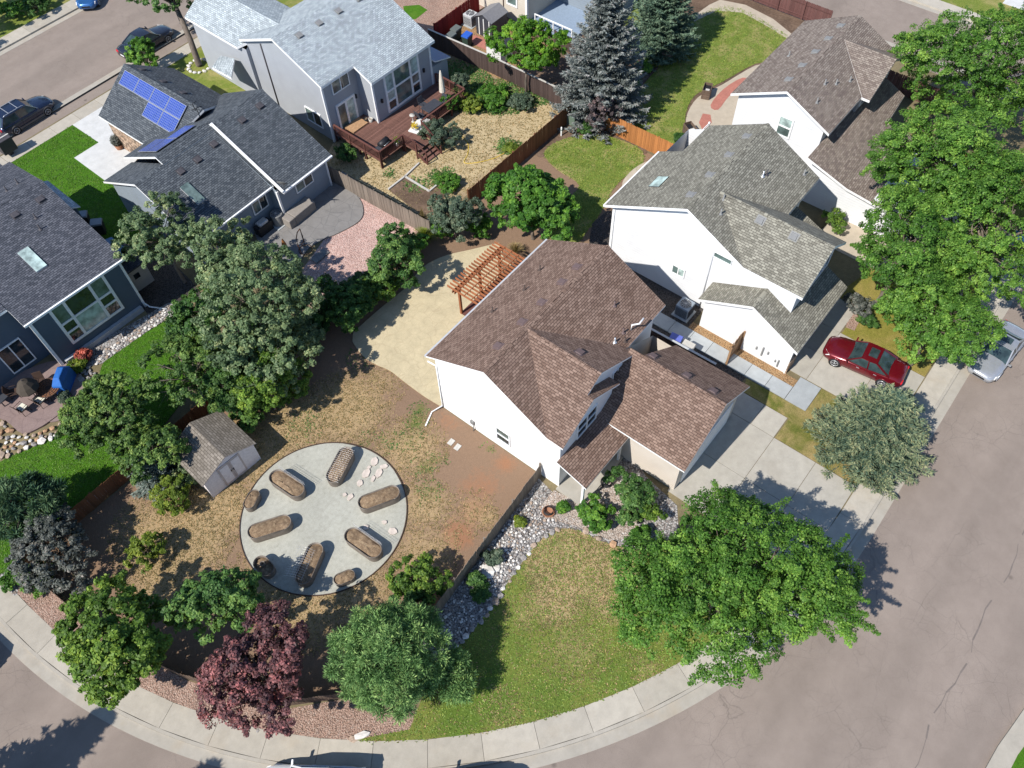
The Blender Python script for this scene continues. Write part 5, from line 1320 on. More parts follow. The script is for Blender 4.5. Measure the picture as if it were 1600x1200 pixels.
fence('maroon fence along the street at the upper right', [(64.9, 33.5), (64.9, 19.6)], 1.6, 'maroon_wood', rail_side=-1)
fence('short maroon fence between taupe-roofed house and right-hand trees', [(60.4, 13.2), (60.4, 7.4)], 1.6, 'maroon_wood', rail_side=-1)
fence('dark fence stub behind the small spruce beside yellow flowers', [(49.5, 36.4), (49.5, 32.2), (46.5, 30.0)], 1.4, 'dark_wood')
fence('tall tan gate fence across the side path of the olive-roofed house', [(30.0, 8.75), (31.58, 8.75)], 1.75, 'tan_wood', rail_side=-1)
fence('low dark fence beside the path in the narrow side yard', [(28.6, 13.9), (28.75, 8.9)], 1.3, 'dark_wood', rail_side=-1, cap='trim_grey')

# timber raised-bed borders in the dry yard
t = thing('garden_border', 'pale timber border of the vegetable patch in the dry yard', 'garden border', at(633, 277, 0))
o0 = Vector(at(633, 277, 0))
for a, b in (((607, 297), (633, 277)), ((633, 277), (671, 300)), ((671, 300), (693, 282)), ((633, 277), (655, 256))):
    p, q = Vector(at(*a))-o0, Vector(at(*b))-o0; MB().beam(tuple(p+Vector((0, 0, .06))), tuple(q+Vector((0, 0, .06))), 0.12, 0.14).build('timber', 'timber', t)
sheet('vegetable_patch', pix([(607, 297), (633, 277), (671, 300), (693, 282), (700, 300), (672, 340), (640, 322)]), 0.03, 'mulch')
t = thing('garden_border', 'dark timber edge of the green bed beside the grey spruce', 'garden border', at(1000, 130, 0)); o0 = Vector(at(1000, 130, 0))
for a, b in (((1027, 107), (1000, 135)), ((1000, 135), (978, 160))):
    p, q = Vector(at(*a))-o0, Vector(at(*b))-o0; MB().beam(tuple(p+Vector((0, 0, .08))), tuple(q+Vector((0, 0, .08))), 0.12, 0.18).build('timber', 'dark_wood', t)
# garden hose
hp = [Vector(at(x, y, 0.03)) for x, y in smooth_poly([(722, 213), (731, 224), (731, 240), (725, 253), (735, 255), (755, 252), (775, 246), (790, 238), (800, 233)], 5, False)]
tag(MB().tube([tuple(p) for p in hp], 0.025, 6).build('garden_hose', 'hose'), 'yellow garden hose lying in the dry grass', 'hose')

# ------------------------------------------------------------------ stones
def stone_row(name, label, pts, s_, mats, seed, step=None, flat=0.7, cat='stones', jitter=0.08, z=0.02):
    root = thing(name, label, cat, (pts[0][0], pts[0][1], 0)); k = 0; rr = random.Random(seed)
    for (x0, y0), (x1, y1) in zip(pts[:-1], pts[1:]):
        L = math.hypot(x1-x0, y1-y0); n = max(1, int(L/(step or s_*1.9)))
        for i in range(n):
            f = (i+0.5)/n; x, y = x0+(x1-x0)*f+rr.uniform(-jitter, jitter), y0+(y1-y0)*f+rr.uniform(-jitter, jitter)
            stone('stone', root, x-pts[0][0], y-pts[0][1], z, s_*rr.uniform(0.7, 1.25), rr.choice(mats), rr.randrange(999), flat); k += 1
    return root
stone_row('stone_edging', 'row of tan edging stones between front lawn and rock bed', pix([(645, 1040), (700, 1028), (735, 990), (765, 955), (790, 915), (815, 880), (838, 850), (856, 834), (880, 826)]), 0.19, ['rock', 'rock_grey', 'rock_white'], 4, 0.38)
stone_row('stone_edging', 'brown boulders edging the top of the front lawn', pix([(905, 822), (925, 838), (950, 848), (985, 862)]), 0.30, ['rock', 'rock_orange'], 9, 0.62)
def rock_field(name, label, poly, n, s0, s1, mats, seed, z=0.03, avoid=None):
    root = thing(name, label, 'rocks', (poly[0][0], poly[0][1], 0)); rr = random.Random(seed); xs = [p[0] for p in poly]; ys = [p[1] for p in poly]; P = []; tries = 0
    while len(P) < n and tries < 6000:
        tries += 1; x, y, s_ = rr.uniform(min(xs), max(xs)), rr.uniform(min(ys), max(ys)), rr.uniform(s0, s1)
        if not inside(poly, x, y) or any(math.hypot(x-a, y-b) < 0.78*(s_+c) for a, b, c in P): continue
        P.append((x, y, s_)); stone('stone', root, x-poly[0][0], y-poly[0][1], z, s_, rr.choice(mats), rr.randrange(999), 0.75)
    return root
rock_field('rock_border', 'border of orange and grey boulders round the mauve patio', pix([(-20, 668), (5, 660), (30, 680), (60, 678), (85, 668), (110, 655), (128, 635), (150, 600), (160, 605), (150, 630), (130, 655), (95, 680), (60, 696), (10, 716), (-20, 712)]), 230, 0.13, 0.30, ['rock', 'rock_grey', 'rock_orange', 'rock_white'], 3)
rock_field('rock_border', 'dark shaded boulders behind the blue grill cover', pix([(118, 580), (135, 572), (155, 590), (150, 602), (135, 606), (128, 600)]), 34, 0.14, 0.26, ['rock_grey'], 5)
rock_field('cobbles', 'pale cobbles edging the green lawn under the tall grid window', pix([(150, 572), (190, 545), (245, 508), (300, 482), (298, 474), (262, 478), (215, 505), (150, 560)]), 150, 0.07, 0.15, ['rock_white', 'rock_grey', 'rock'], 8)
rock_field('river_rocks', 'white river rocks beside the brown fence of the front lot', pix([(830, 775), (800, 812), (755, 866), (740, 905), (770, 920), (800, 890), (830, 850), (852, 828), (870, 815), (850, 790)]), 300, 0.045, 0.115, ['rock_white', 'rock_grey', 'rock_white', 'rock'], 11)
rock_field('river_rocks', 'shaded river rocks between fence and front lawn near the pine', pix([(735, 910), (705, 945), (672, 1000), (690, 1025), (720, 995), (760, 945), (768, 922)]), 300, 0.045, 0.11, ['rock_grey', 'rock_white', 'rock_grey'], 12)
for k, (px, py, s_, mt, lb) in enumerate([(762, 893, .45, 'rock_white', 'pale boulder among the green plants of the rock bed'), (775, 888, .3, 'rock_white', 'small white boulder in the shaded rock bed'), (566, 1149, .36, 'rock_white', 'flat white boulder beside sidewalk under the pine'), (553, 1154, .22, 'rock', 'small tan stone by the pine at the sidewalk'), (402, 1142, .1, 'rock_grey', 'pebble on the sidewalk below the plum tree'), (929, 763, .3, 'rock_white', 'white stone at the porch corner'), (921, 773, .22, 'rock_white', 'smaller white stone below the porch corner')]):
    x, y = at2(px, py); r0 = stone('boulder', None, x, y, 0.0, s_, mt, k+20, 0.38); tag(r0, lb, 'boulder')
    if 'flat white' in lb: r0.scale = (.46, .2, .16); r0.rotation_euler = (0, 0, R(-35))
# scattered flagstones on the round garden bed
for k, (px, py, w, hh, rot, lb) in enumerate([(585, 722, .52, .3, .3, 'largest pink flagstone near the top right of the round bed'), (592, 740, .55, .28, .1, 'bright rectangular flagstone second from the top right'), (572, 741, .58, .32, .2, 'grey flagstone left of the bright rectangular one'), (577, 731, .25, .16, -.7, 'small narrow flagstone between the larger ones'), (600, 730, .3, .3, .9, 'pinkish flagstone nearest the rim of the round bed'), (583, 749, .38, .18, .5, 'thin pale flagstone below the cluster'), (563, 756, .35, .25, .1, 'faint flagstone half buried in pale fines'), (548, 777, .42, .22, .1, 'flagstone left of the soil-filled tank on the right'), (539, 774, .2, .16, .6, 'tiny flagstone chip in the middle of the round bed'), (614, 831, .4, .36, .4, 'orange flagstone near the right rim of the round bed'), (601, 817, .22, .2, .2, 'small pale flagstone above the orange one'), (572, 825, .32, .24, -.6, 'tilted flagstone leaning at the lower right tank')]):
    x, y = at2(px, py); rr = random.Random(k); n = 7
    w *= .55; hh *= .6
    poly = [(math.cos(2*PI*i/n+rr.uniform(-.25, .25))*w*rr.uniform(.8, 1.12), math.sin(2*PI*i/n+rr.uniform(-.25, .25))*hh*1.25*rr.uniform(.8, 1.1)) for i in range(n)]
    tag(MB().prism(poly, 0.0, 0.075).build('flagstone', 'flag', None, (x, y, 0.028), SHADOW_AZ+0.3+rot), lb, 'flagstone', 'loose flagstones on the round bed')
for k, (px, py, lb) in enumerate([(705, 691, 'left stepping stone of the pair in bare soil'), (715, 699, 'right stepping stone of the pair in bare soil')]):
    x, y = at2(px, py); tag(MB().box(-.2, -.15, -.02, .2, .15, .04).build('stepping_stone', 'timber', None, (x, y, 0.003), 0.05), lb, 'stepping stone', 'stepping stones by the white wall')

# ------------------------------------------------------------------ stock-tank planters
def oval(L, W_, n=10, k=1.0):
    r = W_/2; c = L/2-r; P = []
    for i in range(n+1): a = -PI/2+PI*i/n; P.append((c+r*math.cos(a)*k+0*a, r*math.sin(a)*k))
    for i in range(n+1): a = PI/2+PI*i/n; P.append((-c+r*math.cos(a)*k, r*math.sin(a)*k))
    return P
def tank(label, px, py, ang, L=2.3, W_=0.86, hh=0.6, wire=None, soil=0.09, shape=1):
    x, y = at2(px, py, hh); t = thing('stock_tank', label, 'planter', (x, y, 0.03), ang, 'galvanised stock tank planters on the round bed')
    P = oval(L, W_); n = len(P); mb = MB(); q = lambda k: [(a*(1+2*(k-1)/L*W_/2*0+(k-1)*0.5), b*k) for a, b in P]
    rings = [(P, 0), (P, 0.12), ([(a*1.006, b*1.015) for a, b in P], 0.16), (P, 0.20), ([(a*1.006, b*1.015) for a, b in P], 0.36), (P, 0.40), ([(a*1.004, b*1.012) for a, b in P], hh)]
    vs = [(a, b, z) for pl, z in rings for a, b in pl]; fs = []
    for i in range(len(rings)-1):
        for j in range(n): fs.append((i*n+j, i*n+(j+1) % n, (i+1)*n+(j+1) % n, (i+1)*n+j))
    mb.mesh(vs, fs, 0, True)
    inn = [(a*0.985, b*0.965) for a, b in P]; vs = [(a*1.004, b*1.012, hh) for a, b in P]+[(a, b, hh) for a, b in inn]+[(a, b, hh-0.3) for a, b in inn]
    mb.mesh(vs, [(j, (j+1) % n, n+(j+1) % n, n+j) for j in range(n)]+[(n+j, n+(j+1) % n, 2*n+(j+1) % n, 2*n+j) for j in range(n)], 0, True)
    mb.build('shell', 'galv', t)
    MB().tube([(a*1.006, b*1.014, hh) for a, b in P]+[(P[0][0]*1.006, P[0][1]*1.014, hh)], 0.018, 6).build('rim', 'galv', t)
    # heaped soil
    rr = np.random.default_rng(int(px)); rings = [1.0, 0.85, 0.6, 0.3]; vs = []; fs = []
    for i, k in enumerate(rings):
        for j in range(n): vs.append((inn[j][0]*(k if k > .99 else k*1.0), inn[j][1]*k, hh-soil-(0.05 if i == 0 else 0)+0.03*rr.normal()*(i > 0)+0.02*i))
    for i in range(3):
        for j in range(n): fs.append((i*n+j, i*n+(j+1) % n, (i+1)*n+(j+1) % n, (i+1)*n+j))
    fs.append(tuple(3*n+j for j in range(n))); MB().mesh(vs, fs, 0, True).build('soil', 'soil', t)
    if wire == 'net':
        w = MB(); k = int(L/0.13)
        for i in range(k+1): a = -L/2+0.1+(L-.2)*i/k; w.tube([(a, -W_/2*.97, hh+.01), (a, 0, hh+.05), (a, W_/2*.97, hh+.01)], 0.006, 3, 0, False)
        for b in (-.6, -.2, .2, .6): w.tube([(-L/2+.12, b*W_/2, hh+.03), (L/2-.12, b*W_/2, hh+.03)], 0.006, 3, 0, False)
        w.build('wire_cover', 'wire', t)
    if wire == 'side':
        w = MB(); k = 15
        for i in range(k+1): a = -L*.42+L*.84*i/k; w.tube([(a, W_/2*1.0, hh), (a, W_/2+.02, hh+.42)], 0.006, 3, 0, False)
        for b in (.1, .24, .40): w.tube([(-L*.42, W_/2+.01, hh+b), (L*.42, W_/2+.01, hh+b)], 0.006, 3, 0, False)
        w.build('trellis', 'wire', t)
    if wire == 'hoop':
        w = MB(); k = 13
        for i in range(k+1):
            a = -L*.42+L*.72*i/k; w.tube([(a, -.05, hh+.02), (a, .3, hh+.22), (a, .75, hh+.12), (a, 1.0, hh-.02)], 0.007, 3, 0, False)
        for b, z in ((.0, .04), (.3, .22), (.55, .19), (.8, .1)): w.tube([(-L*.42, b, hh+z), (L*.3, b, hh+z)], 0.007, 3, 0, False)
        w.build('wire_cloche', 'wire', t)
    return t
def ang(p, q, z=0.6): a, b = at(*p, z), at(*q, z); return math.atan2(b[1]-a[1], b[0]-a[0])
tank('oval stock tank under a fine wire net at the top of the round bed', 531, 726, ang((517, 755), (545, 702)), wire='net')
tank('oval stock tank casting a netted shadow at the upper left of the round bed', 448, 755, ang((424, 740), (472, 772)), wire='side')
tank('oval stock tank of dry soil at the right rim of the round bed', 592, 777, ang((562, 787), (622, 765)), soil=0.06)
tank('oval stock tank at the left middle of the round bed', 421, 823, ang((392, 832), (452, 813)), soil=0.03)
tank('oval stock tank with a wire panel at the lower right of the round bed', 567, 848, ang((542, 832), (590, 866)), wire='side')
tank('oval stock tank half covered by a bent wire cloche at the bed bottom', 483, 880, ang((470, 910), (496, 852)), wire='hoop', soil=0.12)
tank('small oval tub at the left rim of the round bed', 393, 780, ang((387, 792), (400, 768)), 1.15, 0.62, 0.5, soil=0.04)
tank('small oval tub at the bottom rim of the round bed', 538, 902, ang((526, 907), (550, 897)), 1.1, 0.62, 0.4, soil=0.05)
bt = tank('dark oval tub holding a watering can in shade at the lower left', 412, 884, ang((402, 874), (424, 896)), 1.25, 0.75, 0.5, soil=0.2)
x, y = at2(411, 882, 0.45); wc = thing('watering_can', 'round metal watering can in the dark oval tub', 'watering can', (x, y, 0.36))
MB().lathe((0, 0, 0), [(0.13, 0), (0.14, 0.2), (0.12, 0.24), (0.13, 0.26), (0.10, 0.25), (0.09, 0.05)], 18).build('body', 'galv', wc); MB().tube([(0.13, 0, 0.08), (0.3, 0, 0.24)], 0.02, 6).build('spout', 'galv', wc)
MB().tube([(-.13, 0, .2), (-.24, 0, .2), (-.22, 0, .06), (-.13, 0, .05)], 0.012, 5).build('handle', 'galv', wc)

# ------------------------------------------------------------------ pergola with lattice and bench
pg = thing('pergola', 'stained cedar pergola with lattice seat wall on the yellow patio', 'pergola', (23.2, 20.95, 0.06))
PX, PY = 0.0, 0.0; W_, D_ = 5.1, 3.1; hb = 2.45
for x in (0.05, 2.0, 3.95):
    for y in (0.15, 3.0): MB().box(x-.07, y-.07, 0, x+.07, y+.07, hb).build('post', 'pergola', pg)
for y in (0.15, 3.0):
    for s_ in (-.085, .085): MB().beam((-.45, y+s_, hb+.02), (4.3, y+s_, hb+.02), .04, .2).build('beam', 'pergola', pg)
for i in range(19): x = -.35+4.55*i/18; MB().beam((x, -.35, hb+.2), (x, 3.55, hb+.2), .045, .16).build('rafter', 'pergola', pg)
for i in range(5): y = 0.5+i*0.55; MB().beam((-.4, y, hb+.30), (4.25, y, hb+.30), .045, .04).build('slat', 'pergola', pg)
lt = MB()
for (a, b, hh) in (((0.05, .15), (0.05, 1.6), 1.9), ((2.0, 0.15), (3.95, 0.15), 1.25), ((3.95, .15), (3.95, 3.0), 1.5), ((2.0, .15), (2.0, 1.4), 1.4)):
    d = Vector((b[0]-a[0], b[1]-a[1], 0)); L = d.length; d.normalize()
    for i in range(int((L+hh)/0.16)):
        for sg in (1, -1):
            u0 = i*.16-hh; v0 = 0.25
            p0 = [u0, v0]; p1 = [u0+hh, v0+hh-.25]
            if p0[0] < 0: p0 = [0, v0-u0]
            if p1[0] > L: p1 = [L, p1[1]-(p1[0]-L)]
            if p0[1] >= hh or p1[0] <= p0[0]: continue
            if sg < 0: p0, p1 = [L-p0[0], p0[1]], [L-p1[0], p1[1]]
            lt.beam((a[0]+d.x*p0[0], a[1]+d.y*p0[0]+.012*sg, p0[1]), (a[0]+d.x*p1[0], a[1]+d.y*p1[0]+.012*sg, p1[1]), .035, .012, 0, (-d.y, d.x, 0))
    lt.beam((*a, hh+.02), (*b, hh+.02), .09, .06); lt.beam((*a, .22), (*b, .22), .07, .06)
o = lt.build('lattice', 'pergola', pg); o['kind'] = 'stuff'
for k in range(3): MB().box(2.15, .35+k*.16, .42, 3.85, .49+k*.16, .46).build('bench_slat', 'pergola', pg)
MB().box(0.0, .05, 0.0, 3.95, 3.05, 0.05).build('floor', 'deck_rail', pg)

# ------------------------------------------------------------------ garden sheds
sd = thing('garden_shed', 'mauve grey garden shed with double doors beside the round bed', 'shed', (4.95, 26.35, 0), R(-4))
MB().mesh([(0, 0, 0), (3.3, 0, 0), (3.3, 3.0, 0), (0, 3.0, 0), (0, 0, 1.75), (3.3, 0, 1.75), (3.3, 3.0, 1.75), (0, 3.0, 1.75), (1.65, 0, 2.5), (1.65, 3.0, 2.5)], [(0, 1, 5, 8, 4), (1, 2, 6, 5), (2, 3, 7, 9, 6), (3, 0, 4, 7)]).build('wall', 'shed_wall', sd)
r_ = MB().slab([(-.15, -.12, 1.72), (1.65, -.12, 2.56), (1.65, 3.12, 2.56), (-.15, 3.12, 1.72)], .06, 0, 1).slab([(3.45, -.12, 1.72), (1.65, -.12, 2.56), (1.65, 3.12, 2.56), (3.45, 3.12, 1.72)], .06, 0, 1); r_.build('roof', ['sh_shed', 'shed_trim'], sd)
for x0 in (.93, 1.66):
    d_ = MB().box(x0, -.05, .12, x0+.71, -.002, 1.95).build('door', 'shed_trim', sd)
    MB().box(x0+.1, -.065, .28, x0+.61, -.052, 1.8).build('panel', 'shed_wall', d_)
    MB().box(x0+(.62 if x0 < 1 else .04), -.1, 1.0, x0+(.66 if x0 < 1 else .08), -.051, 1.16).build('handle', 'black', d_)
sd2 = thing('storage_shed', 'charcoal metal shed with white trimmed doors at the top', 'shed', (46.95, 40.95, 0), R(0))
MB().mesh([(0, 0, 0), (2.0, 0, 0), (2.0, 1.7, 0), (0, 1.7, 0), (0, 0, 1.6), (2.0, 0, 1.6), (2.0, 1.7, 1.6), (0, 1.7, 1.6), (0, .85, 2.0), (2.0, .85, 2.0)], [(0, 3, 7, 8, 4), (0, 4, 5, 1), (1, 5, 9, 6, 2), (2, 6, 7, 3)]).build('wall', 'charcoal_panel', sd2)
MB().slab([(-.1, -.1, 1.58), (2.1, -.1, 1.58), (2.1, .85, 2.05), (-.1, .85, 2.05)], .04).slab([(-.1, 1.8, 1.58), (2.1, 1.8, 1.58), (2.1, .85, 2.05), (-.1, .85, 2.05)], .04).build('roof', ['shed_grey', 'shed_grey'], sd2)
for y in (.25, .85, 1.35): MB().box(-.03, y-.045, .05, -.002, y+.045, 1.6).build('door_trim', 'white_panel', sd2)
sd3 = thing('storage_shed', 'small white resin shed with dark roof behind the pale-capped fence', 'shed', (44.75, 38.2, 0))
MB().mesh([(0, 0, 0), (1.5, 0, 0), (1.5, 1.5, 0), (0, 1.5, 0), (0, 0, 1.35), (1.5, 0, 1.35), (1.5, 1.5, 1.35), (0, 1.5, 1.35), (0, .75, 1.75), (1.5, .75, 1.75)], [(0, 3, 7, 8, 4), (0, 4, 5, 1), (1, 5, 9, 6, 2), (2, 6, 7, 3)]).build('wall', 'white_panel', sd3)
MB().slab([(-.02, -.08, 1.33), (1.6, -.08, 1.33), (1.6, .75, 1.79), (-.02, .75, 1.79)], .05).slab([(-.02, 1.58, 1.33), (1.6, 1.58, 1.33), (1.6, .75, 1.79), (-.02, .75, 1.79)], .05).build('roof', ['charcoal_panel', 'charcoal_panel'], sd3)

# ------------------------------------------------------------------ air conditioners, bins, boxes
def ac_unit(label, x, y, z=0.05, w=0.85, hh=0.9, mat='vent_grey', round_=False):
    t = thing('air_conditioner', label, 'air conditioner', (x, y, z), 0, 'outdoor air conditioners')
    if round_:
        MB().lathe((0, 0, 0), [(w/2, 0), (w/2, hh), (w/2*.9, hh+.02), (w/2*.75, hh)], 24, 0, False).build('casing', mat, t)
    else:
        MB().box(-w/2, -w/2, 0.04, w/2, w/2, hh).build('casing', mat, t, bevel=0.05)
        lv = MB()
        for i in range(14):
            z_ = .12+i*.05
            for s_ in (-1, 1): lv.box(-w/2+.06, s_*(w/2+.006)-.004, z_, w/2-.06, s_*(w/2+.006)+.004, z_+.02); lv.box(s_*(w/2+.006)-.004, -w/2+.06, z_, s_*(w/2+.006)+.004, w/2-.06, z_+.02)
        o = lv.build('louvres', 'charcoal_panel', t); o['kind'] = 'stuff'
    MB().lathe((0, 0, hh+.003), [(w*.4, 0), (w*.4, .01), (.02, .012)], 22, 0, False).build('grille', 'charcoal_panel', t)
    rg = MB()
    for k in range(1, 5): rg.tube([(w*.095*k*math.cos(2*PI*i/20), w*.095*k*math.sin(2*PI*i/20), hh+.03) for i in range(21)], .008, 4, 0, False)
    for k in range(6): a = PI*k/6; rg.tube([(w*.4*math.cos(a), w*.4*math.sin(a), hh+.03), (-w*.4*math.cos(a), -w*.4*math.sin(a), hh+.03)], .008, 4, 0, False)
    rg.build('guard', 'silver', t)
    MB().box(-w/2-.12, -w/2-.12, -.05, w/2+.12, w/2+.12, .04).build('pad', 'path', t); return t
x, y = at2(1068, 490); ac_unit('blue grey square air conditioner in the shaded side yard', x, y, 0.04, .9, .95, 'bluegrey_wall')
x, y = at2(437, 350); ac_unit('round air conditioner against the solar house wall', x, y, 0.1, .85, .9, 'vent_grey', True)
x, y = at2(736, 38); ac_unit('pale air conditioner beside the red fence', x, y, 0.03, .9, 1.0, 'trim_grey')
def wheelie(label, x, y, rz, body, lid, hh=1.05):
    t = thing('wheelie_bin', label, 'bin', (x, y, 0.03), rz, 'wheeled refuse bins')
    MB().mesh([(-.24, -.28, 0), (.24, -.28, 0), (.24, .24, 0), (-.24, .24, 0), (-.32, -.38, hh-.1), (.32, -.38, hh-.1), (.32, .34, hh-.1), (-.32, .34, hh-.1)], [(0, 3, 2, 1), (0, 1, 5, 4), (1, 2, 6, 5), (2, 3, 7, 6), (3, 0, 4, 7)]).build('body', body, t)
    MB().mesh([(-.34, -.4, hh-.1), (.34, -.4, hh-.1), (.34, .38, hh-.1), (-.34, .38, hh-.1), (-.3, -.36, hh), (.3, -.36, hh), (.32, .36, hh+.04), (-.32, .36, hh+.04)], [(4, 5, 6, 7), (0, 1, 5, 4), (1, 2, 6, 5), (2, 3, 7, 6), (3, 0, 4, 7)]).build('lid', lid, t)
    for s_ in (-.3, .3): MB().tube([(s_-.03, .27, .12), (s_+.03, .27, .12)], .12, 12).build('wheel', 'rubber', t)
    MB().tube([(-.28, .42, hh-.05), (.28, .42, hh-.05)], .02, 6).build('handle', body, t); return t
for px, py, rz, b_, l_, lb in ((1052, 545, .2, 'bin_black', 'violet_lid', 'violet blue lidded bin in the dark side yard'), (1071, 556, .1, 'bin_grey', 'timber', 'pale grey lidded bin beside the violet blue one'), (731, 72, -1.5, 'bin_green', 'blue_lid', 'blue lidded bin by the red fence'), (714, 62, -1.6, 'bin_green', 'bin_grey', 'grey lidded bin against the red fence, left of the blue lid'), (706, 72, -1.6, 'bin_green', 'bin_grey', 'darker grey bin nearest the dark fence by the red fence')):
    x, y = at2(px, py); wheelie(lb, x, y, rz, b_, l_)
for px, py, lb in ((137, 352, 'first pale blue-lidded bin in the shade beside the dark roof'), (160, 364, 'second pale blue-lidded bin nearer the aspen trees')):
    x, y = at2(px, py); wheelie(lb, x, y, .9, 'bin_black', 'bluegrey_wall')
x, y = at2(895, 190); ub = thing('utility_box', 'green utility box at the fence corner under the spruce', 'utility box', (x, y, 0))
MB().box(-.5, -.5, 0, .5, .5, .8).build('cabinet', 'util', ub, bevel=.03); MB().mesh([(-.53, -.53, .8), (.53, -.53, .8), (.53, .53, .8), (-.53, .53, .8), (-.5, -.5, .86), (.5, -.5, .86), (.5, .5, .92), (-.5, .5, .92)], [(4, 5, 6, 7), (0, 1, 5, 4), (1, 2, 6, 5), (2, 3, 7, 6), (3, 0, 4, 7)]).build('lid', 'util', ub)
x, y = at2(877, 212); mp_ = thing('marker_post', 'white marker post near the green utility box', 'post', (x, y, 0)); MB().lathe((0, 0, 0), [(.06, 0), (.06, .72), (.05, .78), (.0, .8)], 12).build('pipe', 'trim', mp_); MB().lathe((0, 0, .5), [(.064, 0), (.064, .08)], 12, 0).build('band', 'util', mp_)
# mail-box pillar and raised planters on other lots
x, y = at2(18, 240); ml = thing('mailbox_cluster', 'dark grey mailbox cabinet on the pavement at the left edge', 'mailbox', (x, y, 0), 0)
MB().box(-.55, -.42, .35, .55, .42, 1.45).build('cabinet', 'vent_dark', ml, bevel=.03); MB().box(-.15, -.15, 0, .15, .15, .35).build('pedestal', 'vent_dark', ml); MB().box(-.58, -.06, 1.45, .58, .06, 1.5).build('trim', 'timber', ml)
def cedar_planter(label, px, py, rz, ln=1.0):
    x, y = at2(px, py); t = thing('planter_box', label, 'planter', (x, y, .04), rz, 'wooden boxes on the curved patio')
    for s_ in (-1, 1):
        for k in range(4): MB().box(-ln/2, s_*.3-.02, .02+k*.2, ln/2, s_*.3+.02, .2+k*.2).build('board', 'old_wood', t); MB().box(s_*ln/2-.02, -.28, .02+k*.2, s_*ln/2+.02, .28, .2+k*.2).build('board', 'old_wood', t)
    MB().box(-ln/2+.03, -.27, 0, ln/2-.03, .27, .6).build('contents', 'black', t); MB().box(-ln/2+.1, -.2, .6, -.1, .1, .7).build('lid', 'timber', t)
cedar_planter('brown wooden box on the curved patio near the lawn', 1103, 150, R(20)); cedar_planter('brown wooden box with orange trim lower on the curved patio', 1077, 212, R(60), 1.1)
x, y = at2(1043, 90); t = thing('compost_box', 'grey weathered box under the round spruce', 'box', (x, y, 0), .3); MB().box(-.5, -.35, 0, .5, .35, .6).build('body', 'grey_wood', t, bevel=.02); MB().box(-.55, -.4, .6, .55, .4, .66).build('lid', 'grey_wood', t)
x, y = at2(1003, 78); t = thing('wheelbarrow', 'blue wheelbarrow leaning beside the round spruce', 'wheelbarrow', (x, y, 0), .6); MB().mesh([(-.3, -.25, .3), (.3, -.25, .3), (.3, .25, .3), (-.3, .25, .3), (-.45, -.35, .6), (.5, -.35, .65), (.5, .35, .65), (-.45, .35, .6)], [(0, 3, 2, 1), (0, 1, 5, 4), (1, 2, 6, 5), (2, 3, 7, 6), (3, 0, 4, 7)]).build('tray', 'car_blue', t); MB().tube([(.55, -.04, .18), (.55, .04, .18)], .18, 14).build('wheel', 'rubber', t); MB().tube([(.55, -.2, .2), (-.9, -.28, .6)], .02, 5).tube([(.55, .2, .2), (-.9, .28, .6)], .02, 5).build('handles', 'grey_wood', t)

# ------------------------------------------------------------------ deck of the light-grey house
GA = R(47.8-49.33)
def gW(x, y): return (math.cos(GA)*x-math.sin(GA)*y, math.sin(GA)*x+math.cos(GA)*y)
ox, oy = gW(29.0, 38.2)
dk = thing('deck', 'dark red wooden deck with railings behind the light-grey house', 'deck', (ox, oy, 0), GA)
def dl(x, y): return (x-29.0, y-38.2)
for (x0, y0, x1, y1) in ((29.0, 38.2, 31.98, 43.1), (32.0, 38.2, 38.2, 41.42), (31.4, 36.9, 32.9, 38.19)):
    a, b = dl(x0, y0), dl(x1, y1); k = int((x1-x0)/.145) if False else int((b[1]-a[1])/.145)
    for i in range(k):
        y_ = a[1]+(b[1]-a[1])*i/k; MB().box(a[0], y_+.003, .58, b[0], y_+(b[1]-a[1])/k-.004, .62).build('board', 'deck', dk)
fr = MB()
for (x, y) in ((29.05, 38.25), (31.3, 38.25), (29.05, 40.5), (38.1, 38.25), (35, 38.25), (33, 38.25)): a = dl(x, y); fr.box(a[0], a[1], -.05, a[0]+.12, a[1]+.12, .58)
fr.build('joists', 'deck_rail', dk)
def railing(x0, y0, x1, y1):
    a, b = dl(x0, y0), dl(x1, y1); r_ = MB(); r_.beam((*a, 1.52), (*b, 1.52), .13, .05); r_.beam((*a, .78), (*b, .78), .05, .08); L = math.hypot(b[0]-a[0], b[1]-a[1])
    o = r_.build('rail', 'deck_rail', dk); bl = MB(); k = int(L/.13)
    for i in range(k): f = (i+.5)/k; x, y = a[0]+(b[0]-a[0])*f, a[1]+(b[1]-a[1])*f; bl.box(x-.018, y-.018, .8, x+.018, y+.018, 1.5)
    o = bl.build('balusters', 'deck_rail', dk); o['kind'] = 'stuff'
    for i in range(max(1, round(L/1.8))+1): f = i/max(1, round(L/1.8)); x, y = a[0]+(b[0]-a[0])*f, a[1]+(b[1]-a[1])*f; MB().box(x-.05, y-.05, 0, x+.05, y+.05, 1.49).build('post', 'deck_rail', dk)
railing(29.02, 43.0, 29.02, 38.22); railing(29.1, 38.22, 31.4, 38.22); railing(31.4, 38.15, 31.4, 36.9); railing(32.9, 36.9, 33.3, 38.1); railing(33.4, 38.22, 38.15, 38.22); railing(38.18, 38.3, 38.18, 41.3)
for i in range(3): a, b = dl(31.45, 36.85-.28*(i+1)), dl(32.85, 36.85-.28*i); MB().box(a[0], a[1], .42-.17*i, b[0], b[1], .46-.17*i).build('step', 'deck', dk)
for x_ in (31.4, 32.9): a = dl(x_, 36.85); MB().beam((a[0], a[1], .45), (a[0], a[1]-.95, -.02), .05, .22).beam((a[0], a[1], 1.5), (a[0], a[1]-.95, 1.0), .07, .05).box(a[0]-.04, a[1]-1.0, 0, a[0]+.04, a[1]-.92, 1.0).build('stringer', 'deck_rail', dk)
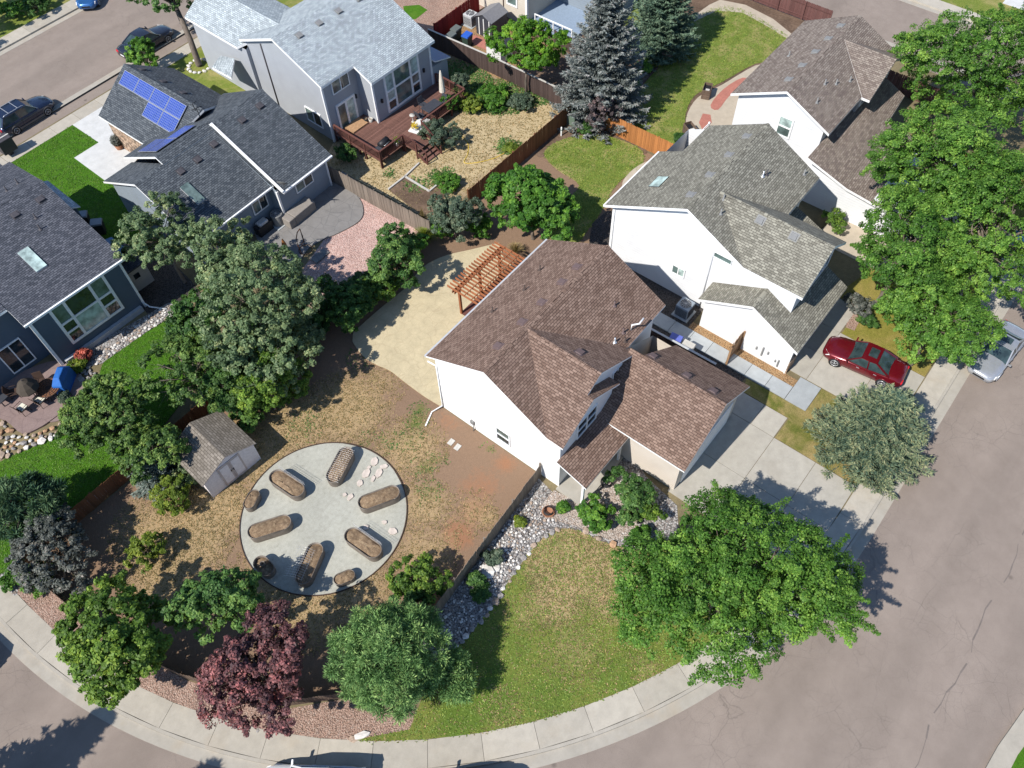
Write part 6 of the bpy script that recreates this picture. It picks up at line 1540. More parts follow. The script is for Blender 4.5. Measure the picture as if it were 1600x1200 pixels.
a, b = dl(29.9, 42.0), dl(31.4, 43.0); MB().box(a[0], a[1], .625, b[0], b[1], .75).build('door_step', 'tan_wood', dk)
Z_D = .62
def on_deck(name, label, cat, x, y, rz=0): wx, wy = gW(x, y); return thing(name, label, cat, (wx, wy, Z_D), GA+rz)
g = on_deck('barbecue', 'black barbecue at the deck corner by the railing', 'barbecue', 30.0, 38.75, .1)
MB().box(-.65, -.25, .0, .65, .25, .7).build('cabinet', 'black', g, bevel=.03); MB().tube([(-.42, 0, .82), (.42, 0, .82)], .27, 14).build('hood', 'black', g); MB().box(-.75, -.24, .7, -.44, .24, .74).build('shelf', 'charcoal_panel', g); MB().tube([(-.3, -.3, .86), (.3, -.3, .86)], .02, 6).build('handle', 'silver', g)
def patio_table(t, w, d, hh, mat):
    MB().box(-w/2, -d/2, hh-.04, w/2, d/2, hh).build('table_top', mat, t, bevel=.015)
    for sx_ in (-1, 1):
        for sy_ in (-1, 1): MB().box(sx_*(w/2-.1)-.03, sy_*(d/2-.1)-.03, 0, sx_*(w/2-.1)+.03, sy_*(d/2-.1)+.03, hh-.04).build('leg', mat, t)
t = on_deck('patio_table', 'dark rectangular table on the shaded deck', 'table', 35.3, 39.0); patio_table(t, 1.5, .9, .74, 'charcoal_panel')
def chair(t, mat, seat=None, hh=.43):
    MB().box(-.26, -.26, hh-.03, .26, .26, hh).build('seat', mat, t, bevel=.01); MB().mesh([(-.26, .22, hh), (.26, .22, hh), (.26, .26, hh), (-.26, .26, hh), (-.26, .36, hh+.5), (.26, .36, hh+.5), (.26, .39, hh+.5), (-.26, .39, hh+.5)], [(0, 1, 5, 4), (1, 2, 6, 5), (2, 3, 7, 6), (3, 0, 4, 7), (4, 5, 6, 7)]).build('backrest', mat, t)
    for x_ in (-.23, .23):
        for y_ in (-.23, .23): MB().tube([(x_, y_, hh-.03), (x_*1.1, y_*1.1, 0)], .016, 5).build('leg', mat, t)
        MB().tube([(x_*1.15, .3, hh+.22), (x_*1.15, -.24, hh+.22), (x_*1.1, -.24, hh)], .016, 5).build('arm', mat, t)
    if seat: MB().box(-.24, -.25, hh+.002, .24, .2, hh+.08).build('cushion', seat, t, bevel=.02)
for x_, y_, rz, lb in ((34.2, 39.2, R(90), 'dark chair at the left end of the deck table'), (36.4, 39.0, R(-90), 'dark chair at the right end of the deck table'), (35.3, 39.9, 0, 'dark chair behind the deck table')):
    c = on_deck('patio_chair', lb, 'chair', x_, y_, rz); c['group'] = 'deck chairs'; chair(c, 'charcoal_panel')
um = on_deck('patio_umbrella', 'closed cream umbrella standing on the deck', 'umbrella', 36.9, 39.35)
MB().tube([(0, 0, 0), (0, 0, 2.75)], .025, 8).build('pole', 'dark_wood', um); MB().lathe((0, 0, .85), [(.10, 0), (.24, .05), (.22, .4), (.17, 1.0), (.10, 1.6), (.05, 1.85), (.0, 1.9)], 10, 0, False).build('canopy', 'canvas', um); MB().lathe((0, 0, 0), [(.28, 0), (.28, .06), (.05, .1)], 16).build('base', 'black', um)
pl = on_deck('patio_stool', 'small white pedestal table beside the dark deck table', 'side table', 33.7, 39.5); MB().lathe((0, 0, 0), [(.15, 0), (.04, .05), (.04, .55), (.22, .58), (.22, .62)], 16).build('pedestal', 'timber', pl)
for x_, y_, lb in ((33.0, 38.6, 'white pot of yellow flowers by the deck steps'), (31.0, 38.5, 'white hanging pot of yellow flowers on the deck rail')):
    p_ = on_deck('flower_pot', lb, 'flower pot', x_, y_); MB().lathe((0, 0, 0), [(.13, 0), (.19, .35), (.2, .38), (.16, .37)], 14).build('pot', 'trim', p_)
    r = np.random.default_rng(3); n = 260; C = r.normal(size=(n, 3))*[.14, .14, .1]+[0, 0, .52]; A, B_ = frame(unit(r.normal(size=(n, 3))+[0, 0, 1]), r); quads('flowers', C, A*.045, B_*.03, r.random(n), 'l_yellow' if x_ > 32 else 'l_lime', p_)
t = on_deck('storage_bench', 'white panel leaning on the deck edge behind the bush', 'panel', 33.6, 38.75, .25); MB().box(-.9, -.45, .02, .9, .45, .14).build('top', 'white_panel', t, bevel=.02)
for sx_ in (-.7, .7): MB().box(sx_-.05, -.3, 0, sx_+.05, .3, .02).build('foot', 'white_panel', t)
for k, (x_, y_) in enumerate(((31.5, 42.3), (31.7, 42.0))):
    p_ = on_deck('flower_pot', ['small dark pot beside the french doors', 'small pale pot in the shaded deck corner'][k], 'flower pot', x_, y_); MB().lathe((0, 0, 0), [(.12, 0), (.17, .3), (.15, .3), (.13, .2)], 12).build('pot', ['black', 'timber'][k], p_); MB().lathe((0, 0, .2), [(.13, 0), (.02, .02)], 12).build('soil', 'soil', p_)

# ------------------------------------------------------------------ patio of the solar house
x, y = at2(463, 345); bx_ = thing('storage_bench', 'covered L-shaped outdoor bench on the grey patio', 'outdoor bench', (x, y, .1), R(2))
MB().box(-.3, -.45, 0, 1.6, .45, .75).box(-.85, -.45, 0, -.302, 1.1, .72).build('cover', 'box_tan', bx_, bevel=.05); MB().box(-.32, -.47, .0, 1.62, .47, .04).build('hem', 'box_tan', bx_)
x, y = at2(415, 363); g = thing('barbecue', 'silver topped barbecue against the solar house wall', 'barbecue', (x, y, .1), R(1)); MB().box(-.6, -.28, 0, .6, .28, .75).build('cabinet', 'black', g, bevel=.03); MB().box(-.4, -.25, .752, .4, .25, .98).build('hood', 'silver', g, bevel=.08); MB().tube([(-.3, -.3, .9), (.3, -.3, .9)], .02, 6).build('handle', 'silver', g)
x, y = at2(478, 392); hs = thing('hanging_chair_stand', 'rusty brown hanging chair stand on the grey patio', 'chair stand', (x, y, .1), R(10))
MB().tube([(.45*math.cos(2*PI*i/24), .45*math.sin(2*PI*i/24), .03) for i in range(25)], .03, 6, 0, False).build('base_ring', 'edging', hs)
MB().tube([(-.42, 0, .03), (-.5, 0, .9), (-.45, 0, 1.5), (-.2, 0, 1.85), (.1, 0, 1.9)], .035, 7).build('arm', 'brown_wood', hs); MB().tube([(.1, 0, 1.9), (.1, 0, 1.5), (.3, .2, 1.0), (.3, .2, .5), (0, .25, .4)], .03, 6).tube([(.1, 0, 1.5), (-.1, -.2, 1.0), (-.1, -.2, .5), (0, .25, .4)], .03, 6).build('hoop', 'edging', hs)
x, y = at2(449, 396); fp = thing('patio_umbrella', 'folded orange umbrella on the grey patio', 'umbrella', (x, y, .1)); MB().tube([(0, 0, 0), (0, 0, 1.3)], .02, 6).build('pole', 'dark_wood', fp); MB().lathe((0, 0, .35), [(.1, 0), (.2, .1), (.15, .5), (.05, .9), (0, .95)], 8, 0, False).build('canopy', 'cedar', fp)
x, y = at2(188, 232); jp = thing('shrub_pot', 'round brown potted shrub by the stone veneer wall', 'potted plant', (x, y, .02)); MB().lathe((0, 0, 0), [(.25, 0), (.34, .4), (.3, .4), (.27, .3)], 16).build('pot', 'terracotta', jp)
r = np.random.default_rng(5); n = 900; C = unit(r.normal(size=(n, 3)))*(.45*r.random((n, 1))**.4)+[0, 0, .75]; A, B_ = frame(unit(C-[0, 0, .6]+r.normal(size=(n, 3))*.2), r); quads('leaves', C, A*.07, B_*.04, r.random(n), 'l_char', jp)

# ------------------------------------------------------------------ patio of the dark-blue house
Z_P = .12
x, y = at2(75, 606, Z_P+.7); t = thing('patio_table', 'round rust brown patio table on the mauve patio', 'table', (x, y, Z_P), 0)
tp = MB(); 
for k in range(1, 6): tp.tube([(.14*k*math.cos(2*PI*i/28), .14*k*math.sin(2*PI*i/28), .72) for i in range(29)], .022 if k < 5 else .035, 5, 0, False)
for k in range(8): a = PI*k/8; tp.tube([(.7*math.cos(a), .7*math.sin(a), .72), (-.7*math.cos(a), -.7*math.sin(a), .72)], .018, 4, 0, False)
tp.build('table_top', 'edging', t); MB().lathe((0, 0, .70), [(.66, 0), (.66, .012)], 28, 0, False).build('mesh_top', 'brown_wood', t)
for k in range(4): a = PI/4+PI/2*k; MB().tube([(.5*math.cos(a), .5*math.sin(a), .7), (.35*math.cos(a), .35*math.sin(a), .35), (.5*math.cos(a), .5*math.sin(a), 0)], .022, 5).build('leg', 'edging', t)
x, y = at2(40, 602, 1.6); um = thing('patio_umbrella', 'grey half-folded umbrella on the mauve patio', 'umbrella', (x, y, Z_P)); MB().tube([(0, 0, 0), (0, 0, 2.0)], .025, 8).build('pole', 'vent_dark', um); MB().lathe((0, 0, 1.15), [(.62, .0), (.66, .1), (.5, .4), (.28, .66), (.03, .8), (0, .82)], 9, 0, False).build('canopy', 'sh_shed', um); MB().lathe((0, 0, 0), [(.3, 0), (.3, .06), (.05, .12)], 16).build('base', 'black', um)
for px, py, rz, lb, cu in ((62, 625, R(100), 'cream cushioned chair right of the pair facing the umbrella', 'cushion'), (34, 637, R(100), 'cream cushioned chair left of the pair near the patio edge', 'cushion'), (62, 596, R(-30), 'dark chair tucked behind the round table', None), (20, 612, R(60), 'dark chair at the left beneath the umbrella', None)):
    x, y = at2(px, py, Z_P+.45); c = thing('patio_chair', lb, 'chair', (x, y, Z_P), rz, 'chairs on the mauve patio'); chair(c, 'edging', cu)
x, y = at2(98, 592, .7); gc = thing('covered_grill', 'barbecue under a blue cover beside the corner downspout', 'barbecue', (x, y, Z_P), R(38))
MB().mesh([(-.8, -.34, 0), (.8, -.34, 0), (.8, .34, 0), (-.8, .34, 0), (-.76, -.32, .85), (.76, -.32, .85), (.76, .3, .85), (-.76, .3, .85), (-.4, -.2, 1.22), (.4, -.2, 1.2), (.42, .18, 1.22), (-.4, .18, 1.2)], [(0, 1, 5, 4), (1, 2, 6, 5), (2, 3, 7, 6), (3, 0, 4, 7), (4, 5, 9, 8), (5, 6, 10, 9), (6, 7, 11, 10), (7, 4, 8, 11), (8, 9, 10, 11)]).build('cover', 'tarp', gc, bevel=.05); MB().box(-.82, -.36, 0, .82, .36, .05).build('hem', 'tarp', gc)
x, y = at2(4, 622, .4); c = thing('fire_pit_table', 'dark square side table at the left edge of the mauve patio', 'table', (x, y, Z_P), .2); patio_table(c, .8, .8, .5, 'charcoal_panel')
for px, py, lb in ((122, 552, 'round shrub with red leaves under the tall window'),):
    pass
# coiled hoses and pots of the front bed
x, y = at2(857, 801); t = thing('flower_pot', 'wide terracotta pot with a coiled dark hose in the rock bed', 'pot', (x, y, .02)); MB().lathe((0, 0, 0), [(.3, 0), (.36, .14), (.33, .15), (.28, .08)], 20).build('pot', 'terracotta', t); MB().tube([(.26*math.cos(.42*i)*(1-.002*i), .26*math.sin(.42*i), .15+.004*i) for i in range(46)], .022, 5).build('hose_coil', 'black', t)
x, y = at2(947, 756); t = thing('wreath_stake', 'dark round coil of hose beside the porch', 'hose', (x, y, .03)); MB().tube([(.3*math.cos(.35*i), .3*math.sin(.35*i), .03+.006*i) for i in range(50)], .03, 6).build('coil', 'rubber', t); MB().box(-.03, -.03, 0, .03, .03, .34).build('stake', 'dark_wood', t)

# ------------------------------------------------------------------ cars
def car(label, x, y, rz, paint, L=4.8, W_=1.82, Hh=1.46, kind='sedan', z=0.0, group='parked cars', cladding=False, sunroof=False, rails=False):
    t = thing('parked_car', label, 'car', (x, y, z), rz, group); w = W_/2; f = L/2
    # lower body: stations nose -> tail (x forward +)
    hoodz, belt, tailz = (.80, .92, .98) if kind == 'sedan' else (.88, .98, 1.0)
    st = [(f, .55, .36, .60), (f-.07, .74, .28, .68), (f-.25, .86, .22, .74), (f-.6, .96, .20, hoodz), (f-1.05, 1.0, .20, hoodz+.06), (f-1.45, 1.0, .20, belt), (0, 1.0, .20, belt+.02), (-f+1.5, 1.0, .20, belt+.04), (-f+1.0, .99, .20, tailz), (-f+.4, .95, .24, tailz), (-f+.12, .88, .28, tailz-.06), (-f, .74, .36, tailz-.22)]
    vs = []; n = 10
    for (sx_, k, zb, zt) in st:
        ww = w*k
        sec = [(ww*.82, zb), (ww*.97, zb+.10), (ww, zb+(zt-zb)*.5), (ww*.985, zt-.14), (ww*.93, zt-.03), (ww*.6, zt+.025), (0, zt+.045)]
        vs += [(sx_, yy, zz) for yy, zz in sec]+[(sx_, -yy, zz) for yy, zz in sec[-2::-1]]
    n = 13; fs = []
    for i in range(len(st)-1):
        for j in range(n-1): fs.append((i*n+j, i*n+j+1, (i+1)*n+j+1, (i+1)*n+j))
        fs.append((i*n+n-1, i*n, (i+1)*n, (i+1)*n+n-1))
    fs += [tuple(range(n))[::-1], tuple(range((len(st)-1)*n, len(st)*n))]
    body = MB().mesh(vs, fs, 0, True).build('body', paint, t)
    # greenhouse
    if kind == 'sedan': b0, t0, t1, b1 = f-1.42, f-2.15, -f+1.72, -f+.78
    else: b0, t0, t1, b1 = f-1.45, f-2.1, -f+.62, -f+.14
    wb, wt = w*.93, w*.70; zb, zt = belt-.03, Hh-.03
    def ringv(xx, ww, zz): return [(xx, ww, zz), (xx, -ww, zz)]
    gl = MB()
    def quad(a, b, c, d): gl.face([a, b, c, d], 0, None, False)
    B0, B1 = (b0, wb*.96, zb), (b1, wb*.94, zb+.05); T0, T1 = (t0, wt, zt), (t1, wt*.97, zt)
    m = lambda p: (p[0], -p[1], p[2])
    quad(B0, T0, m(T0), m(B0)); quad(m(B1), m(T1), T1, B1)                           # windscreen, rear window
    cb = ((b0+b1)/2, wb, zb); ct = ((t0+t1)/2, wt*1.03, zt)
    for q in ((B0, cb, ct, T0), (cb, B1, T1, ct)): quad(*q); quad(*[m(p) for p in q[::-1]])
    gl.build('windows', 'car_glass', t)
    # roof panel and pillars
    rf_ = MB(); k = 6; vs = []
    for i in range(k+1):
        u = i/k; xx = t0+(t1-t0)*u; ww = (wt*(1+.03*math.sin(PI*u)))*1.0; hz = zt+.02+.035*math.sin(PI*u)
        vs += [(xx, ww*s_, hz+(.03*(1-abs(s_)**2))) for s_ in (-1.02, -.6, 0, .6, 1.02)]
    fs = [(i*5+j, (i+1)*5+j, (i+1)*5+j+1, i*5+j+1) for i in range(k) for j in range(4)]
    rf_.mesh(vs, [q[::-1] for q in fs], 0, True)
    for s_ in (1, -1):
        P = lambda p: (p[0], p[1]*s_*1.012, p[2]+.012)
        for a, b, ww in ((B0, T0, .075), (cb, ct, .07), (B1, T1, .12)): rf_.beam(P(a), P(b), ww, .04)
        rf_.beam(P(T0), P(ct), .05, .05); rf_.beam(P(ct), P(T1), .05, .05); rf_.beam(P(B0), P(cb), .05, .04); rf_.beam(P(cb), P(B1), .05, .04)
    rf_.beam((t0, wt, zt+.015), (t0, -wt, zt+.015), .07, .04); rf_.beam((t1, wt, zt+.015), (t1, -wt, zt+.015), .07, .04)
    rf_.build('roof', paint, t)
    if sunroof: MB().box(t0-.75, -wt*.55, zt+.078, t0-.25, wt*.55, zt+.092).build('sunroof', 'car_glass', t)
    if rails:
        for s_ in (1, -1): MB().tube([(t0-.1, s_*wt*.93, zt+.06), (t0-.3, s_*wt*.93, zt+.12), (t1+.3, s_*wt*.93, zt+.12), (t1+.1, s_*wt*.93, zt+.06)], .02, 6).build('roof_rail', 'silver', t)
        for q in (.3, .7): MB().beam((t0+(t1-t0)*q, -wt*.93, zt+.13), (t0+(t1-t0)*q, wt*.93, zt+.13), .05, .025).build('cross_bar', 'silver', t)
    for sx_ in (f-.92, -f+.98):
        for s_ in (1, -1):
            wh = MB().tube([(sx_, s_*(w-.20), .32), (sx_, s_*(w-.03), .32), (sx_, s_*(w+.005), .32)], [.325, .325, .29], 20).build('wheel', 'rubber', t)
            rm = MB().tube([(sx_, s_*(w+.006), .32), (sx_, s_*(w+.012), .32)], .05, 10)
            for q in range(5):
                a = 2*PI*q/5; rm.beam((sx_, s_*(w+.010), .32), (sx_+.2*math.cos(a), s_*(w+.010), .32+.2*math.sin(a)), .075, .012, 0, (-math.sin(a), 0, math.cos(a)))
            rm.tube([(sx_+.215*math.cos(2*PI*i/20), s_*(w+.006), .32+.215*math.sin(2*PI*i/20)) for i in range(21)], .022, 5, 0, False)
            rm.build('rim', 'silver', wh)
            MB().tube([(sx_+.37*math.cos(PI*i/10), s_*(w-.012), .34+.37*math.sin(PI*i/10)) for i in range(11)], .035, 5, 0, False).build('wheel_arch', 'cladding' if cladding else paint, t)
            MB().tube([(sx_, s_*(w-.06), .33), (sx_, s_*(w-.001), .33)], .365, 18).build('wheel_well', 'rubber', t)
    for s_ in (1, -1):
        MB().mesh([(f-.10, s_*w*.52, .56), (f-.30, s_*w*.86, .58), (f-.5, s_*w*.90, .72), (f-.16, s_*w*.55, .70), (f-.07, s_*w*.52, .57), (f-.26, s_*w*.89, .59), (f-.48, s_*w*.93, .75), (f-.14, s_*w*.55, .73)], [(0, 1, 2, 3), (4, 5, 6, 7), (0, 1, 5, 4), (1, 2, 6, 5), (2, 3, 7, 6), (3, 0, 4, 7)]).build('headlight', 'lamp_clear', t)
        MB().box(-f-.006, s_*w*.62-.16, .66, -f+.22, s_*w*.70+.10, .84).build('tail_light', 'lamp_red', t, bevel=.03)
        MB().mesh([(b0-.02, s_*(w*.93), zb+.02), (b0-.02, s_*(w+.16), zb+.04), (b0-.10, s_*(w+.17), zb+.04), (b0-.12, s_*w*.93, zb+.02), (b0-.02, s_*(w*.95), zb+.10), (b0-.03, s_*(w+.15), zb+.17), (b0-.10, s_*(w+.15), zb+.17), (b0-.11, s_*w*.95, zb+.1)], [(0, 1, 2, 3), (4, 5, 6, 7), (0, 1, 5, 4), (1, 2, 6, 5), (2, 3, 7, 6), (3, 0, 4, 7)]).build('mirror', paint, t)
        for q in (.12, .52): xx = b0+(b1-b0)*(q+.18); MB().box(xx-.09, s_*(w*.99)-.012, zb-.12, xx+.09, s_*(w*.99)+.018, zb-.09).build('door_handle', 'silver' if paint == 'car_red' else paint, t)
        for xx in (b0-.35, (b0+b1)/2+.02): MB().box(xx-.006, s_*(w*.975), .34, xx+.006, s_*(w+.002), zb-.03).build('door_seam', 'rubber', t)
        if cladding: MB().box(-f+1.3, s_*w-.02, .24, f-1.25, s_*w+.02, .40).build('sill', 'cladding', t)
    MB().box(f-.06, -.36, .42, f+.012, .36, .56).build('grille', 'black', t, bevel=.02)
    MB().box(-f-.012, -.24, .52, -f+.03, .24, .63).build('number_plate', 'lamp_clear', t)
    return t
def car_px(label, nose, tail, paint, zmid=.5, **k):
    a, b = at(*nose, zmid), at(*tail, zmid); L = math.hypot(a[0]-b[0], a[1]-b[1])
    return car(label, (a[0]+b[0])/2, (a[1]+b[1])/2, math.atan2(a[1]-b[1], a[0]-b[0]), paint, L=k.pop('L', L), **k)
car_px('dark red sedan with sunroof on the olive-roofed house driveway', (1293, 540), (1409, 590), 'car_red', z=.03, sunroof=True, L=4.75)
car_px('silver sedan at the kerb half under the right-hand trees', (1527, 590), (1590, 508), 'car_silver', z=Z_ROAD, sunroof=True, L=4.75)
car('navy wagon with roof rails parked at the left edge of the upper street', 17.25, 63.62, 0.02, 'car_navy', L=4.7, W_=1.8, Hh=1.55, kind='wagon', z=Z_ROAD, cladding=True, rails=True)
car('charcoal sedan parked behind the solar panel roof', 29.0, 63.75, 0.02, 'car_black', L=4.85, z=Z_ROAD)
car_px('bright blue car under the tree at the top left edge', (128, 23), (152, -48), 'car_blue', z=Z_ROAD, L=4.5)
car_px('white car at the kerb whose shadow crosses the lower sidewalk', (402, 1228), (575, 1234), 'car_white', z=Z_ROAD, L=5.0, Hh=1.6, kind='wagon')
car_px('dark blue car at the kerb cut by the bottom edge', (655, 1247), (795, 1241), 'car_navy', z=Z_ROAD, L=4.7, Hh=1.5)
car_px('pale blue car glimpsed through the right-hand tree crowns', (1588, 402), (1640, 330), 'car_blue', z=Z_ROAD, L=4.6)
car('dark car just past the left edge near the sidewalk curve', -9.0, 30.0, R(96), 'car_black', L=4.8, z=Z_ROAD, Hh=1.7, kind='wagon')

# ------------------------------------------------------------------ trees and shrubs
def bp(px, py, z): p = at(px, py, z); return (p[0], p[1])
def T(name, label, px, py, zc, rx, rz, leaf, ry=None, **k): return broad_tree(name, label, bp(px, py, zc), rx, ry or rx, rz, zc, leaf, rot=-HEAD, **k)      # rx across, ry along the view
G1 = 'shade trees at the right edge'
T('maple_tree', 'large bright green maple in front of the garage driveway', 1140, 908, 4.4, 5.5, 2.8, 'l_maple', ry=4.6, irr=.45, n=270, cr=.66, per=420, size=.064, seed=11, trunk=.26, lobes=9)
T('shade_tree', 'tall spreading tree at the upper right corner', 1555, 105, 6.5, 5.6, 3.8, 'l_maple', n=210, cr=.74, per=330, size=.076, seed=12, trunk=.3, lobes=8, group=G1)
T('shade_tree', 'tree crown between taupe-roofed house and tan driveway', 1478, 248, 6.0, 4.7, 3.4, 'l_maple', n=180, cr=.72, per=330, size=.074, seed=13, trunk=.28, lobes=8, group=G1)
T('shade_tree', 'tree crown beside the olive-roofed gable at its right', 1418, 388, 5.0, 3.9, 2.8, 'l_maple', n=150, cr=.66, per=330, size=.07, seed=14, trunk=.22, group=G1)
T('shade_tree', 'tree crown reaching the right edge above the silver car', 1555, 370, 5.5, 5.0, 3.4, 'l_maple', n=180, cr=.70, per=330, size=.073, seed=15, trunk=.28, group=G1, lobes=8)
T('shade_tree', 'kerbside tree leaning over the silver car', 1462, 505, 4.0, 2.9, 2.1, 'l_maple', n=110, cr=.62, per=330, size=.068, seed=16, trunk=.2, group=G1)
spruce('spruce_tree', 'yellowed blue spruce between the two driveways by the street', bp(1352, 700, 0), 5.4, 3.2, 'l_spruce3', seed=21, whorls=22, power=.8, size=.10, dens=1.9)
spruce('spruce_tree', 'tall grey blue spruce behind the orange fence at the top', bp(938, 178, 0), 11.5, 3.6, 'l_spruce2', seed=22, whorls=38, power=.8, size=.13, dens=1.6)
spruce('spruce_tree', 'dense round-bottomed spruce in the far lawn at the top', bp(1030, 78, 0), 7.6, 2.9, 'l_spruce4', seed=23, whorls=28, power=.62, size=.13, dens=1.6)
spruce('young_spruce', 'young blue spruce beside the mauve shed', bp(248, 752, 0), 2.8, 1.25, 'l_spruce', seed=24, whorls=14, power=.8, size=.12)
pine('pine_tree', 'bushy bright green pine by the sidewalk at the bottom', bp(612, 1032, 3.2), 2.65, 2.75, 2.8, 3.0, 'l_pine', seed=31, n=230, cr=.40, per=330, size=.088, extra=((1.4, -2.2, 1.6, 1.15, 30),))
pine('pine_tree', 'dark green pine at the left edge beside the green lawn', bp(30, 792, 2.4), 2.2, 2.2, 1.9, 2.2, 'l_pine2', seed=32, n=70, cr=.46, per=240, size=.13)
T('plum_tree', 'purple-leaved plum tree behind the red gravel', 405, 1048, 3.0, 2.75, 2.0, 'l_plum', n=100, cr=.52, per=300, size=.075, seed=41, trunk=.14, ry=2.8, stems=2)
T('plum_tree', 'small purple plum at the corner of the orange fence', 942, 170, 2.0, 1.4, 1.3, 'l_dusk', n=34, cr=.42, per=170, size=.08, seed=42, trunk=.07, fill=.3)
T('green_tree', 'olive green tree overhanging the sidewalk at the lower left', 182, 996, 3.0, 3.1, 2.0, 'l_olive', irr=.5, ry=2.7, n=110, cr=.55, per=300, size=.09, seed=43, trunk=.16)
T('green_tree', 'green tree between olive tree and purple plum', 340, 942, 2.5, 2.0, 1.8, 'l_shrub', n=52, cr=.5, per=280, size=.085, seed=44, trunk=.1)
T('smoky_shrub', 'smoky grey shrub at the left edge of the yard', 85, 866, 1.9, 2.25, 1.5, 'l_char', n=74, cr=.46, per=280, size=.07, seed=45, stems=4, trunk=.06, cat='shrub')
T('lime_shrub', 'lime green shrub standing alone in the dry yard', 228, 858, 1.0, .95, .9, 'l_lime', n=26, cr=.36, per=180, size=.07, seed=46, stems=3, trunk=.04, cat='shrub', fill=.3)
T('lime_shrub', 'yellow green shrub at the corner of the mauve shed', 268, 772, 1.1, 1.1, .9, 'l_lime', n=34, cr=.38, per=200, size=.07, seed=47, stems=3, trunk=.05, cat='shrub')
T('apple_tree', 'loose yellow green tree over the green lawn left of the shed', 195, 652, 2.8, 3.0, 1.6, 'l_apple', n=85, cr=.5, per=230, size=.085, seed=48, trunk=.12, fill=.3)
T('apple_tree', 'yellow green tree above the shed roof', 300, 585, 3.0, 3.0, 1.9, 'l_apple', n=80, cr=.52, per=250, size=.085, seed=49, trunk=.12)
T('green_tree', 'dark green round tree at the shed\'s upper right corner', 412, 602, 2.6, 2.0, 1.8, 'l_olive', n=52, cr=.5, per=300, size=.08, seed=50, trunk=.1)
T('aspen_tree', 'large grey green aspen left of the yellow patio', 408, 480, 4.6, 3.5, 3.1, 'l_aspen', n=140, cr=.56, per=300, size=.085, seed=51, trunk=.14, stems=3)
T('aspen_tree', 'grey green aspen against the slate roof corner', 345, 400, 4.4, 2.5, 2.3, 'l_aspen', n=64, cr=.5, per=280, size=.085, seed=52, trunk=.12)
T('aspen_tree', 'grey green aspen above the bins beside the dark roof', 250, 368, 4.4, 2.5, 2.2, 'l_aspen', n=66, cr=.5, per=270, size=.085, seed=53, trunk=.12)
T('aspen_tree', 'lower grey green aspen reaching down to the back yard', 425, 560, 3.2, 2.5, 2.0, 'l_aspen', n=64, cr=.52, per=290, size=.085, seed=54, trunk=.1)
T('apple_tree', 'yellow green tree hanging over the boulder border', 172, 630, 2.2, 1.5, 1.2, 'l_apple', n=44, cr=.5, per=240, size=.08, seed=81, trunk=.09)
T('green_tree', 'dark green tree right behind the shed ridge', 360, 598, 2.2, 1.8, 1.5, 'l_deep', n=54, cr=.5, per=280, size=.085, seed=82, trunk=.1)
T('apple_tree', 'yellow green tree between green lawn and blue spruce', 235, 705, 2.4, 1.9, 1.3, 'l_apple', n=46, cr=.5, per=250, size=.08, seed=83, trunk=.09)
T('green_tree', 'deep green tree filling the gap below the aspens', 375, 560, 2.8, 2.2, 1.7, 'l_deep', n=56, cr=.5, per=280, size=.085, seed=84, trunk=.1)
T('green_tree', 'deep green tree left of the shed roof', 325, 500, 3.0, 2.6, 1.9, 'l_deep', n=56, cr=.52, per=280, size=.09, seed=55, trunk=.1)
T('evergreen_shrub', 'dark green shrub between the aspen and yellow patio', 545, 482, 1.5, 1.7, 1.3, 'l_deep', n=48, cr=.46, per=300, size=.08, seed=56, stems=3, trunk=.06, cat='shrub')
T('green_tree', 'grey green tree between pink gravel and yellow patio', 618, 405, 2.4, 2.0, 1.7, 'l_shrub', n=62, cr=.5, per=290, size=.08, seed=57, trunk=.09)
T('lilac_shrub', 'sage grey shrub at the end of the grey fence', 708, 338, 2.0, 1.75, 1.6, 'l_sage', n=54, cr=.46, per=290, size=.075, seed=58, stems=3, trunk=.06, cat='shrub')
T('green_tree', 'big round bright green bush tree above the pergola', 833, 322, 3.0, 3.1, 2.4, 'l_bush', n=120, cr=.55, per=310, size=.105, seed=59, trunk=.14)
T('locust_tree', 'light green locust over the pale-capped fence at the top', 822, 78, 3.9, 2.7, 2.1, 'l_locust', n=85, cr=.55, per=290, size=.085, seed=60, trunk=.12)
fb, fc = bp(312, 104, 0), at(258, -30, 5.0)
broad_tree('street_tree', 'street tree with a forked bare trunk at the top left', fb, 4.4, 3.6, 1.7, 5.0, 'l_shrub', n=75, cr=.6, per=260, size=.09, seed=61, trunk=.25, fill=.3, lean=(fc[0]-fb[0], fc[1]-fb[1]), rot=-HEAD)
T('round_shrub', 'small round tree between solar roof and charcoal sedan', 224, 88, 1.6, 1.35, 1.3, 'l_bush', n=40, cr=.42, per=240, size=.085, seed=62, stems=2, trunk=.06, cat='shrub')
for k, (x, y, r_, lb) in enumerate(((12, 78.5, 4.2, 'first far street tree beyond the upper left edge'), (20.5, 79.0, 3.8, 'second far street tree whose shadow falls on the upper street'), (29, 78.5, 3.2, 'third far street tree near the blue car'))):
    broad_tree('street_tree', lb, (x, y), r_, r_, 2.6, 6.0, 'l_apple', n=70, cr=.66, per=130, size=.15, seed=70+k, trunk=.22)
scatter_tufts('lawn_grass', [(10.5, 44.5), (15.6, 44.5), (18.9, 49.5), (18.9, 60.0), (12.2, 60.0)], 6000, 'l_turf', .08, 15, z=.02, avoid=(pix([(112, 249), (172, 210), (190, 223), (228, 236), (205, 265), (165, 285)]),), label='turf blades of the bright front lawn at the upper left')
broad_tree('street_tree', 'tree beyond the left edge shading the bright front lawn', (5.5, 56.0), 2.8, 2.8, 2.0, 4.6, 'l_apple', n=50, cr=.6, per=200, size=.11, seed=74, trunk=.16)
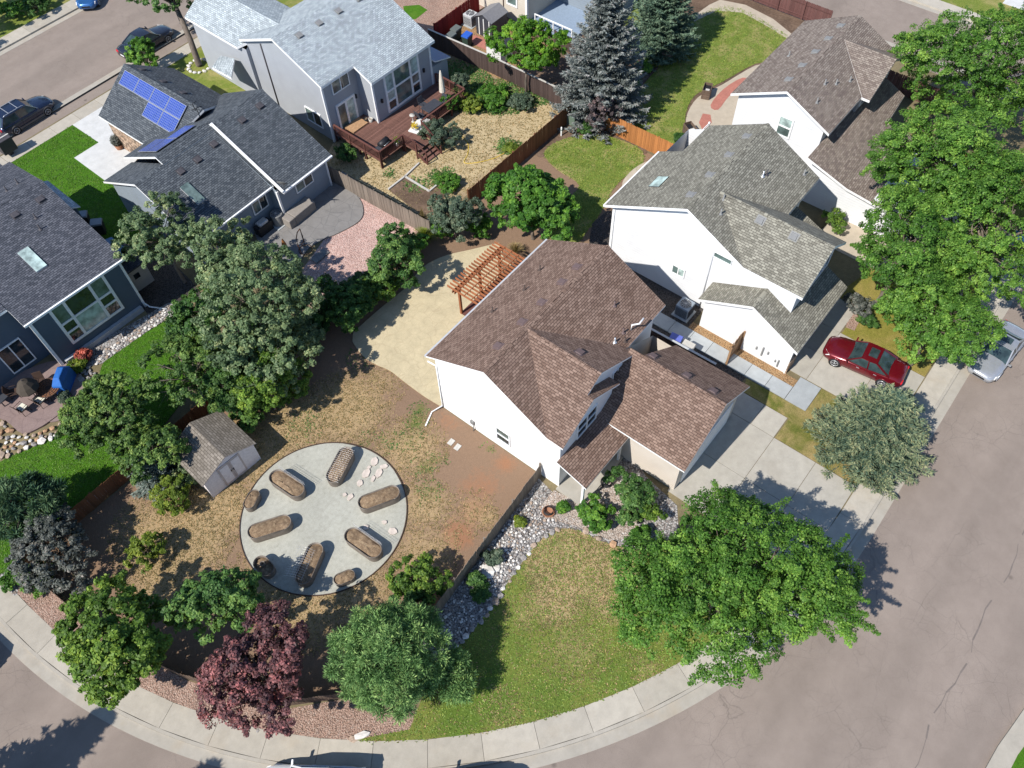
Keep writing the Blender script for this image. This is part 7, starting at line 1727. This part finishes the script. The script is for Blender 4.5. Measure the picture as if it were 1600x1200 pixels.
spruce('spruce_tree', 'spruce beyond the lower left corner casting a shadow on the road', bp(-120, 1330, 0), 9.5, 2.6, 'l_spruce4', seed=25, whorls=18, size=.26, dens=.5)
spruce('spruce_tree', 'second spruce beyond the lower left corner, nearer the bottom', bp(60, 1420, 0), 9.0, 2.6, 'l_spruce4', seed=26, whorls=18, size=.26, dens=.5)
# shrubs of the front bed
for k, (px, py, zc, r_, rz_, lf, lb) in enumerate((
    (985, 765, 1.1, 1.25, .9, 'l_shrub', 'tall green shrub against the cream garage wall'), (932, 800, .6, 1.0, .55, 'l_bush', 'low bright green shrub below the porch corner'), (985, 800, .7, .8, .6, 'l_shrub', 'green shrub between porch bed and maple'), (1000, 838, .5, .6, .45, 'l_bush', 'small leafy clump at the lawn edge under the maple'), (1015, 800, .7, .7, .6, 'l_olive', 'olive shrub touching the maple crown'),
    (655, 905, 1.2, 1.35, 1.0, 'l_olive', 'olive green shrub inside the brown fence'), (640, 925, .9, 1.0, .7, 'l_deep', 'dark shrub beneath the olive shrub by the fence'), (690, 210, 1.0, 1.35, .9, 'l_sage', 'sage green bush against the deck'), (1340, 478, .8, .85, .7, 'l_char', 'bare brown shrub at the lawn beside the red car'), (1355, 500, .5, .6, .4, 'l_deep', 'low dark shrub on the golden lawn'), (1308, 345, .7, .9, .5, 'l_olive', 'low shrub by the tan driveway of the taupe-roofed house'), (915, 200, .5, .6, .4, 'l_deep', 'round green bush beside the utility box'),
    (470, 525, 1.2, 1.5, 1.1, 'l_aspen', 'grey green shrub at the foot of the aspens'), (505, 470, 1.2, 1.5, 1.1, 'l_deep', 'dark shrub along the lower pink gravel fence'), (575, 452, 1.0, 1.4, .9, 'l_shrub', 'green shrub along the upper curve of the yellow patio'), (640, 385, 1.0, 1.2, .9, 'l_bush', 'bright green shrub below the arching grass'), (455, 600, 1.1, 1.3, 1.0, 'l_olive', 'olive shrub right of the dark round tree by the shed'), (390, 650, .9, 1.1, .8, 'l_deep', 'low dark shrub at the back of the shed'), (60, 905, .6, .9, .5, 'l_bush', 'green shrub below the smoky shrub'), (290, 745, .8, .9, .7, 'l_aspen', 'grey green sucker growth at the shed wall'),
    (500, 505, .8, 1.0, .7, 'l_deep', 'low dark shrub under the aspen by the patio'), (690, 355, .7, .9, .6, 'l_bush', 'green shrub at the top of the yellow patio'), (745, 350, .8, 1.1, .7, 'l_bush', 'bright leafy shrub above the pergola rafters'), (595, 450, .8, 1.2, .8, 'l_olive', 'yellow green shrub at the patio edge'), (540, 240, .6, .8, .5, 'l_deep', 'dark plant in the shaded strip below the deck rail'), (735, 160, .6, 1.0, .6, 'l_lime', 'yellow green plant at the deck corner'), (770, 150, .5, 1.5, .5, 'l_bush', 'low green weeds in the far corner of the dry yard'), (815, 160, .5, 1.0, .5, 'l_sage', 'grey green weeds by the stone bed'), (700, 285, .4, 1.0, .4, 'l_bush', 'leafy vegetables in the timber-edged patch'), (798, 232, .25, .55, .22, 'l_lime', 'bright green clump at the red brown fence'), (720, 130, 1.0, .7, .9, 'l_sage', 'sparse grey green sapling by the deck corner'),
    (128, 555, .45, .45, .35, 'l_red', 'round shrub with red leaves under the tall window'), (122, 570, .35, .6, .3, 'l_lime', 'yellow green plant in front of the red shrub'), (100, 620, .3, .35, .25, 'l_sage', 'grey green potted plant at the patio rim'), (115, 635, .35, .55, .3, 'l_shrub', 'green plant among the boulders'), (982, 60, .5, .35, .3, 'l_yellow', 'yellow flowers beside the dark fence stub'), (1005, 105, .4, .8, .35, 'l_bush', 'green vegetables in the far timber bed'), (990, 132, .4, .7, .35, 'l_bush', 'lower green vegetables in the far timber bed'), (1062, 215, .3, .4, .25, 'l_deep', 'small dark plant at the patio end'), (20, 905, .3, .6, .3, 'l_bush', 'low green plant beside the white gravel at the left edge'), (770, 870, .4, .5, .35, 'l_sage', 'grey green plant in the rock bed by the fence'), (745, 905, .4, .4, .35, 'l_shrub', 'green plant in shade of the rock bed'), (752, 925, .25, .5, .2, 'l_deep', 'low creeping plant in the shaded rock bed'), (880, 792, .3, .3, .25, 'l_bush', 'tiny green shrub on the gravel by the porch'), (812, 815, .2, .28, .15, 'l_lime', 'tiny yellow green tuft in the white rocks'), (20, 15, .6, 1.2, .6, 'l_bush', 'green shrub on the shaded lot across the upper street'), (55, 8, .7, 1.3, .7, 'l_deep', 'second green shrub on the shaded lot across the upper street'), (395, 120, .4, .5, .35, 'l_bush', 'small green plant in the ring bed by the grey porch'), (355, 82, .5, .4, .45, 'l_bush', 'little tree in the round brick bed'), (705, 160, .8, .8, .7, 'l_bush', 'climbing plant on the deck railing'))):
    nn = max(8, int(34*(r_/1.0)**1.6))
    broad_tree('garden_shrub', lb, bp(px, py, zc), r_, r_, rz_, zc, lf, n=min(70, nn), cr=.30+.1*r_, per=140 if r_ > .5 else 100, size=.065 if r_ < 1 else .075, seed=100+k, stems=3, trunk=.03, cat='shrub', lobes=4)
ornamental_grass('ornamental_grass', 'arching ornamental grass at the fence corner by the pink gravel', bp(664, 372, .3), 1.15, 1.1, 'l_lime', 5, 420)
ornamental_grass('ornamental_grass', 'tan plumed grass behind the arching grass', bp(662, 352, .3), 1.9, .5, 'l_grassdry', 6, 200)
ornamental_grass('ornamental_grass', 'yellowish grass tuft beside the pergola', bp(805, 392, .3), 1.0, .8, 'l_grassdry', 7, 260)
# ring bed and trunk bed in the upper front yard
rb = thing('ring_bed', 'round brick-edged tree bed in the upper front yard', 'flower bed', at(372, 103, 0))
for i in range(16): a = 2*PI*i/16; MB().box(-.22, -.1, 0, .22, .1, .2).build('block', 'rock', rb, (1.05*math.cos(a), 1.05*math.sin(a), 0), a+PI/2)
MB().lathe((0, 0, 0), [(.95, .08), (.02, .12)], 24).build('soil', 'mulch', rb)
rb = thing('ring_bed', 'low white stone ring at the forked street tree', 'flower bed', at(312, 104, 0))
for i in range(14): a = 2*PI*i/14; stone('stone', rb, .9*math.cos(a), .9*math.sin(a), 0, .2, 'rock_white', i)
# lawns: short blades
scatter_tufts('lawn_grass', LAWN_M, 5000, 'l_grassdry', .07, 1, z=.02, keep=lambda x, y, r: r.random() < .12 or any(math.hypot(x-a, y-b) < c*.95 and r.random() < k*1.3 for a, b, c, k in flb['straw']), label='dry straw blades of the front lawn')
scatter_tufts('lawn_grass', LAWN_M, 9000, 'l_grass', .07, 2, z=.02, label='greener blades mixed through the front lawn')
scatter_tufts('lawn_grass', lawn_L, 9000, 'l_turf', .07, 3, z=.02, label='dense blades of the green lawn at the left')
scatter_tufts('lawn_grass', lawn_T, 7000, 'l_grass', .08, 4, z=.02, label='blades of the far patchy lawn at the top')
scatter_tufts('lawn_grass', lawn_R, 4000, 'l_grass', .08, 5, z=.02, label='blades of the small lawn behind the orange fence')
bl = blobs['straw']; gl_ = blobs['green']
CIRC2 = [(CC[0]+(CR+.06)*math.cos(2*PI*i/40), CC[1]+(CR+.06)*math.sin(2*PI*i/40)) for i in range(40)]
scatter_tufts('dry_grass', yardM, 11000, 'l_grassdry', .075, 6, avoid=(CIRC2, PATIO), z=.0, keep=lambda x, y, r: any(math.hypot(x-a, y-b) < c*.95 and r.random() < k*1.25 for a, b, c, k in bl), label='dry straw tufts over the bare back yard')
scatter_tufts('weeds', yardM, 2600, 'l_shrub', .09, 7, avoid=(CIRC2, PATIO), z=.0, keep=lambda x, y, r: any(math.hypot(x-a, y-b) < c*.8 and r.random() < .6 for a, b, c, k in gl_), label='green weeds sprouting in the bare back yard')
scatter_tufts('dry_grass', yG, 7000, 'l_grassdry', .09, 8, z=.0, label='dry grass of the deck yard')
scatter_tufts('weeds', yG, 2200, 'l_shrub', .16, 9, z=.0, keep=lambda x, y, r: any(math.hypot(x-a, y-b) < c*.95 for a, b, c, k in gb['green']), label='tall green weeds at the far end of the deck yard')
